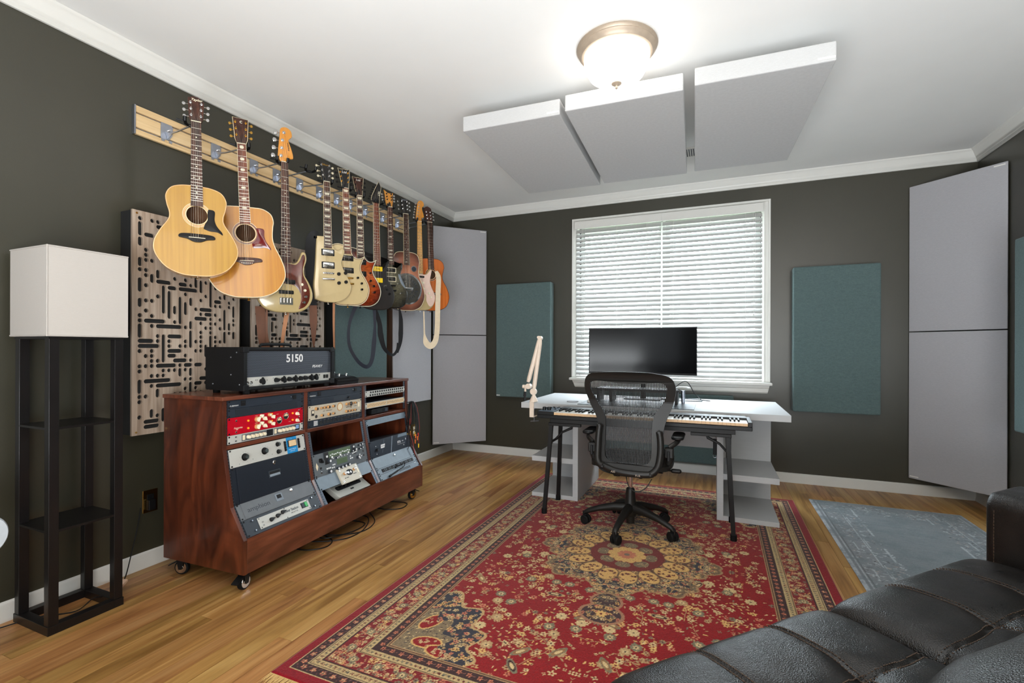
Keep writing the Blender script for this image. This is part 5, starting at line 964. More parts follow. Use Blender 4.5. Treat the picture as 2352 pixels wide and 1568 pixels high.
# far bay
u = Unit('jack_panel', 'silver jack panel with two rows of black sockets in the far rack bay', 2, 0, 3.05, 1, M['silverf'], depth=.12); h = u.h
for r in range(2):
    for i in range(16): b = MB(); b.lathe([(.0072, .0008), (.0066, .004), (.003, .004), (0, .002)], 12, M=Matrix.Translation((.055+i*.0262+r*.004, .011+r*.020, 0))); b.build('jack_socket', M['ink'], u.t)
u = Unit('graphic_equaliser', 'silver graphic equaliser with rows of thin slider slots in the far rack bay', 2, 0, 1.15, 1, M['silverf'], depth=.30); h = u.h
for x0 in (.02, .25):
    w_ = u.box('slider_window', x0, x0+.222, .006, h-.006, .0008, .0012, M['meter'])
    for i in range(15): MB().box(x0+.008+i*.0142, x0+.0092+i*.0142, .009, h-.009, .0012, .0016).build('slider_slot', M['ink'], w_, smooth=0); MB().box(x0+.0065+i*.0142, x0+.0108+i*.0142, .018+(i*7 % 5)*.0015, .022+(i*7 % 5)*.0015, .0016, .005).build('slider_cap', M['chrome'], w_, smooth=0)
o, v, L = secM(2, 0); T = RK @ frame(o+Vector((-.02, .10, .001)), (0, 1, 0), (0, 0, 1)); t = place(thing('small_receiver', 'small black receiver box lying on the shelf of the far rack bay', 'receiver'), T)
MB().box(0, .20, 0, .034, -.14, 0).build('casing', M['black'], t, bevel=.002, smooth=0); MB().box(.06, .12, .008, .026, 0, .0012).build('display', M['meterb'], t, smooth=0); MB().box(.155, .185, .006, .028, 0, .003).build('side_block', M['rrail'], t, smooth=0)
u = Unit('blank_panel', 'narrow blue-grey blank strip at the top of the sloping far bay', 2, 1, 5, 1, M['slate'], depth=0)
u = Unit('rack_tuner', 'dark blue rack unit with white slanted stripe and small white badge', 2, 1, 0, 2.6, M['slated']); h = u.h
MB().add([(.225, 0, .0008), (.235, 0, .0008), (.275, h, .0008), (.265, h, .0008), (.225, 0, .0011), (.235, 0, .0011), (.275, h, .0011), (.265, h, .0011)], [(4, 5, 6, 7), (0, 1, 5, 4), (1, 2, 6, 5), (2, 3, 7, 6), (3, 0, 4, 7)]).build('stripe', M['greyp'], u.t, smooth=0)
MB().add([(.335, h-.024, .001), (.46, h-.024, .001), (.46, h-.003, .001), (.345, h-.003, .001)], [(0, 1, 2, 3)]).build('light_block', M['slate'], u.t, smooth=0)
MB().prism([(.118, .052), (.160, .052), (.172, .078), (.122, .078)], .0008, .0013).build('badge', M['winka'], u.t, smooth=0); text('lettering', 'ROCK', .013, Matrix.Translation((.145, .065, .0014)), M['ink'], u.t, .0002, shear=.2)
for x0, y0, x1, y1 in ((.128, .020, .138, .048), (.158, .082, .166, .108)): MB().add([(x0, y0, .0009), (x0+.003, y0, .0009), (x1+.003, y1, .0009), (x1, y1, .0009)], [(0, 1, 2, 3)]).build('thin_stripe', M['slate'], u.t, smooth=0)
u.txt('STX', .022, .345, .058, M['winka'], bold=.0006, sx=1.1); u.txt('mkII', .011, .392, .060, M['winka']); u.box('print', .32, .42, .041, .042, .0008, .001, M['winka']); u.box('logo_tick', .432, .438, .060, .074, .0008, .001, M['winka']); u.box('small_light', .398, .402, .022, .032, .0008, .0014, M['winka'])
u.knob(.065, .050, .010, .018, M['black'], M['dgrey']); u.knob(.065, .076, .003, .002, M['winka'], nm='fastener'); u.knob(.065, .022, .003, .002, M['winka'], nm='fastener')
u = Unit('lockable_rack_box', 'pale blue-grey rack drawer with bright round lock in the far bay', 2, 2, 2, 2, M['slate'], cat='drawer'); k_ = u.knob(.245, .056, .007, .012, M['chrome'], nm='lock')
u = Unit('patch_bay', 'dark patch bay row with black plugs in the far bay', 2, 2, 1, 1, M['slate'], depth=.1); s_ = u.box('socket_strip', .045, .44, .008, .034, .0008, .002, M['ink'], .001)
for i in range(22): MB().box(.052+i*.0172, .064+i*.0172, .011, .031, .002, .006 if i not in (9, 10, 11, 12) else .011).build('patch_socket', M['dgrey'] if i % 3 else M['ink'], s_, bevel=.0006, smooth=0)
u = Unit('vent_panel', 'pale blue-grey slotted vent strip at the bottom of the far bay', 2, 2, 0, 1, M['slate'], depth=.1)
for i in range(14): u.box('vent_slot', .225+i*.0105, .230+i*.0105, .012, .030, .0008, .0012, M['ink'])
u.box('print', .435, .455, .032, .034, .0008, .001, M['winka'])
# patch cable lying over the bottom panels
o, v, L = secM(2, 2); T = RK @ frame(o, (0, 1, 0), v); pc = place(thing('patch_cable', 'short coiled black microphone cable resting on the far bottom panels', 'cable'), T)
b = MB(); b.tube(spline3([(.21, .060, .010), (.235, .052, .018), (.275, .062, .020), (.300, .052, .016), (.275, .034, .012), (.225, .030, .012), (.20, .024, .010)], 6), .0028, 7); b.build('cord', M['black'], pc)
b = MB(); b.cyl((.20, .025, .011), (.105, .012, .010), .006, .005, 12); b.cyl((.105, .012, .010), (.085, .009, .010), .0075, n=12); b.build('connector', M['black'], pc); b = MB(); b.cyl((.21, .060, .010), (.19, .050, .008), .006, n=10); b.build('connector', M['black'], pc)
# ------------------------------------------------------------------ amplifier head
k = NT('perforated_grille'); tc = k.new('ShaderNodeTexCoord'); vo = k.new('ShaderNodeTexVoronoi'); mp = k.new('ShaderNodeMapping'); mp.inputs['Scale'].default_value = (0, 150, 170); vo.inputs['Randomness'].default_value = 0.0; vo.inputs['Scale'].default_value = 1.0
sx = k.new('ShaderNodeSeparateXYZ'); k.ln(tc.outputs['Object'], sx.inputs[0]); rw = k.new('ShaderNodeMath'); rw.operation = 'MULTIPLY'; rw.inputs[1].default_value = 170; k.ln(sx.outputs['Z'], rw.inputs[0])
fl_ = k.new('ShaderNodeMath'); fl_.operation = 'FLOOR'; k.ln(rw.outputs[0], fl_.inputs[0]); md = k.new('ShaderNodeMath'); md.operation = 'MODULO'; md.inputs[1].default_value = 2; k.ln(fl_.outputs[0], md.inputs[0]); ml = k.new('ShaderNodeMath'); ml.operation = 'MULTIPLY'; ml.inputs[1].default_value = 0.5/150; k.ln(md.outputs[0], ml.inputs[0])
ad = k.new('ShaderNodeMath'); ad.operation = 'ADD'; k.ln(sx.outputs['Y'], ad.inputs[0]); k.ln(ml.outputs[0], ad.inputs[1]); m1 = k.new('ShaderNodeMath'); m1.operation = 'MULTIPLY'; m1.inputs[1].default_value = 150; k.ln(ad.outputs[0], m1.inputs[0])
f1 = k.new('ShaderNodeMath'); f1.operation = 'FRACT'; k.ln(m1.outputs[0], f1.inputs[0]); f2 = k.new('ShaderNodeMath'); f2.operation = 'FRACT'; k.ln(rw.outputs[0], f2.inputs[0])
cx = k.new('ShaderNodeCombineXYZ'); k.ln(f1.outputs[0], cx.inputs[0]); k.ln(f2.outputs[0], cx.inputs[1]); dd = k.new('ShaderNodeVectorMath'); dd.operation = 'DISTANCE'; k.ln(cx.outputs[0], dd.inputs[0]); dd.inputs[1].default_value = (0.5, 0.5, 0)
cr = k.new('ShaderNodeValToRGB'); cr.color_ramp.elements[0].position = 0.36; cr.color_ramp.elements[0].color = (0.003, 0.003, 0.004, 1); cr.color_ramp.elements[1].position = 0.42; cr.color_ramp.elements[1].color = srgb((92, 98, 110)); k.ln(dd.outputs['Value'], cr.inputs[0]); k.ln(cr.outputs[0], k.b.inputs['Base Color']); k.b.inputs['Metallic'].default_value = 0.3; k.b.inputs['Roughness'].default_value = 0.4; M['grille'] = k.m
M['tolex'] = MAT('black_tolex', (13, 13, 14), 0.5, spec=0.3, bump=0.5, bscale=500)
AM = Matrix.Translation((0.606, -3.155, 0.938)) @ Matrix.Rotation(math.radians(2.2), 4, 'Z')
amp = place(thing('guitar_amplifier', 'black valve amplifier head with perforated grille and silver control strip', 'amplifier'), AM)
AW, AH, AD = .655, .243, .275
sh_ = MB(); z0 = .018
sh_.box(-AD, -.012, 0, AW, z0, z0+.018); sh_.box(-AD, -.012, 0, AW, AH-.018, AH); sh_.box(-AD, -.012, 0, .018, z0+.018, AH-.018); sh_.box(-AD, -.012, AW-.018, AW, z0+.018, AH-.018); sh_.box(-AD, -AD+.01, .018, AW-.018, z0+.018, AH-.018)
MB().prism(rrect(AD, AH-z0, .012, 4, -AD/2, (AH+z0)/2), 0, .020, M=XZ).build('side_panel', M['tolex'], amp, smooth=40); MB().prism(rrect(AD, AH-z0, .012, 4, -AD/2, (AH+z0)/2), AW-.020, AW, M=XZ).build('side_panel', M['tolex'], amp, smooth=40)
sh_ = MB(); sh_.box(-AD+.004, -.002, .018, AW-.018, z0, z0+.020); sh_.box(-AD+.004, -.002, .018, AW-.018, AH-.020, AH); sh_.build('shell', M['tolex'], amp, bevel=.006, smooth=0)
MB().box(-AD+.006, -AD+.014, .02, AW-.02, z0+.018, AH-.018).build('back_panel', M['tolex'], amp, smooth=0)
MB().box(-.020, -.014, .020, AW-.020, z0+.068, AH-.020).build('grille', M['grille'], amp, smooth=0)
cpn = MB().box(-.024, -.016, .020, AW-.020, z0+.020, z0+.068).build('control_panel', M['silverf'], amp, smooth=0)
YZ = lambda y, z, x: frame((x, y, z), (0, 1, 0), (0, 0, 1))
text('lettering', '5150', .062, YZ(.345, .178, -.0135), M['winka'], amp, .0006, bold=.0012, sx=1.0); text('lettering', 'PEAVEY', .022, YZ(.520, .128, -.0135), M['winka'], amp, .0006, shear=.35, sx=1.1)
for y, hd_ in ((.105, 1), (.155, 0), (.198, 1), (.235, 0), (.268, 1), (.305, 0), (.335, 0), (.372, 1), (.398, 1)): pass
for i, (y, big) in enumerate(((.120, 1), (.215, 0), (.262, 1), (.305, 0), (.345, 1), (.388, 0), (.425, 0), (.468, 1), (.505, 1))):
    b = MB(); T = YZ(y, z0+.044, -.016); b.lathe([(.0135, 0), (.012, .010), (0, .010)], 20, M=T); kb = b.build('chicken_head_knob', M['black'], cpn); a = math.radians(100 if big else 10*(i % 3)); hp = MB(); hp.prism([(x*math.cos(a)-y_*math.sin(a), x*math.sin(a)+y_*math.cos(a)) for x, y_ in ((-.017, -.004), (-.006, -.010), (.006, -.008), (.021, 0), (.006, .008), (-.006, .010), (-.017, .004))], .008, .020, M=T); hp.build('knob_pointer', M['black'], kb, smooth=0)
for y in (.034, .056): b = MB(); b.lathe([(.0085, 0), (.008, .003), (.004, .003), (0, .001)], 14, M=YZ(y, z0+.040, -.016)); b.build('input_jack', M['chrome'], cpn)
for y, z in ((.082, .052), (.092, .052), (.155, .048), (.195, .056), (.528, .056), (.542, .056)): b = MB(); b.lathe([(.003, 0), (.002, .004), (0, .004)], 10, M=YZ(y, z0+z, -.016)); b.build('indicator', M['chrome'] if y < .5 else M['ink'], cpn)
for y in (.575, .598): MB().box(-.016, -.010, y, y+.014, z0+.034, z0+.056).build('rocker_switch', M['black'], cpn, bevel=.001, smooth=0)
for y0, y1 in ((.03, .07), (.105, .135), (.205, .24), (.25, .28), (.335, .36), (.41, .44), (.46, .51)): MB().box(-.016, -.0157, y0, y1, z0+.024, z0+.0255).build('print', M['ink'], cpn, smooth=0)
hb = MB(); hb.tube([(-AD/2, .215, AH+.002), (-AD/2, .225, AH+.014), (-AD/2, .27, AH+.017), (-AD/2, .385, AH+.017), (-AD/2, .43, AH+.014), (-AD/2, .44, AH+.002)], .009, 8, flat=.6); hb.build('handle', M['black'], amp)
for y in (.0, AW-.03):
    for z in (z0, AH-.03): MB().box(-.028, .002, y-.0015, y+.0315, z-.0015 if z < .1 else z, z+.030 if z < .1 else z+.0315).build('corner_guard', M['black'], amp, bevel=.004, smooth=0)
for x in (-.03, -AD+.03):
    for y in (.04, AW-.04): MB().cyl((x, y, 0.0), (x, y, z0+.001), .016, .018, 14).build('rubber_foot', M['rubber'], amp)
for x, z in ((-.03, .05), (-.09, .10), (-.09, .19), (-.22, .05), (-.05, .215)): MB().lathe([(.004, 0), (.003, .002), (0, .002)], 8, M=frame((x, -.0005, z), (1, 0, 0), (0, 0, 1))).build('side_screw', M['steel'], amp)
# foot controller
T = Matrix.Translation((0.587, -2.46, 0.938)) @ Matrix.Rotation(math.radians(2.2), 4, 'Z'); fc = place(thing('foot_controller', 'black wedge foot controller with chrome switches behind the amplifier', 'pedal'), T)
b = MB(); b.prism([(-.24, .0), (-.02, .0), (-.012, .03), (-.05, .045), (-.24, .064)][::-1], 0, .205, M=XZ); b.build('casing', M['black'], fc, bevel=.002, smooth=0)
b = MB(); b.prism([(-.235, .063), (-.05, .044), (-.05, .046), (-.235, .0655)], .012, .193, M=XZ); tp = b.build('top_plate', M['dgrey'], fc, smooth=0)
for x, y, z in ((-.09, .03, .050), (-.09, .10, .050), (-.09, .17, .050), (-.17, .05, .058), (-.17, .14, .058)): b = MB(); b.cyl((x, y, z), (x, y, z+.012), .006, n=12); b.cyl((x, y, z+.012), (x, y, z+.018), .008, .007, 12); b.build('foot_switch', M['chrome'], tp)
for x, y in ((-.12, .06), (-.12, .13), (-.2, .1)): MB().box(x-.001, x+.001, y-.015, y+.015, .0545 if x > -.15 else .0622, .0560 if x > -.15 else .0636).build('print', M['winka'], tp, smooth=0)
# cable bundle at the far end of the cabinet
hk = thing('cable_bundle', 'loop of black and coloured cables hanging at the far end of the rack cabinet', 'cable', (0.57, -1.675, 0.75))
rc = random.Random(3)
mats = [M['black'], M['black'], M['blks'], M['black'], M['black'], M['dgrey'], MAT('red_cable', (150, 40, 36), 0.5), M['black'], M['blks']]
MB().cyl((0.545, -1.69, 0.745), (0.60, -1.672, 0.748), .004, n=8).build('hook', M['black'], hk, world=True)
tips = [MAT('yellow_plug', (226, 186, 30), 0.4), MAT('orange_plug', (224, 110, 40), 0.4), M['chrome'], MAT('red_plug', (190, 40, 34), 0.4)]
for i, mm in enumerate(mats):
    ox = rc.uniform(-.02, .02); oy = rc.uniform(-.012, .028); zb = rc.uniform(.40, .52); w = rc.uniform(.02, .045)
    p = [(0.585+ox-.01, -1.672+oy-w, zb+rc.uniform(-.03, .12)), (0.59+ox, -1.674+oy-w, .60), (0.585+ox*.5, -1.672+oy*.4, .748), (0.60+ox*.5, -1.668+oy+w*.6, .70), (0.605+ox, -1.662+oy+w, .56), (0.61+ox, -1.665+oy+w*.7, zb)]
    b = MB(); b.tube(spline3(p, 6), .0032, 6); co = b.build('cable', mm, hk, world=True)
    for e, q in ((p[0], 0), (p[-1], 1)):
        b = MB(); b.cyl(e, (e[0], e[1], e[2]-.032), .0055, .0045, 8); b.build('plug', tips[(i+q) % 4], co, world=True)
for i, (y0, x1, y1, z1) in enumerate(((-1.70, .655, -1.735, .36), (-1.69, .66, -1.725, .35), (-1.70, .64, -1.79, .40))):
    b = MB(); b.tube(spline3([(.585, y0, .62), (.60, y0-.005, .50), (.628, (y0+y1)/2, .44), (x1, y1, z1)], 6), .0025, 6); b.build('cable', M['black'] if i != 1 else mats[6], hk, world=True)
# floor cables
fcb = thing('floor_cables', 'black cables looped on the floor under the rack cabinet', 'cable', (0.55, -2.4, 0))
for p in ([(.40, -2.75, .004), (.60, -2.78, .004), (.70, -2.70, .004), (.66, -2.60, .004), (.50, -2.55, .004)], [(.42, -2.7, .010), (.58, -2.66, .004), (.72, -2.55, .004), (.72, -2.38, .004), (.60, -2.2, .004), (.45, -2.2, .004)], [(.40, -2.6, .004), (.62, -2.55, .01), (.735, -2.42, .004), (.70, -2.25, .004), (.55, -2.12, .004)], [(.45, -2.0, .004), (.60, -2.02, .004), (.70, -1.95, .004), (.665, -1.84, .004), (.52, -1.86, .004)], [(.43, -2.5, .004), (.60, -2.62, .013), (.69, -2.48, .012), (.66, -2.30, .004), (.5, -2.3, .004)]):
    b = MB(); b.tube(spline3(p, 8), .0036, 7); b.build('cable', M['black'], fcb, world=True)
# ================================================================== TOWER LAMP
M['lampwood'] = MAT('espresso_black_wood', (17, 14, 14), 0.42, spec=0.35, noise=14, amt=0.12, coat=0.15)
M['shade'] = fabric('white_lamp_shade_linen', (184, 178, 172), 700, 0.02)
X0, X1, Y0, Y1 = .047, .315, -3.803, -3.538
lt = thing('shelf_floor_lamp', 'black open shelf floor lamp with square white fabric shade', 'floor lamp', ((X0+X1)/2, (Y0+Y1)/2, 0))
P = .034
for x in (X0, X1-P):
    for y in (Y0, Y1-P): MB().box(x, x+P, y, y+P, .036, 1.235).build('post', M['lampwood'], lt, world=True, bevel=.0015, smooth=0)
b = MB(); b.box(X0-.003, X1+.003, Y0-.003, Y0+P, 0, .036); b.box(X0-.003, X1+.003, Y1-P, Y1+.003, 0, .036); b.box(X0-.003, X0+P, Y0+P, Y1-P, 0, .036); b.box(X1-P, X1+.003, Y0+P, Y1-P, 0, .036); b.build('base_frame', M['lampwood'], lt, world=True, bevel=.001, smooth=0)
for z in (.414, .838): MB().box(X0+.004, X1-.001, Y0+.001, Y1-.004, z, z+.009).build('shelf', M['lampwood'], lt, world=True, smooth=0)
MB().box(X0-.002, X1+.002, Y0-.002, Y1+.002, 1.212, 1.222).build('shade_frame', M['lampwood'], lt, world=True, smooth=0)
sh_ = MB(); e = .012; t0 = .0025; A = [(X0-e, Y0-e), (X1+e, Y0-e), (X1+e, Y1+e), (X0-e, Y1+e)]; B = [(x+(t0 if x < .2 else -t0), y+(t0 if y < -3.67 else -t0)) for x, y in A]
z0, z1 = 1.222, 1.594
vs = [(x, y, z0) for x, y in A]+[(x, y, z1) for x, y in A]+[(x, y, z0) for x, y in B]+[(x, y, z1) for x, y in B]
sh_.add(vs, [(i, (i+1) % 4, 4+(i+1) % 4, 4+i) for i in range(4)]+[(8+i, 12+i, 12+(i+1) % 4, 8+(i+1) % 4) for i in range(4)]+[(4+i, 4+(i+1) % 4, 12+(i+1) % 4, 12+i) for i in range(4)]+[(i, 8+i, 8+(i+1) % 4, (i+1) % 4) for i in range(4)])
sh_.build('lamp_shade', M['shade'], lt, world=True, smooth=0)
b = MB()
for (a0, a1) in (((X0-e, Y0-e), (X1+e, Y0-e)), ((X1+e, Y0-e), (X1+e, Y1+e))):
    for z in (z0+.004, z1-.004): b.tube([(a0[0], a0[1], z), (a1[0], a1[1], z)], .0032, 6)
b.tube([(X1+e, Y0-e, z0), (X1+e, Y0-e, z1)], .0028, 6); b.build('shade_piping', M['shade'], lt, world=True)
b = MB(); b.cyl((.181, -3.67, 1.222), (.181, -3.67, 1.30), .014, n=14); b.build('bulb_socket', M['black'], lt, world=True); b = MB(); b.lathe([(.0, 1.38), (.02, 1.372), (.03, 1.35), (.028, 1.33), (.014, 1.30), (0, 1.30)], 16, M=Matrix.Translation((.181, -3.67, 0)), flip=True); b.build('bulb', M['white'], lt, world=True); b = MB(); b.box(X0+.01, X1-.01, -3.675, -3.665, 1.216, 1.222); b.build('crossbar', M['lampwood'], lt, world=True, smooth=0)
b = MB(); b.tube(spline3([(.02, -3.30, .33), (.05, -3.33, .25), (.085, -3.38, .12), (.12, -3.42, .048), (.165, -3.462, .032)], 6), .0026, 6); b.tube(spline3([(.19, -3.49, .026), (.215, -3.53, .012), (.22, -3.60, .041), (.20, -3.66, .006), (.10, -3.75, .004), (.06, -3.86, .004)], 6), .0026, 6); b.build('power_cord', M['black'], lt, world=True)
T = frame((.178, -3.476, .030), (.35, -.72, -.3), (.72, .35, 0)); MB().box(-.036, .036, -.013, .013, -.008, .008, M=T).build('inline_switch', MAT('ivory_switch', (222, 188, 160), 0.45), lt, world=True, bevel=.004, smooth=0)
MB().box(.008, .034, -3.268, -3.232, .305, .36).build('plug', M['black'], lt, world=True, bevel=.004, smooth=0)
# white disc at the photo's left edge: round fan-shaped pad on a stand
dk = thing('round_stand_disc', 'pale round disc with a small hole cut by the left photo edge', 'disc', (.50, -4.06, 0))
T = frame((.50, -4.062, .524), (-.12, 1, 0), (0, 0, 1)); b = MB(); b.lathe([(0, -.01), (.068, -.01), (.073, -.004), (.073, .004), (.068, .010), (.012, .013), (.006, .013), (.005, .006), (0, .006)], 40, M=T); b.build('disc', MAT('pale_grey_disc', (196, 204, 212), 0.35), dk, world=True, smooth=40)
b = MB(); b.cyl((.48, -4.062, .524), (.44, -4.30, .524), .009, n=10); b.cyl((.44, -4.30, .012), (.44, -4.30, .53), .009, n=10); b.lathe([(0, .014), (.11, .012), (.12, 0), (0, 0)], 28, M=Matrix.Translation((.44, -4.30, 0))); b.build('stand', M['blackm'], dk, world=True)
# ================================================================== DESK
M['desk'] = MAT('white_laminate', (186, 187, 188), 0.55, spec=0.25, noise=30, amt=0.02, stretch=(0.3, 3, 3))
dk = thing('desk', 'wide white desk with open shelf pedestals standing under the window', 'desk', (2.33, -0.9, 0))
MB().box(1.383, 3.271, -1.30, -0.43, .703, .747).build('desk_top', M['desk'], dk, world=True, bevel=.0015, smooth=0)
for sgn, xi0, xi1, xo in ((-1, 1.810, 1.851, 1.476), (1, 2.828, 2.869, 3.206)):
    MB().box(xi0, xi1, -1.30, -0.58, .009, .703).build('side_board', M['desk'], dk, world=True, bevel=.001, smooth=0)
    a, b_ = (xo, xi0) if sgn < 0 else (xi1, xo)
    MB().box(a, b_, -0.765, -0.745, .041, .703).build('back_board', M['desk'], dk, world=True, smooth=0)
    MB().box(a, b_, -1.298, -0.745, .009, .041).build('shelf', M['desk'], dk, world=True, bevel=.001, smooth=0)
    MB().box(a, b_, -1.298, -0.765, .288, .328).build('shelf', M['desk'], dk, world=True, bevel=.001, smooth=0)
MB().box(1.851, 2.828, -0.62, -0.60, .365, .703).build('modesty_board', M['desk'], dk, world=True, smooth=0)
# things on the desk
t = thing('desk_mat', 'dark grey felt mat lying on the desk behind the keyboard', 'desk mat', (2.26, -1.07, .747)); MB().box(1.835, 2.68, -1.262, -0.895, .7471, .751).build('mat', M['slated'], t, world=True, bevel=.001, smooth=0)
t = thing('coaster', 'round pale grey coaster on the left of the desk', 'coaster', (1.755, -1.11, .747)); MB().prism(circle(.046, 32, 1.755, -1.11), .7471, .755, e=.002).build('disc', MAT('felt_grey', (172, 174, 178), .8), t, world=True)
t = thing('computer_mouse', 'white computer mouse on the left end of the dark mat', 'mouse', (1.905, -1.10, .751)); b = MB(); b.lathe([(0, .030), (.016, .028), (.026, .020), (.031, .008), (.030, .0), (0, 0)], 20, M=Matrix.Translation((1.905, -1.10, .7512)) @ Matrix.Diagonal((1, 1.7, 1, 1)), flip=True); b.build('shell', M['white'], t, world=True)
t = thing('desk_riser', 'low black desk riser seen through the chair mesh', 'riser', (2.25, -.93, .751)); MB().box(1.92, 2.56, -1.02, -.82, .848, .860).build('riser_top', M['black'], t, world=True, bevel=.002, smooth=0)
for x in (1.93, 2.03, 2.53): MB().box(x, x+.022, -1.01, -.83, .7512, .848).build('leg', M['black'], t, world=True, bevel=.001, smooth=0)
t = thing('silver_dish', 'small silver domed dish on the right end of the black riser', 'dish', (2.585, -.90, .86)); b = MB(); b.cyl((2.585, -.88, .7475), (2.585, -.88, .850), .014, n=14); b.build('stem', M['steel'], t, world=True); b = MB(); b.lathe([(0, .012), (.040, .010), (.056, .002), (.052, -.006), (0, -.008)], 28, M=Matrix.Translation((2.585, -.90, .872)), flip=True); b.build('dome', M['silverf'], t, world=True)
t = thing('device_cables', 'thin black cables trailing over the desk behind the chair', 'cable', (2.3, -.6, .747))
for p in ([(1.95, -.62, .75), (2.15, -.55, .752), (2.4, -.60, .752), (2.6, -.52, .752), (2.78, -.60, .75)], [(2.1, -.70, .75), (2.35, -.66, .752), (2.55, -.70, .752), (2.72, -.66, .75)], [(2.45, -.55, .80), (2.58, -.50, .90), (2.66, -.55, .80), (2.72, -.62, .752)]): b = MB(); b.tube(spline3(p, 7), .0035, 6); b.build('cable', M['black'], t, world=True)
# monitor
mn = thing('monitor', 'wide curved black monitor with glossy screen standing before the window', 'monitor', (2.25, -.78, .747))
M['screen'] = MAT('black_screen', (7, 7, 9), 0.16, noise=2, amt=0.02, spec=0.3)
R_ = 1.8; W_ = .437; n = 24; z0, z1 = .967, 1.352
def arc(th, off, z): a = th; return (2.252+(R_-off)*math.sin(a), -.80+.065-(R_-off)*math.cos(a)+R_-.065+.0, z)
def arcp(u, d, z):     # curved toward the viewer at the ends
    a = u*W_/R_; return (2.252+R_*math.sin(a), -.78-(R_-R_*math.cos(a))+d, z)
b = MB(); vs = []
for i in range(n+1):
    u = -1+2*i/n
    for d, z in ((0, z0), (0, z1), (.030, z1-.004), (.030, z0+.004)): vs.append(arcp(u, d, z))
b.add(vs, [(i*4+j, i*4+(j+1) % 4, (i+1)*4+(j+1) % 4, (i+1)*4+j) for i in range(n) for j in range(4)]+[(0, 1, 2, 3), tuple(n*4+q for q in (3, 2, 1, 0))]); b.build('casing', M['black'], mn, world=True, smooth=30)
b = MB(); vs = []
for i in range(n+1):
    u = (-1+2*i/n)*.985
    for d, z in ((-.0012, z0+.016), (-.0012, z1-.007), (.001, z1-.007), (.001, z0+.016)): vs.append(arcp(u, d, z))
b.add(vs, [(i*4+j, i*4+(j+1) % 4, (i+1)*4+(j+1) % 4, (i+1)*4+j) for i in range(n) for j in range(4)]+[(0, 1, 2, 3), tuple(n*4+q for q in (3, 2, 1, 0))]); b.build('screen', M['screen'], mn, world=True, smooth=30)
b = MB(); b.box(2.19, 2.31, -.752, -.70, 1.09, 1.21); b.build('mount_block', M['black'], mn, world=True, bevel=.005, smooth=0)
b = MB(); b.cyl((2.25, -.66, .747), (2.25, -.66, 1.17), .022, n=16); b.build('pole', M['blackm'], mn, world=True); b = MB(); b.box(2.225, 2.275, -.70, -.66, 1.12, 1.17); b.build('arm', M['blackm'], mn, world=True, smooth=0)
b = MB(); b.prism(rrect(.30, .20, .03, 5, 2.25, -.66), .7472, .757, e=.002); b.build('base', M['blackm'], mn, world=True)
# microphone arm
M['warmw'] = MAT('warm_white_enamel', (232, 214, 196), 0.35)
ma = thing('microphone_arm', 'white folded microphone boom arm clamped to the left front desk corner', 'microphone arm', (1.476, -1.25, .747))
b = MB(); b.box(1.458, 1.494, -1.312, -1.302, .640, .752); b.box(1.458, 1.494, -1.312, -1.21, .7472, .756); b.box(1.458, 1.494, -1.312, -1.23, .632, .642); b.build('clamp', M['warmw'], ma, world=True, bevel=.002, smooth=0)
b = MB(); b.cyl((1.480, -1.262, .590), (1.480, -1.262, .703), .004, n=10); b.cyl((1.480, -1.262, .695), (1.480, -1.262, .703), .014, n=14); b.cyl((1.458, -1.285, .596), (1.508, -1.235, .596), .004, n=8); b.build('clamp_screw', M['steel'], ma, world=True)
b = MB(); b.lathe([(.036, .755), (.033, .762), (.014, .800), (.012, .812), (0, .812)], 24, M=Matrix.Translation((1.476, -1.262, 0))); b.build('cone_base', M['warmw'], ma, world=True)
A0 = Vector((1.474, -1.262, .832)); A1 = Vector((1.517, -1.215, 1.262)); A2 = Vector((1.418, -1.24, .905)); A3 = Vector((1.404, -1.245, .872))
b = MB(); b.cyl((1.474, -1.275, .832), (1.474, -1.249, .832), .027, n=20); b.cyl((1.474, -1.262, .805), (1.474, -1.262, .832), .012, n=12); b.build('lower_joint', M['warmw'], ma, world=True, bevel=.002)
b = MB(); b.tube([A0+(A1-A0)*.06, A0+(A1-A0)*.12, A0+(A1-A0)*.9, A0+(A1-A0)*.97], [.015, .018, .017, .012], 12, flat=.8); b.build('lower_tube', M['warmw'], ma, world=True)
b = MB(); b.tube([A1+Vector((-.008, 0, .012)), A2+(A1-A2)*.92+Vector((-.008, 0, 0)), A2+(A1-A2)*.08, A2], [.010, .017, .018, .013], 12, flat=.8); b.build('upper_tube', M['warmw'], ma, world=True)
b = MB(); b.cyl((1.513, -1.232, 1.262), (1.513, -1.198, 1.262), .017, n=18); b.cyl((1.503, -1.235, 1.268), (1.503, -1.203, 1.268), .012, n=14); b.build('top_joint', M['warmw'], ma, world=True)
b = MB(); b.cyl((1.425, -1.262, .872), (1.425, -1.222, .872), .022, n=18); b.cyl((1.375, -1.245, .868), (1.395, -1.245, .868), .015, n=14); b.cyl((1.395, -1.245, .868), (1.42, -1.245, .868), .006, n=10); b.cyl((1.396, -1.245, .868), (1.396, -1.245, .828), .008, n=10); b.build('tilt_knob', M['warmw'], ma, world=True)
b = MB(); b.cyl((1.395, -1.245, .828), (1.393, -1.245, .795), .012, n=12); b.cyl((1.393, -1.245, .795), (1.391, -1.245, .752), .009, n=12); b.cyl((1.393, -1.245, .800), (1.393, -1.245, .791), .013, n=12); b.build('thread_adapter', M['black'], ma, world=True)
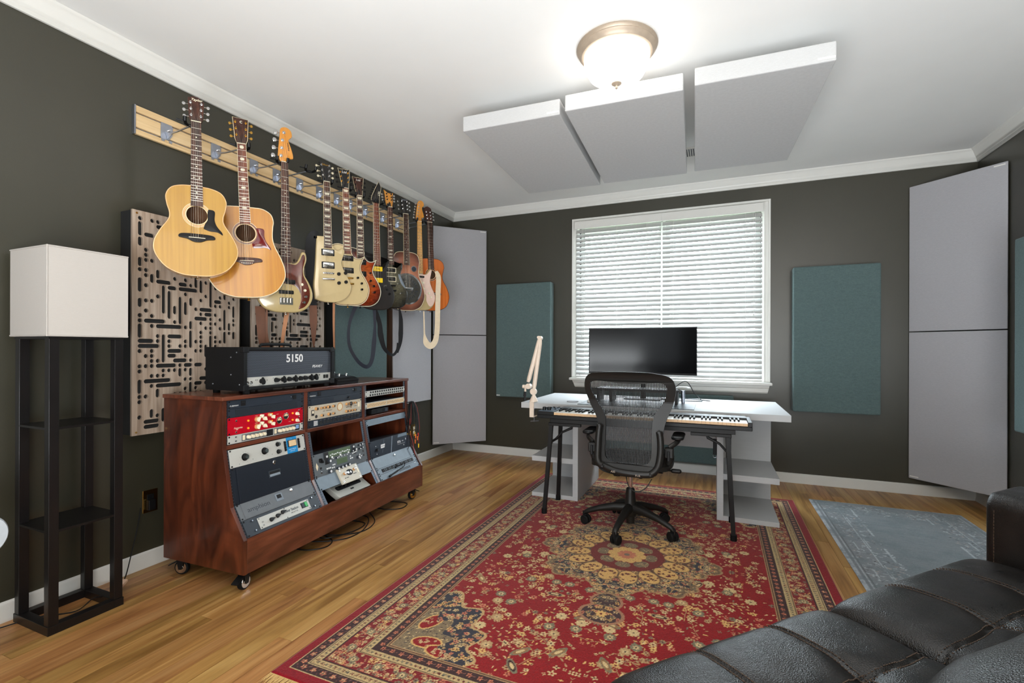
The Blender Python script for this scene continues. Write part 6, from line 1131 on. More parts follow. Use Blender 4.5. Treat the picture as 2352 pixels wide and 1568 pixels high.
# power strip on the pedestal and hanging tag
t = thing('power_box', 'slim black control box fixed on the right desk pedestal', 'control box', (2.90, -1.31, .40)); MB().box(2.884, 2.916, -1.326, -1.3015, .445, .700).build('box', M['black'], t, world=True, bevel=.002, smooth=0)
b = MB(); b.tube([(2.900+.013*math.cos(a/16*2*PI), -1.327, .530+.013*math.sin(a/16*2*PI)) for a in range(16)], .0014, 5, closed=True); b.build('dial_ring', M['steel'], t, world=True); b = MB(); b.lathe([(.004, 0), (.003, .003), (0, .003)], 10, M=frame((2.904, -1.326, .615), (1, 0, 0), (0, 0, 1))); b.build('port', M['chrome'], t, world=True); MB().box(2.882, 2.918, -1.322, -1.3015, .400, .443).build('bracket', M['ampgrey'], t, world=True, smooth=0)
t = thing('tag_strap', 'short black strap with metal ring hanging at the right desk pedestal', 'strap', (2.818, -1.315, .44)); MB().box(2.803, 2.826, -1.318, -1.305, .455, .565).build('strap', M['blks'], t, world=True, bevel=.003, smooth=0); b = MB(); b.tube([(2.8145+.011*math.cos(a/14*2*PI), -1.311, .447+.011*math.sin(a/14*2*PI)) for a in range(14)], .0016, 5, closed=True); b.build('ring', M['steel'], t, world=True); b = MB(); b.cyl((2.8145, -1.311, .565), (2.8285, -1.311, .60), .002, n=6); b.build('hook', M['steel'], t, world=True)
# ================================================================== KEYBOARD AND STAND
kb = thing('piano_keyboard', 'long black 88-key keyboard controller on a folding stand before the desk', 'keyboard', (2.335, -1.52, .684)); KT = Matrix.Translation((0, 0, .0))
KX0, KX1, KY0, KY1 = 1.650, 3.022, -1.660, -1.395
b = MB(); b.box(KX0, KX1, KY0, KY1, .684, .708); b.box(KX0, 1.768, KY0, KY1, .708, .733); b.box(2.999, KX1, KY0, KY1, .708, .737); b.box(1.768, 2.999, -1.500, KY1, .708, .742); b.build('case', M['black'], kb, world=True, bevel=.003, smooth=0)
pn = MB().box(KX0+.004, 1.766, KY0+.012, KY1-.008, .733, .7355).build('control_panel', MAT('steel_blue_panel', (84, 98, 112), .4), kb, world=True, bevel=.002, smooth=0)
for x, y, r, h in ((1.682, -1.595, .014, .022), (1.715, -1.588, .014, .022)): b = MB(); b.lathe([(r, .0), (r*.9, h), (0, h)], 16, M=Matrix.Translation((x, y, .7355))); b.build('knob', M['black'], pn, world=True)
for x, y in ((1.675, -1.52), (1.70, -1.50), (1.66, -1.47), (1.685, -1.45), (1.715, -1.455), (1.74, -1.46), (1.745, -1.53), (1.70, -1.425), (1.74, -1.42)): b = MB().box(x-.007, x+.007, y-.005, y+.005, .7355, .740).build('pad', M['black'], pn, world=True, bevel=.001, smooth=0)
M['keyw'] = MAT('white_key', (228, 226, 220), .3); M['keyf'] = MAT('warm_lit_key_front', (204, 168, 128), .5)  # key fronts coloured tan to stand in for warm light
KW = (2.997-1.771)/52; first = None
for i in range(52):
    if first is None:
        b = MB(); b.box(.0004, KW-.0004, -.150, 0, .0, .018); b.box(.0004, KW-.0004, -.1512, -.150, 0, .0165, 1); first = o = b.build('white_key', [M['keyw'], M['keyf']], kb, smooth=0)
    else: o = link('white_key', first.data, kb)
    o.matrix_parent_inverse = wm(kb).inverted(); o.location = (1.771+i*KW, -1.5015, .7115)
first = None
for i in range(51):
    if (i % 7) in (1, 4): continue
    if first is None:
        b = MB(); b.add([(-.0055, -.095, 0), (.0055, -.095, 0), (.0055, 0, 0), (-.0055, 0, 0), (-.0045, -.088, .012), (.0045, -.088, .012), (.0045, 0, .012), (-.0045, 0, .012)], [(3, 2, 1, 0), (4, 5, 6, 7), (0, 1, 5, 4), (1, 2, 6, 5), (2, 3, 7, 6), (3, 0, 4, 7)]); first = o = b.build('black_key', M['black'], kb, smooth=0)
    else: o = link('black_key', first.data, kb)
    o.matrix_parent_inverse = wm(kb).inverted(); o.location = (1.771+(i+1)*KW, -1.5018, .7285)
st = thing('keyboard_stand', 'black folding steel stand carrying the piano keyboard', 'stand', (2.32, -1.50, .009))
for y in (-1.645, -1.42): MB().box(1.74, 2.93, y, y+.024, .655, .683).build('cross_rail', M['blackm'], st, world=True, bevel=.002, smooth=0)
for sg, xt, xb in ((-1, 1.748, 1.700), (1, 2.888, 2.921)):
    xi = xt+.215 if sg < 0 else xt-.215
    for yt, yb in ((-1.632, -1.645), (-1.41, -1.315)):
        b = MB(); b.tube([(xt, yt, .650), (xb, yb, .016)], .018, 4, up=(1, 0, 0)); lg = b.build('leg', M['blackm'], st, world=True, smooth=0); b = MB(); b.cyl((xb, yb, .010), (xb, yb, .045), .019, n=12); b.build('foot_cap', M['rubber'], lg, world=True)
        MB().box(min(xt-.02*(1 if sg > 0 else 1), xi), max(xt+.02, xi), yt-.016, yt+.012, .634, .654).build('top_plate', M['blackm'], st, world=True, bevel=.003, smooth=0)
    b = MB(); b.cyl((xt+(xb-xt)*.22, -1.635, .512), (xt+(xb-xt)*.22, -1.39, .512), .009, n=10); b.build('spreader', M['blackm'], st, world=True)
    b = MB(); b.tube([(xi-sg*(-.09), -1.52, .64), (xi-sg*(-.10), -1.52, .605), (xt-sg*.045, -1.52, .57), (xt+(xb-xt)*.22, -1.52, .512)], [.008, .010, .008, .007], 6, flat=.6); b.build('folding_brace', M['blackm'], st, world=True)
# ================================================================== OFFICE CHAIR
M['graph'] = MAT('graphite_chair_plastic', (28, 26, 24), 0.42, spec=0.35, bump=0.1, bscale=900); M['mesh'] = MAT('black_mesh_band', (12, 12, 13), 0.55)
ch = thing('office_chair', 'black mesh-back office chair seen from behind, before the keyboard', 'office chair', (2.31, -1.70, .009))
def q(x, y): return ((x-742)*.000942, 1.04-(y-367)*.000942)
def by(z): return -1.925-.30*max(0, z-.86)-(.06*((.72-z)/.3)**2 if z < .72 else 0.0)+.012*math.sin((z-.6)*5)
def curve(me_or_v, cx=2.334, d=0):
    return [(cx+x, by(z)+y+.35*x*x, z) for x, y, z in me_or_v]
outer = [q(*p) for p in spline([(452, 470), (466, 410), (500, 382), (560, 372), (650, 368), (740, 367), (840, 368), (920, 376), (985, 392), (1018, 425), (1028, 480), (1018, 540), (1000, 600), (975, 660), (958, 720), (950, 790), (948, 860), (946, 930), (930, 985), (890, 1010), (740, 1020), (600, 1005), (556, 975), (545, 930), (544, 860), (546, 790), (546, 740), (538, 690), (518, 640), (490, 590), (466, 530)], 5)]
inner = [q(*p) for p in spline([(490, 460), (505, 436), (560, 428), (640, 436), (740, 444), (840, 440), (910, 432), (955, 438), (975, 465), (972, 510), (955, 555), (925, 600), (900, 640), (888, 700), (886, 800), (886, 890), (872, 930), (835, 942), (740, 946), (660, 942), (612, 925), (594, 890), (594, 800), (594, 720), (590, 670), (572, 620), (540, 575), (508, 520)], 5)]
def bent(me):
    for v in me.vertices: x, y, z = v.co; v.co = curve([(x, y, z)])[0]
o = plate('back_frame', outer, [inner], -.016, .012, M['graph'], ch, Matrix(((1, 0, 0, 0), (0, 0, 1, 0), (0, 1, 0, 0), (0, 0, 0, 1))), world=True); bent(o.data); o.data.flip_normals()
bv = o.modifiers.new('bevel', 'BEVEL'); bv.width = .009; bv.segments = 3; bv.limit_method = 'ANGLE'; bv.angle_limit = 1.0
def zrange(poly, x):
    zs = []
    for i in range(len(poly)):
        a, b_ = poly[i-1], poly[i]
        if (a[0]-x)*(b_[0]-x) < 0: zs.append(a[1]+(b_[1]-a[1])*(x-a[0])/(b_[0]-a[0]))
    return sorted(zs)
def xrange_(poly, z): return zrange([(p[1], p[0]) for p in poly], z)
b = MB(); x = -.235
while x < .225:
    zs = zrange(inner, x)
    for k_ in range(0, len(zs)-1, 2):
        n = max(2, int((zs[k_+1]-zs[k_])/.03)); vs = []
        for i in range(n+1):
            z = zs[k_]-.004+(zs[k_+1]-zs[k_]+.008)*i/n; w = .0024; lean = .0
            for dx, dy in ((-w, -.0006), (w, -.0006), (w, .0006), (-w, .0006)): vs.append((x+dx, dy, z))
        b.add(curve(vs), [(i*4+j, i*4+(j+1) % 4, (i+1)*4+(j+1) % 4, (i+1)*4+j) for i in range(n) for j in range(4)])
    x += .0088
b.build('mesh_strands', M['mesh'], ch, world=True, smooth=0, kind='stuff')
b = MB(); z = .50
while z < .97:
    xs = xrange_(inner, z)
    for k_ in range(0, len(xs)-1, 2):
        n = 8; vs = []
        for i in range(n+1):
            x = xs[k_]+(xs[k_+1]-xs[k_])*i/n
            for dz, dy in ((-.0005, .0008), (.0005, .0008), (.0005, .0016), (-.0005, .0016)): vs.append((x, dy, z+dz))
        b.add(curve(vs), [(i*4+j, i*4+(j+1) % 4, (i+1)*4+(j+1) % 4, (i+1)*4+j) for i in range(n) for j in range(4)])
    z += .0135
b.build('mesh_cross_threads', M['mesh'], ch, world=True, smooth=0, kind='stuff')
b = MB(); vs = []
for i in range(13):
    x = -.138+.272*i/12
    for z, y in ((.702, .004), (.745, .004), (.745, .016), (.702, .016)): vs.append((x, y, z))
b.add(curve(vs), [(i*4+j, i*4+(j+1) % 4, (i+1)*4+(j+1) % 4, (i+1)*4+j) for i in range(12) for j in range(4)]+[(0, 1, 2, 3), (51, 50, 49, 48)]); b.build('lumbar_band', M['mesh'], ch, world=True, smooth=0)
for sg, pts in ((-1, [(560, 715), (553, 770), (551, 850), (553, 920), (566, 955), (592, 966)]), (1, [(932, 738), (940, 790), (942, 860), (934, 930), (918, 965), (890, 990)])):
    b = MB(); P_ = [q(*p) for p in pts]; b.tube(spline3(curve([(x, -.035, z) for x, z in P_]), 4), .0195, 12, flat=1.0); yk = b.build('yoke_arm', M['graph'], ch, world=True)
    for p in (pts[0], pts[-1]): x, z = q(*p); c_ = curve([(x, -.048, z)])[0]; b = MB(); b.lathe([(.0085, 0), (.007, .009), (0, .009)], 14, M=frame(c_, (1, 0, 0), (0, 0, 1))); b.build('pivot_bolt', M['graph'], yk, world=True)
b = MB(); P_ = [q(*p) for p in ((580, 962), (620, 978), (680, 992), (742, 997), (810, 999), (870, 997), (900, 990))]; b.tube(spline3(curve([(x, -.022, z) for x, z in P_]), 3), .020, 10, flat=.9); cb = b.build('lower_crossbar', M['graph'], ch, world=True)
x, z = q(662, 992); c_ = curve([(x, -.043, z)])[0]; text('tension_mark', 'A25', .016, frame(c_, (1, 0, 0), (0, 0, 1)), M['fret'], cb, .0003, world=True); x, z = q(815, 1002); c_ = curve([(x, -.043, z)])[0]; text('tension_mark', 'F-15', .016, frame(c_, (1, 0, 0), (0, 0, 1)), M['fret'], cb, .0003, world=True)
# seat (mesh pan in a frame) under the back
SX, SY, SZ = 2.322, -1.665, .455
so = [(SX+x, SY+y) for x, y in spline([(-.20, -.22), (-.245, -.12), (-.25, .05), (-.23, .19), (-.13, .235), (0, .24), (.13, .235), (.23, .19), (.25, .05), (.245, -.12), (.20, -.22), (0, -.235)], 5)]
si = [(SX+(x-SX)*.86, SY+(y-SY)*.86) for x, y in so]
plate('seat_frame', so, [si], .442, .470, M['graph'], ch, world=True, bevel=.006); MB().prism(ccw(si), .452, .456).build('seat_mesh', M['mesh'], ch, world=True, smooth=0)
b = MB(); b.prism(rrect(.20, .26, .04, 5, 2.318, -1.72), .385, .442, e=.012); b.build('tilt_mechanism', M['graph'], ch, world=True)
for x in (-.085, .085): b = MB(); b.tube([(2.318+x, -1.86, .43), (2.318+x*.9, -1.85, .395), (2.318+x*.75, -1.80, .385)], .017, 8); b.build('mechanism_hook', M['graph'], ch, world=True)
b = MB(); b.cyl((2.31, -1.70, .235), (2.31, -1.70, .39), .0135, n=18); b.build('gas_piston', M['chrome'], ch, world=True)
b = MB(); b.lathe([(.0, .275), (.024, .275), (.027, .268), (.029, .250), (.033, .20), (.040, .165), (.042, .120), (.036, .100), (.028, .095), (.026, .050), (0, .050)], 28, M=Matrix.Translation((2.31, -1.70, 0)), flip=True); b.build('hub', M['graph'], ch, world=True)
for ang in (183, 261, 337, 47, 117):
    a = math.radians(ang); d = Vector((math.cos(a), math.sin(a), 0)); c0 = Vector((2.31, -1.70, 0))
    b = MB(); pts = [(.02, .155, .040, .045), (.10, .150, .034, .036), (.20, .128, .029, .026), (.285, .098, .024, .020), (.305, .084, .020, .016)]; s_ = Vector((-d.y, d.x, 0)); vs = []
    for r, z, w, h in pts:
        for j in range(10):
            t_ = 2*PI*j/10; vs.append(c0+d*r+s_*(w*.72*math.cos(t_))+Vector((0, 0, z-.006+h*.8*math.sin(t_))))
    b.add(vs, [(i*10+j, i*10+(j+1) % 10, (i+1)*10+(j+1) % 10, (i+1)*10+j) for i in range(4) for j in range(10)]+[tuple(range(9, -1, -1)), tuple(range(40, 50))]); lg = b.build('leg', M['graph'], ch, world=True, smooth=60)
    cc = c0+d*.305; sw = a+1.2; w_ = Vector((math.cos(sw), math.sin(sw), 0)); cw = cc+Vector((-w_.y, w_.x, 0))*.016
    b = MB()
    for s in (-1, 1): b.lathe([(0, s*.005), (.024, s*.005), (.0295, s*.008), (.0295, s*.022), (.024, s*.027), (0, s*.028)], 20, M=frame((cw.x, cw.y, .0395), (-w_.y, w_.x, 0), (0, 0, 1)), flip=(s < 0))
    cs_ = b.build('caster', M['rubber'], lg, world=True, kind='stuff'); b = MB(); b.cyl((cc.x, cc.y, .045), (cc.x, cc.y, .088), .008, n=10); b.tube([(cw.x-w_.x*.02*0+(-w_.y)*0, cw.y, .075), (cw.x, cw.y, .070)], .016, 10); b.build('caster_stem', M['black'], lg, world=True)
b = MB(); p = [curve([(q(x, y)[0], .03, q(x, y)[1])])[0] for x, y in ((735, 1030), (752, 1080), (800, 1108), (855, 1085), (890, 1030))]; b.tube(spline3(p, 6), .003, 6); b.build('tilt_cable', M['black'], ch, world=True)
for sg in (-1, 1):
    bx = 2.322+sg*.235; b = MB(); b.tube([(2.322+sg*.16, -1.78, .43), (bx-sg*.01, -1.79, .45), (bx, -1.80, .50), (bx+sg*.005, -1.80, .57)], [.018, .020, .020, .018], 10, flat=.8); ar = b.build('armrest_post', M['graph'], ch, world=True)
    b = MB(); b.box(bx-.026, bx+.026, -1.835, -1.775, .515, .575); b.build('height_clamp', M['graph'], ar, world=True, bevel=.006, smooth=0); b = MB(); b.box(bx-.008, bx+.008, -1.845, -1.832, .50, .56); b.build('clamp_lever', M['black'], ar, world=True, bevel=.003, smooth=0)
    px = bx+sg*.045; b = MB(); b.tube(spline3([(bx, -1.80, .575), (px-sg*.01, -1.78, .600), (px+sg*.005, -1.72, .612), (px, -1.60, .618)], 5), [.016]*16, 10, flat=.6); b.build('armrest_bracket', M['graph'], ar, world=True)
    b = MB(); b.prism(rrect(.075, .23, .034, 6, px, -1.67), .618, .638, e=.008); b.build('armrest_pad', M['black'], ar, world=True, smooth=50)
b = MB(); b.tube([(2.322+.14, -1.74, .43), (2.322+.215, -1.78, .432), (2.322+.245, -1.79, .434)], .006, 8); b.build('tilt_lever', M['graph'], ch, world=True); b = MB(); b.prism(rrect(.062, .030, .013, 5, 2.322+.275, -1.79), .422, .446, e=.009); b.build('lever_paddle', M['black'], ch, world=True, smooth=50)
b = MB(); b.cyl((2.322+.13, -1.82, .435), (2.322+.20, -1.83, .437), .017, n=14); b.build('tension_knob', M['black'], ch, world=True)
# ================================================================== RUGS (pattern as woven point colours)
class Paint:
    """half or quarter pattern drawn on a grid of tufts"""
    def __init__(s, w, h, res, base): s.r = res; s.nx = int(w/res)+1; s.ny = int(h/res)+1; s.a = np.zeros((s.ny, s.nx, 3)); s.a[:] = lin(base); s.Y, s.X = np.mgrid[0:s.ny, 0:s.nx]*res
    def mask(s, m, c, al=1.0): c = np.array(lin(c)); s.a[m] = s.a[m]*(1-al)+c*al
    def blob(s, x, y, rx, ry, ang, c, al=1.0, rect=None):
        R = max(rx, ry)+s.r; i0, i1 = max(0, int((y-R)/s.r)), min(s.ny, int((y+R)/s.r)+2); j0, j1 = max(0, int((x-R)/s.r)), min(s.nx, int((x+R)/s.r)+2)
        if i0 >= i1 or j0 >= j1: return
        X = s.X[i0:i1, j0:j1]-x; Y = s.Y[i0:i1, j0:j1]-y; ca, sa = math.cos(ang), math.sin(ang); m = ((X*ca+Y*sa)/rx)**2+((-X*sa+Y*ca)/ry)**2 <= 1
        if rect is not None: m &= rect[i0:i1, j0:j1]
        sub = s.a[i0:i1, j0:j1]; sub[m] = sub[m]*(1-al)+np.array(lin(c))*al
    def flower(s, x, y, r, pet, mid, n=5, rot=0.0, rect=None):
        for k in range(n): a = rot+2*PI*k/n; s.blob(x+r*.62*math.cos(a), y+r*.62*math.sin(a), r*.42, r*.27, a, pet, 1, rect)
        s.blob(x, y, r*.30, r*.30, 0, mid, 1, rect)
    def leaf(s, x, y, l, a, c, rect=None): s.blob(x, y, l, l*.36, a, c, 1, rect)
    def line(s, pts, w, c, rect=None):
        for i in range(len(pts)-1):
            (x0, y0), (x1, y1) = pts[i], pts[i+1]; n = max(1, int(math.hypot(x1-x0, y1-y0)/(s.r*.7)))
            for k in range(n+1): s.blob(x0+(x1-x0)*k/n, y0+(y1-y0)*k/n, w, w, 0, c, 1, rect)
    def vine(s, x, y, a, L, rr, cl, cf, rect=None, st=.018, fl=.015):
        pts = []; c = rr.uniform(-4, 4)
        for k in range(int(L/st)):
            pts.append((x, y)); x += st*math.cos(a); y += st*math.sin(a); a += c*st+rr.uniform(-.15, .15)
            if k % 2: s.leaf(x+.012*math.cos(a+1.3), y+.012*math.sin(a+1.3), .0085, a+.8, cl, rect)
            else: s.leaf(x+.012*math.cos(a-1.3), y+.012*math.sin(a-1.3), .0085, a-.8, cl, rect)
        pts.append((x, y)); s.line(pts, .0016, cf, rect); s.flower(x, y, fl, cl, (120, 34, 26), 6, a, rect); return x, y
def lin(c): return srgb(c)[:3]
def tufted(name, x0, y0, w, h, z, img, mat, parent, rot=0.0):
    ny, nx = img.shape[:2]; xs = np.linspace(0, w, nx); ys = np.linspace(0, h, ny); Xg, Yg = np.meshgrid(xs, ys); rs = np.random.RandomState(5)
    ed = np.minimum(np.minimum(Xg, w-Xg), np.minimum(Yg, h-Yg)); co = np.zeros((ny*nx, 3)); co[:, 0] = Xg.ravel(); co[:, 1] = Yg.ravel(); co[:, 2] = (z*np.clip(.55+ed/.012, 0, 1)).ravel()+rs.rand(ny*nx)*.0008
    idx = np.arange(ny*nx).reshape(ny, nx); f = np.stack([idx[:-1, :-1], idx[:-1, 1:], idx[1:, 1:], idx[1:, :-1]], -1).reshape(-1, 4).astype(np.int32)
    me = bpy.data.meshes.new(name); me.vertices.add(len(co)); me.vertices.foreach_set('co', co.ravel()); me.loops.add(f.size); me.loops.foreach_set('vertex_index', f.ravel()); me.polygons.add(len(f)); me.polygons.foreach_set('loop_start', np.arange(0, f.size, 4, dtype=np.int32))
    me.update(calc_edges=True); ca = me.color_attributes.new('pattern', 'FLOAT_COLOR', 'POINT'); col = np.ones((ny*nx, 4), np.float32); col[:, :3] = img.reshape(-1, 3); ca.data.foreach_set('color', col.ravel()); me.materials.append(mat)
    return link(name, me, parent)
def rugmat(name, namt=0.25):
    k = NT(name); at_ = k.new('ShaderNodeAttribute'); at_.attribute_name = 'pattern'; tc = k.new('ShaderNodeTexCoord'); nz = k.new('ShaderNodeTexNoise'); nz.inputs['Scale'].default_value = 260; nz.inputs['Detail'].default_value = 3; k.ln(tc.outputs['Object'], nz.inputs[0])
    mr = k.new('ShaderNodeMapRange'); mr.inputs[1].default_value = .3; mr.inputs[2].default_value = .7; mr.inputs[3].default_value = 1-namt; mr.inputs[4].default_value = 1+namt; k.ln(nz.outputs['Fac'], mr.inputs[0])
    hv = k.new('ShaderNodeHueSaturation'); k.ln(at_.outputs['Color'], hv.inputs['Color']); k.ln(mr.outputs[0], hv.inputs['Value']); k.ln(hv.outputs[0], k.b.inputs['Base Color']); k.b.inputs['Roughness'].default_value = .92; k.b.inputs['Sheen Weight'].default_value = .25; k.b.inputs['Sheen Roughness'].default_value = .4; k.b.inputs['Specular IOR Level'].default_value = .2
    bp_ = k.new('ShaderNodeBump'); bp_.inputs['Strength'].default_value = .5; bp_.inputs['Distance'].default_value = .002; k.ln(nz.outputs['Fac'], bp_.inputs['Height']); k.ln(bp_.outputs[0], k.b.inputs['Normal']); return k.m
RED, DRED, BRN, CRM, TAN, COR, GRN, NVY, GLD = (142, 10, 14), (104, 8, 16), (62, 36, 34), (216, 186, 134), (186, 150, 104), (206, 124, 92), (128, 118, 92), (52, 50, 58), (222, 176, 106)
RWd, RLn = 2.025, 3.02; res = .0034; rr = random.Random(12)
Q = Paint(RWd/2, RLn/2, res, RED); HX, HY = RWd/2, RLn/2
# quarter: (0,0) is the rug corner, (HX,HY) its centre
d = np.minimum(Q.X, Q.Y); cx_, cy_ = HX, HY; fld = d > .300
g1 = (Q.X-HX); g2 = (Q.Y-HY)
wob = .012*np.sin(Q.X*90)*np.sin(Q.Y*90)
Q.mask(fld & (np.sin(Q.X*310+np.sin(Q.Y*70)*2)*np.sin(Q.Y*290+np.sin(Q.X*60)*2) > .93), (150, 20, 22))
# scattered field flowers, leaves and vines
for k in range(95): Q.vine(rr.uniform(.33, HX), rr.uniform(.33, HY), rr.uniform(0, 6.28), rr.uniform(.08, .20), rr, rr.choice([CRM, CRM, TAN, GLD]), rr.choice([DRED, (110, 24, 24), TAN]), fld)
for k in range(190): Q.flower(rr.uniform(.30, HX), rr.uniform(.30, HY), rr.uniform(.008, .017), rr.choice([CRM, CRM, TAN, GRN, GLD, COR]), rr.choice([DRED, BRN, RED]), rr.choice([4, 5, 6]), rr.uniform(0, 6), fld)
for k in range(300): Q.leaf(rr.uniform(.30, HX), rr.uniform(.30, HY), rr.uniform(.005, .011), rr.uniform(0, 6), rr.choice([CRM, TAN, GRN, GLD]), fld)
for k in range(34):
    x, y = rr.uniform(.34, HX-.05), rr.uniform(.34, HY-.1); Q.flower(x, y, .026, rr.choice([GRN, CRM, TAN]), DRED, 9, 0, fld); Q.flower(x, y, .014, CRM, BRN, 6, .3, fld)
for k in range(9):
    x, y, a = rr.uniform(.36, HX-.05), rr.uniform(.36, HY-.2), rr.uniform(0, 6); Q.leaf(x, y, .045, a, rr.choice([GRN, TAN]), fld); Q.leaf(x, y, .034, a, rr.choice([BRN, (150, 110, 70)]), fld); Q.leaf(x, y, .020, a, CRM, fld)
# medallion: sixteen lobes with pendants
th = np.arctan2(np.abs(g2), np.abs(g1)+1e-6); R = np.hypot(g1, g2)
lob = (.385+.105*np.abs(np.cos(4*th))**.8*np.where(np.abs(np.cos(8*th)) > .2, 1, .86))*(1+.03*np.sin(23*th)); mA = R < lob; mB = R < lob-.012; mC = R < lob-.10-.04*np.abs(np.cos(4*th)); mD = R < .205; mE = R < .190
Q.mask(mA, (170, 132, 92)); Q.mask(mB, NVY)
near = np.abs(np.cos(4*th)) > .35
Q.mask(mB & (R > lob-.055), (122, 98, 72)); Q.mask(mC, (96, 62, 46))
pend = (np.abs(g1) < .050+.03*np.cos((np.abs(g2)-.55)*24)) & (np.abs(g2) > .36) & (np.abs(g2) < .74); p2 = ((g1/.105)**2+((np.abs(g2)-.66)/.085)**2 < 1); pin = ((g1/.09)**2+((np.abs(g2)-.66)/.07)**2 < 1) | ((np.abs(g1) < .036+.03*np.cos((np.abs(g2)-.55)*24)) & (np.abs(g2) > .36) & (np.abs(g2) < .72))
Q.mask((pend | p2) & ~mA, (170, 120, 90)); Q.mask(pin & ~mA, (70, 46, 46)); mAll = mB | (pin & ~mA)
for k in range(60):
    x, y = HX+rr.uniform(-.1, .0), HY-rr.uniform(.40, .76); Q.flower(x, y, rr.uniform(.007, .013), rr.choice([COR, CRM, GLD, GRN]), rr.choice([DRED, BRN]), 5, rr.uniform(0, 6), pin & ~mA); Q.leaf(x+.01, y+.012, .007, rr.uniform(0, 6), rr.choice([TAN, GRN, NVY]), pin & ~mA)
Q.flower(HX, HY-.66, .028, GLD, DRED, 8, 0, pin)
for k in range(520):
    a, r_ = rr.uniform(-PI, -PI/2), (rr.random()**.5)*.47; x, y = HX+r_*math.cos(a), HY+r_*math.sin(a); Q.flower(x, y, rr.uniform(.006, .014), rr.choice([CRM, GLD, COR, TAN, GRN]), rr.choice([BRN, DRED, NVY]), rr.choice([4, 5, 6]), rr.uniform(0, 6), mAll)
for k in range(500):
    a, r_ = rr.uniform(-PI, -PI/2), (rr.random()**.5)*.47; Q.leaf(HX+r_*math.cos(a), HY+r_*math.sin(a), rr.uniform(.005, .010), rr.uniform(0, 6), rr.choice([GLD, TAN, NVY, CRM, (140, 60, 40)]), mAll)
for k in range(8):
    a = -PI/2-PI/2*(k+.5)/4 if k < 4 else 0
    if k < 4:
        x, y = HX+.275*math.cos(a), HY+.275*math.sin(a); Q.blob(x, y, .075, .052, a, (120, 90, 62)); Q.blob(x, y, .069, .046, a, GLD)
        for j in range(16): Q.flower(x+rr.uniform(-.05, .05), y+rr.uniform(-.05, .05), .010, DRED, NVY, 5, rr.uniform(0, 6), ((g1-(x-HX))**2+(g2-(y-HY))**2 < .045**2))
Q.mask(mD, (120, 40, 34)); 
for k in range(3):
    a = -PI/2-PI/2*(k)/2*.999; x, y = HX+.135*math.cos(a-.0), HY+.135*math.sin(a); Q.blob(x, y, .044, .034, a+PI/2, (130, 112, 84))
    for j in range(26): Q.leaf(x+rr.uniform(-.035, .035), y+rr.uniform(-.03, .03), .005, rr.uniform(0, 6), rr.choice([CRM, BRN, TAN]), mD)
Q.flower(HX, HY, .105, GLD, (150, 90, 66), 12, .1); Q.flower(HX, HY, .055, COR, (110, 80, 70), 10, 0); Q.blob(HX, HY, .018, .018, 0, (128, 108, 92))
# corner spandrels
sp_x, sp_y = Q.X-.30, Q.Y-.30; sa = (sp_x/.40)**1.15*0+1; swv = .035*np.sin(np.arctan2(np.clip(sp_y, 1e-4, None), np.clip(sp_x, 1e-4, None))*14)
rs_ = np.hypot(np.clip(sp_x, 0, None)/.78, np.clip(sp_y, 0, None)/1.05); spn = fld & (rs_ < .42+swv); spi = fld & (rs_ < .405+swv); spj = fld & (rs_ < .26+swv*.8)
Q.mask(spn, (196, 160, 108)); Q.mask(spi, NVY); Q.mask(spj, (132, 112, 84))
for k in range(420): Q.flower(.30+rr.random()*.36, .30+rr.random()*.47, rr.uniform(.006, .014), rr.choice([COR, GLD, TAN, CRM]), rr.choice([BRN, DRED]), 5, rr.uniform(0, 6), spi & ~spj)
for k in range(500): Q.leaf(.30+rr.random()*.30, .30+rr.random()*.36, .006, rr.uniform(0, 6), rr.choice([CRM, BRN, (160, 140, 104), NVY]), spj)
for (x, y, a) in ((.42, .37, .2), (.36, .50, 1.2), (.50, .34, 0)):
    Q.blob(x, y, .066, .038, a, GLD, 1, spj); Q.blob(x, y, .058, .031, a, RED, 1, spj)
    for j in range(9): Q.flower(x+rr.uniform(-.035, .035), y+rr.uniform(-.02, .02), .007, CRM, DRED, 5, 0, spj)
# borders
def band(a, b_, c): Q.mask((d >= a) & (d < b_), c)
band(0, .042, (140, 10, 26)); band(.042, .046, CRM); band(.046, .088, BRN); band(.088, .091, CRM); band(.091, .094, BRN); band(.094, .122, (196, 168, 118)); band(.122, .126, BRN); band(.126, .129, TAN); band(.129, .214, (126, 20, 26)); band(.214, .217, TAN); band(.217, .220, BRN); band(.220, .247, (196, 168, 118)); band(.247, .251, BRN); band(.251, .287, BRN); band(.287, .290, TAN); band(.290, .297, (108, 70, 50)); band(.297, .300, TAN)
def along(off, step, fn):
    x = off+step*.5
    while x < HX+step: fn(x, off, 0); x += step
    x = off+step*.5
    while x < HY+step: fn(off, x, 1); x += step
bm = lambda a, b_: (d >= a) & (d < b_)
m1 = bm(.047, .087); along(.067, .046, lambda x, y, k: (Q.flower(x, y, .012, COR, BRN, 5, 0, m1), Q.flower(x, y, .006, CRM, DRED, 4, 0, m1))); along(.067, .023, lambda x, y, k: (Q.leaf(x+(.012 if not k else .012), y+.011, .006, .7, (120, 88, 84), m1), Q.leaf(x-.01, y-.010, .006, -.7, (120, 70, 66), m1)))
m2 = bm(.094, .121); along(.108, .020, lambda x, y, k: Q.flower(x, y, .0075, rr.choice([DRED, NVY, (96, 96, 84), (110, 44, 40)]), GRN, 4, .6, m2)); along(.1, .011, lambda x, y, k: Q.leaf(x, y+rr.uniform(-.002, .016)*(1-k), .0035, rr.uniform(0, 6), rr.choice([BRN, (130, 112, 84), (150, 60, 48)]), m2))
m3 = bm(.130, .213)
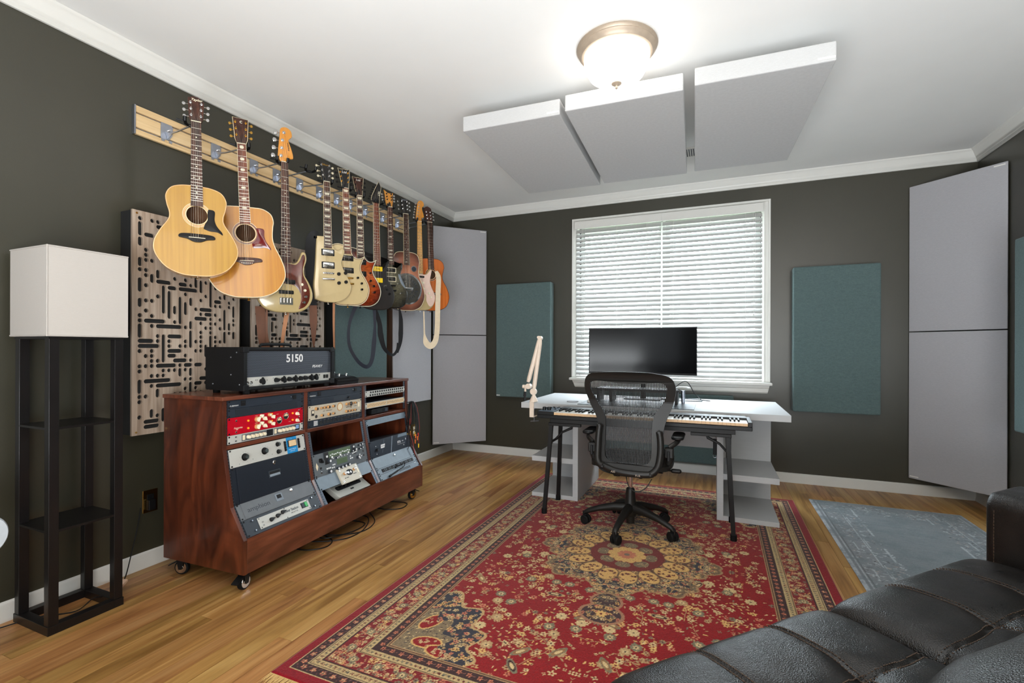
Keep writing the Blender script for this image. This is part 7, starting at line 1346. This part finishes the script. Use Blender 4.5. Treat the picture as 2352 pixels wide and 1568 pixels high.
for k in range(1050):
    side = rr.random() < .6; u_ = rr.uniform(.13, HY if side else HX); v_ = rr.uniform(.132, .212); x, y = (v_, u_) if side else (u_, v_)
    if rr.random() < .45: Q.flower(x, y, rr.uniform(.006, .012), rr.choice([CRM, CRM, GLD, TAN, COR, GRN]), rr.choice([DRED, BRN]), rr.choice([4, 5, 6]), rr.uniform(0, 6), m3)
    else: Q.leaf(x, y, rr.uniform(.004, .008), rr.uniform(0, 6), rr.choice([CRM, TAN, GLD, GRN, COR]), m3)
along(.172, .11, lambda x, y, k: (Q.flower(x, y, .020, GRN, DRED, 8, 0, m3), Q.flower(x, y, .011, CRM, BRN, 6, 0, m3)))
m4 = bm(.220, .246); along(.233, .020, lambda x, y, k: Q.flower(x, y, .0075, rr.choice([DRED, GRN, (96, 96, 84)]), BRN, 4, .6, m4)); along(.226, .012, lambda x, y, k: Q.leaf(x, y+rr.uniform(-.002, .014)*(1-k), .0035, rr.uniform(0, 6), rr.choice([BRN, (130, 112, 84), (150, 60, 48)]), m4))
m5 = bm(.251, .286); along(.269, .042, lambda x, y, k: (Q.flower(x, y, .011, COR, DRED, 5, 0, m5), Q.leaf(x+.02*(1-k), y+.02*k, .006, .4, (140, 90, 76), m5)))
# weave-scale tone variation, then mirror the quarter
rs = np.random.RandomState(2); Q.a *= (.70+.28*rs.rand(*Q.a.shape[:2]))[..., None]
half = np.concatenate([Q.a, Q.a[:, -2::-1]], 1); full = np.concatenate([half, half[-2::-1]], 0)
M['rug'] = rugmat('red_wool_pile')
rug = thing('persian_rug', 'large red patterned oriental rug with central medallion under the chair', 'rug', (1.333, -3.605, 0)); rug.rotation_euler = (0, 0, math.radians(-0.35))
tufted('rug_pile', 0, 0, RWd, RLn, .008, full, M['rug'], rug)
fr = MB(); rr = random.Random(8); x = 0.0
while x < RWd:
    for yb, s in ((0, -1), (RLn, 1)):
        L = rr.uniform(.035, .055) if s < 0 else rr.uniform(.008, .014); dx = rr.uniform(-.012, .012); z = .003
        fr.add([(x, yb, z+.002), (x+.0022, yb, z+.002), (x+dx*.5+.0024, yb+s*L*.6, z+.001), (x+dx*.5, yb+s*L*.6, z+.001), (x+dx+.0016, yb+s*L, .0012), (x+dx, yb+s*L, .0012)], [(0, 1, 2, 3), (3, 2, 4, 5)] if s > 0 else [(3, 2, 1, 0), (5, 4, 2, 3)])
    x += .0026
fr.build('rug_fringe', MAT('cream_fringe', (214, 176, 112), .9), rug, smooth=0, kind='stuff')
# grey rug
GW, GL = .93, 2.3; res2 = .0058; P2 = Paint(GW, GL, res2, (118, 124, 128)); rr = random.Random(31); rs = np.random.RandomState(9)
def blurn(nx, ny, s):
    g = rs.rand(int(ny/s)+3, int(nx/s)+3); yi = np.arange(ny)/s; xi = np.arange(nx)/s; y0 = yi.astype(int); x0 = xi.astype(int); fy = (yi-y0)[:, None]; fx = (xi-x0)[None]; return g[y0][:, x0]*(1-fy)*(1-fx)+g[y0+1][:, x0]*fy*(1-fx)+g[y0][:, x0+1]*(1-fy)*fx+g[y0+1][:, x0+1]*fy*fx
d2 = np.minimum(np.minimum(P2.X, GW-P2.X), np.minimum(P2.Y, GL-P2.Y)); LG, MG, DG = (168, 172, 178), (112, 116, 120), (86, 88, 92)
P2.mask(d2 < .16, (122, 126, 130))
for a, b_, c in ((0, .018, LG), (.026, .030, MG), (.038, .043, LG), (.050, .053, DG), (.155, .160, LG)): P2.mask((d2 >= a) & (d2 < b_), c)
for k in range(3200):
    x, y = rr.uniform(0, GW), rr.uniform(0, GL); dd_ = min(x, GW-x, y, GL-y)
    if dd_ < .06 or dd_ > .26: continue
    P2.leaf(x, y, rr.uniform(.006, .014), rr.choice([.3, -.3, 1.2, 2.0])+rr.uniform(-.3, .3), rr.choice([LG, LG, DG, (160, 150, 146)]))
for x0 in (.10, .17, .24, GW-.26, GW-.19, GW-.12):
    y = .2
    while y < GL-.2: L = rr.uniform(.08, .22); P2.line([(x0, y), (x0, y+L)], .004, LG); y += L+rr.uniform(.12, .4)
nz_ = blurn(P2.nx, P2.ny, 14)*.5+blurn(P2.nx, P2.ny, 5)*.3+rs.rand(P2.ny, P2.nx)*.2; cz = np.array(lin((104, 114, 118)))
f_ = np.clip((nz_-.42)*3, 0, .8)[..., None]; P2.a = P2.a*(1-f_)+cz*f_; P2.a *= (.86+.28*rs.rand(P2.ny, 1, 1)*1+.0*P2.a[..., :1])*.5+.5*(.86+.28*rs.rand(P2.ny, P2.nx))[..., None]
gr = thing('grey_rug', 'faded blue-grey patterned rug on the floor near the right wall', 'rug', (3.494, -0.50-GL, 0)); tufted('rug_pile', 0, 0, GW, GL, .006, P2.a, rugmat('grey_wool_pile', .12), gr)
# ================================================================== LEATHER SOFA
k = NT('black_brown_leather'); tc = k.new('ShaderNodeTexCoord'); vo = k.new('ShaderNodeTexVoronoi'); vo.inputs['Scale'].default_value = 330; nz = k.new('ShaderNodeTexNoise'); nz.inputs['Scale'].default_value = 14; nz.inputs['Detail'].default_value = 6; nz2 = k.new('ShaderNodeTexNoise'); nz2.inputs['Scale'].default_value = 5
for n_ in (vo, nz, nz2): k.ln(tc.outputs['Object'], n_.inputs['Vector'])
cr = k.new('ShaderNodeValToRGB'); cr.color_ramp.elements[0].position = .35; cr.color_ramp.elements[0].color = srgb((15, 13, 12)); cr.color_ramp.elements[1].position = .75; cr.color_ramp.elements[1].color = srgb((30, 25, 22)); k.ln(nz.outputs['Fac'], cr.inputs[0]); k.ln(cr.outputs[0], k.b.inputs['Base Color'])
mr = k.new('ShaderNodeMapRange'); mr.inputs[1].default_value = .3; mr.inputs[2].default_value = .7; mr.inputs[3].default_value = .27; mr.inputs[4].default_value = .40; k.ln(nz.outputs['Fac'], mr.inputs[0]); k.ln(mr.outputs[0], k.b.inputs['Roughness'])
b1 = k.new('ShaderNodeBump'); b1.inputs['Strength'].default_value = .4; b1.inputs['Distance'].default_value = .002; k.ln(vo.outputs['Distance'], b1.inputs['Height']); b2 = k.new('ShaderNodeBump'); b2.inputs['Strength'].default_value = .35; b2.inputs['Distance'].default_value = .02; k.ln(nz2.outputs['Fac'], b2.inputs['Height']); k.ln(b2.outputs[0], b1.inputs['Normal']); k.ln(b1.outputs[0], k.b.inputs['Normal']); k.b.inputs['Specular IOR Level'].default_value = .5; M['leath'] = k.m
M['thread'] = MAT('tan_thread', (74, 56, 42), .8); M['seamd'] = MAT('dark_seam', (14, 12, 12), .6)
SF = frame((3.123, -3.18, 0), (math.cos(math.radians(47)), math.sin(math.radians(47)), 0), (math.sin(math.radians(47)), -math.cos(math.radians(47)), 0), (0, 0, 1))
sofa = thing('leather_sofa', 'black tufted leather sofa cut by the lower right photo edge', 'sofa', (3.25, -3.3, 0))
def cush(name, s0, s1, t0, t1, zb, H, crown, seams, tseam, tufts, n=150, m=170, pw=7):
    us = np.linspace(-1, 1, n); vs_ = np.linspace(-1, 1, m); us = np.sign(us)*(1-(1-np.abs(us))**1.5); vs_ = np.sign(vs_)*(1-(1-np.abs(vs_))**1.5); U, V = np.meshgrid(us, vs_); S_ = s0+(U+1)/2*(s1-s0); T_ = t0+(V+1)/2*(t1-t0)
    prf = np.clip((1-np.abs(U)**12)*(1-np.abs(V)**12), 0, 1)**.32; Z = zb+H*prf+crown*(1-U**2)*(1-V**2)
    dep = np.zeros_like(Z)
    for sv, (a, b_) in seams: dep = np.maximum(dep, .007*np.exp(-((S_-sv)/.004)**2)*((T_ > a-.01) & (T_ < b_+.01))+.006*np.exp(-((S_-sv)/.03)**2)*((T_ > a-.01) & (T_ < b_+.01)))
    for tv, (a, b_) in tseam: dep = np.maximum(dep, .007*np.exp(-((T_-tv-.02*np.sin((S_-a)/(b_-a)*PI))/.004)**2)*((S_ > a) & (S_ < b_))+.006*np.exp(-((T_-tv-.02*np.sin((S_-a)/(b_-a)*PI))/.03)**2)*((S_ > a) & (S_ < b_)))
    for (a, b_) in tufts: dep = dep+.020*np.exp(-(((S_-a)**2+(T_-b_)**2)/.045**2))
    Z = Z-dep*prf; N = n*m; P_ = np.stack([S_.ravel(), T_.ravel(), Z.ravel()], -1)
    b = MB(); b.v = [tuple(SF @ Vector(p)) for p in P_]; b.f = [(j*n+i, (j*n+i+1), ((j+1)*n+i+1), ((j+1)*n+i)) for j in range(m-1) for i in range(n-1)]
    b.f = [f[::-1] for f in b.f]; b.m = [0]*len(b.f)
    # underside
    ring = [i for i in range(n)]+[j*n+n-1 for j in range(1, m)]+[(m-1)*n+i for i in range(n-2, -1, -1)]+[j*n for j in range(m-2, 0, -1)]
    base = len(b.v)
    for q_ in ring: x, y, z = P_[q_]; b.v.append(tuple(SF @ Vector((x*.0+x, y, zb-.06))))
    L_ = len(ring); b.f += [(ring[i], ring[(i+1) % L_], base+(i+1) % L_, base+i) for i in range(L_)]; b.f.append(tuple(base+i for i in range(L_))); b.m = [0]*len(b.f)
    o = b.build(name, M['leath'], sofa, world=True, smooth=60)
    def zat(s, t):
        i = int(np.abs(us-(2*(s-s0)/(s1-s0)-1)).argmin()); j = int(np.abs(vs_-(2*(t-t0)/(t1-t0)-1)).argmin()); return float(Z[j, i])
    st_ = MB()
    for sv, (a, b_) in seams:
        t = max(a, t0+.02)
        while t < b_:
            for off in (-.0085, .0085): zz = max(zat(sv+off, t), zat(sv+off*1.5, t)); st_.box(-.0010, .0010, -.0030, .0030, 0, .0016, M=SF @ Matrix.Translation((sv+off, t, zz-.0003)))
            t += .0085
    for tv, (a, b_) in tseam:
        s = a+.005
        while s < b_-.005:
            for off in (-.0085, .0085): tt = tv+off+.02*math.sin((s-a)/(b_-a)*PI); st_.box(-.0030, .0030, -.0010, .0010, 0, .0016, M=SF @ Matrix.Translation((s, tt, zat(s, tt)-.0003)))
            s += .0085
    if st_.v: st_.build('stitching', M['thread'], o, world=True, smooth=0, kind='stuff')
    return o
cush('seat_cushion', -.812, -.006, -.025, .95, .33, .115, .012, [(-.533, (-.02, .95)), (-.27, (-.02, .95))], [(.245, (-.27, -.012)), (.245, (-.533, -.27)), (.245, (-.80, -.533))], [(-.27, .245), (-.533, .245)])
cush('seat_cushion', .006, .835, -.025, .95, .33, .115, .012, [(.29, (-.02, .95)), (.57, (-.02, .95))], [(.262, (.012, .29)), (.262, (.29, .57)), (.262, (.57, .82))], [(.29, .262), (.57, .262)])
MB().box(-.80, 1.08, .03, .98, .08, .30, M=SF).build('sofa_base', M['leath'], sofa, world=True, bevel=.03, seg=3, smooth=40)
for s, t in ((-.74, .09), (1.0, .09), (-.74, .9), (1.0, .9)): p = SF @ Vector((s, t, 0)); MB().cyl((p.x, p.y, .0), (p.x, p.y, .085), .022, .028, 14).build('leg', M['black'], sofa, world=True)
ab = MB(); ab.prism(rrect(.27, .66, .055, 7, .985, .33), .02, .95, M=SF @ Matrix(((1, 0, 0, 0), (0, 0, 1, 0), (0, 1, 0, 0), (0, 0, 0, 1))), e=.022); ao = ab.build('armrest', M['leath'], sofa, world=True, smooth=50)
sm = MB()
zz = .08
while zz < .60: sm.box(-.0012, .0008, -.0010, .0012, -.004, .004, M=SF @ Matrix.Translation((.8495, .049, zz))); zz += .012
sm.build('armrest_stitching', M['thread'], ao, world=True, smooth=0, kind='stuff')
# loose back pillow
n, m = 90, 70; b = MB(); PM = SF @ Matrix.Translation((-.15, .63, .555)) @ Matrix.Rotation(math.radians(-60), 4, 'X'); vs = []
for side in (1, -1):
    for j in range(m):
        for i in range(n):
            u = -1+2*i/(n-1); v = -1+2*j/(m-1); u = math.sin(u*PI/2); v = math.sin(v*PI/2)
            th_ = (max(0, 1-abs(u)**2.6)*max(0, 1-abs(v)**2.6))**.5; wr = .010*math.sin(u*9+v*4)*math.exp(-((abs(v)-.8)/.3)**2)+.008*math.sin(v*11-u*5+1)*math.exp(-((abs(u)-.85)/.25)**2)
            vs.append(PM @ Vector((u*.60*(1-.05*v*v), -side*(th_*(.150+wr)), v*.26*(1-.06*u*u))))
fs = []
for s_ in (0, 1):
    o_ = s_*n*m
    for j in range(m-1):
        for i in range(n-1):
            f = (o_+j*n+i, o_+j*n+i+1, o_+(j+1)*n+i+1, o_+(j+1)*n+i); fs.append(f if s_ == 0 else f[::-1])
b.add(vs, fs); po = b.build('back_pillow', M['leath'], sofa, world=True, smooth=80)
rim = [(math.sin(u*PI/2), -1) for u in np.linspace(-1, 1, 30)]+[(1, math.sin(v*PI/2)) for v in np.linspace(-1, 1, 20)]+[(-math.sin(u*PI/2), 1) for u in np.linspace(-1, 1, 30)]+[(-1, -math.sin(v*PI/2)) for v in np.linspace(-1, 1, 20)]
b = MB(); b.tube([PM @ Vector((u*.60*(1-.05*v*v), 0, v*.26*(1-.06*u*u))) for u, v in rim], .004, 6, closed=True); b.build('pillow_piping', M['leath'], po, world=True)
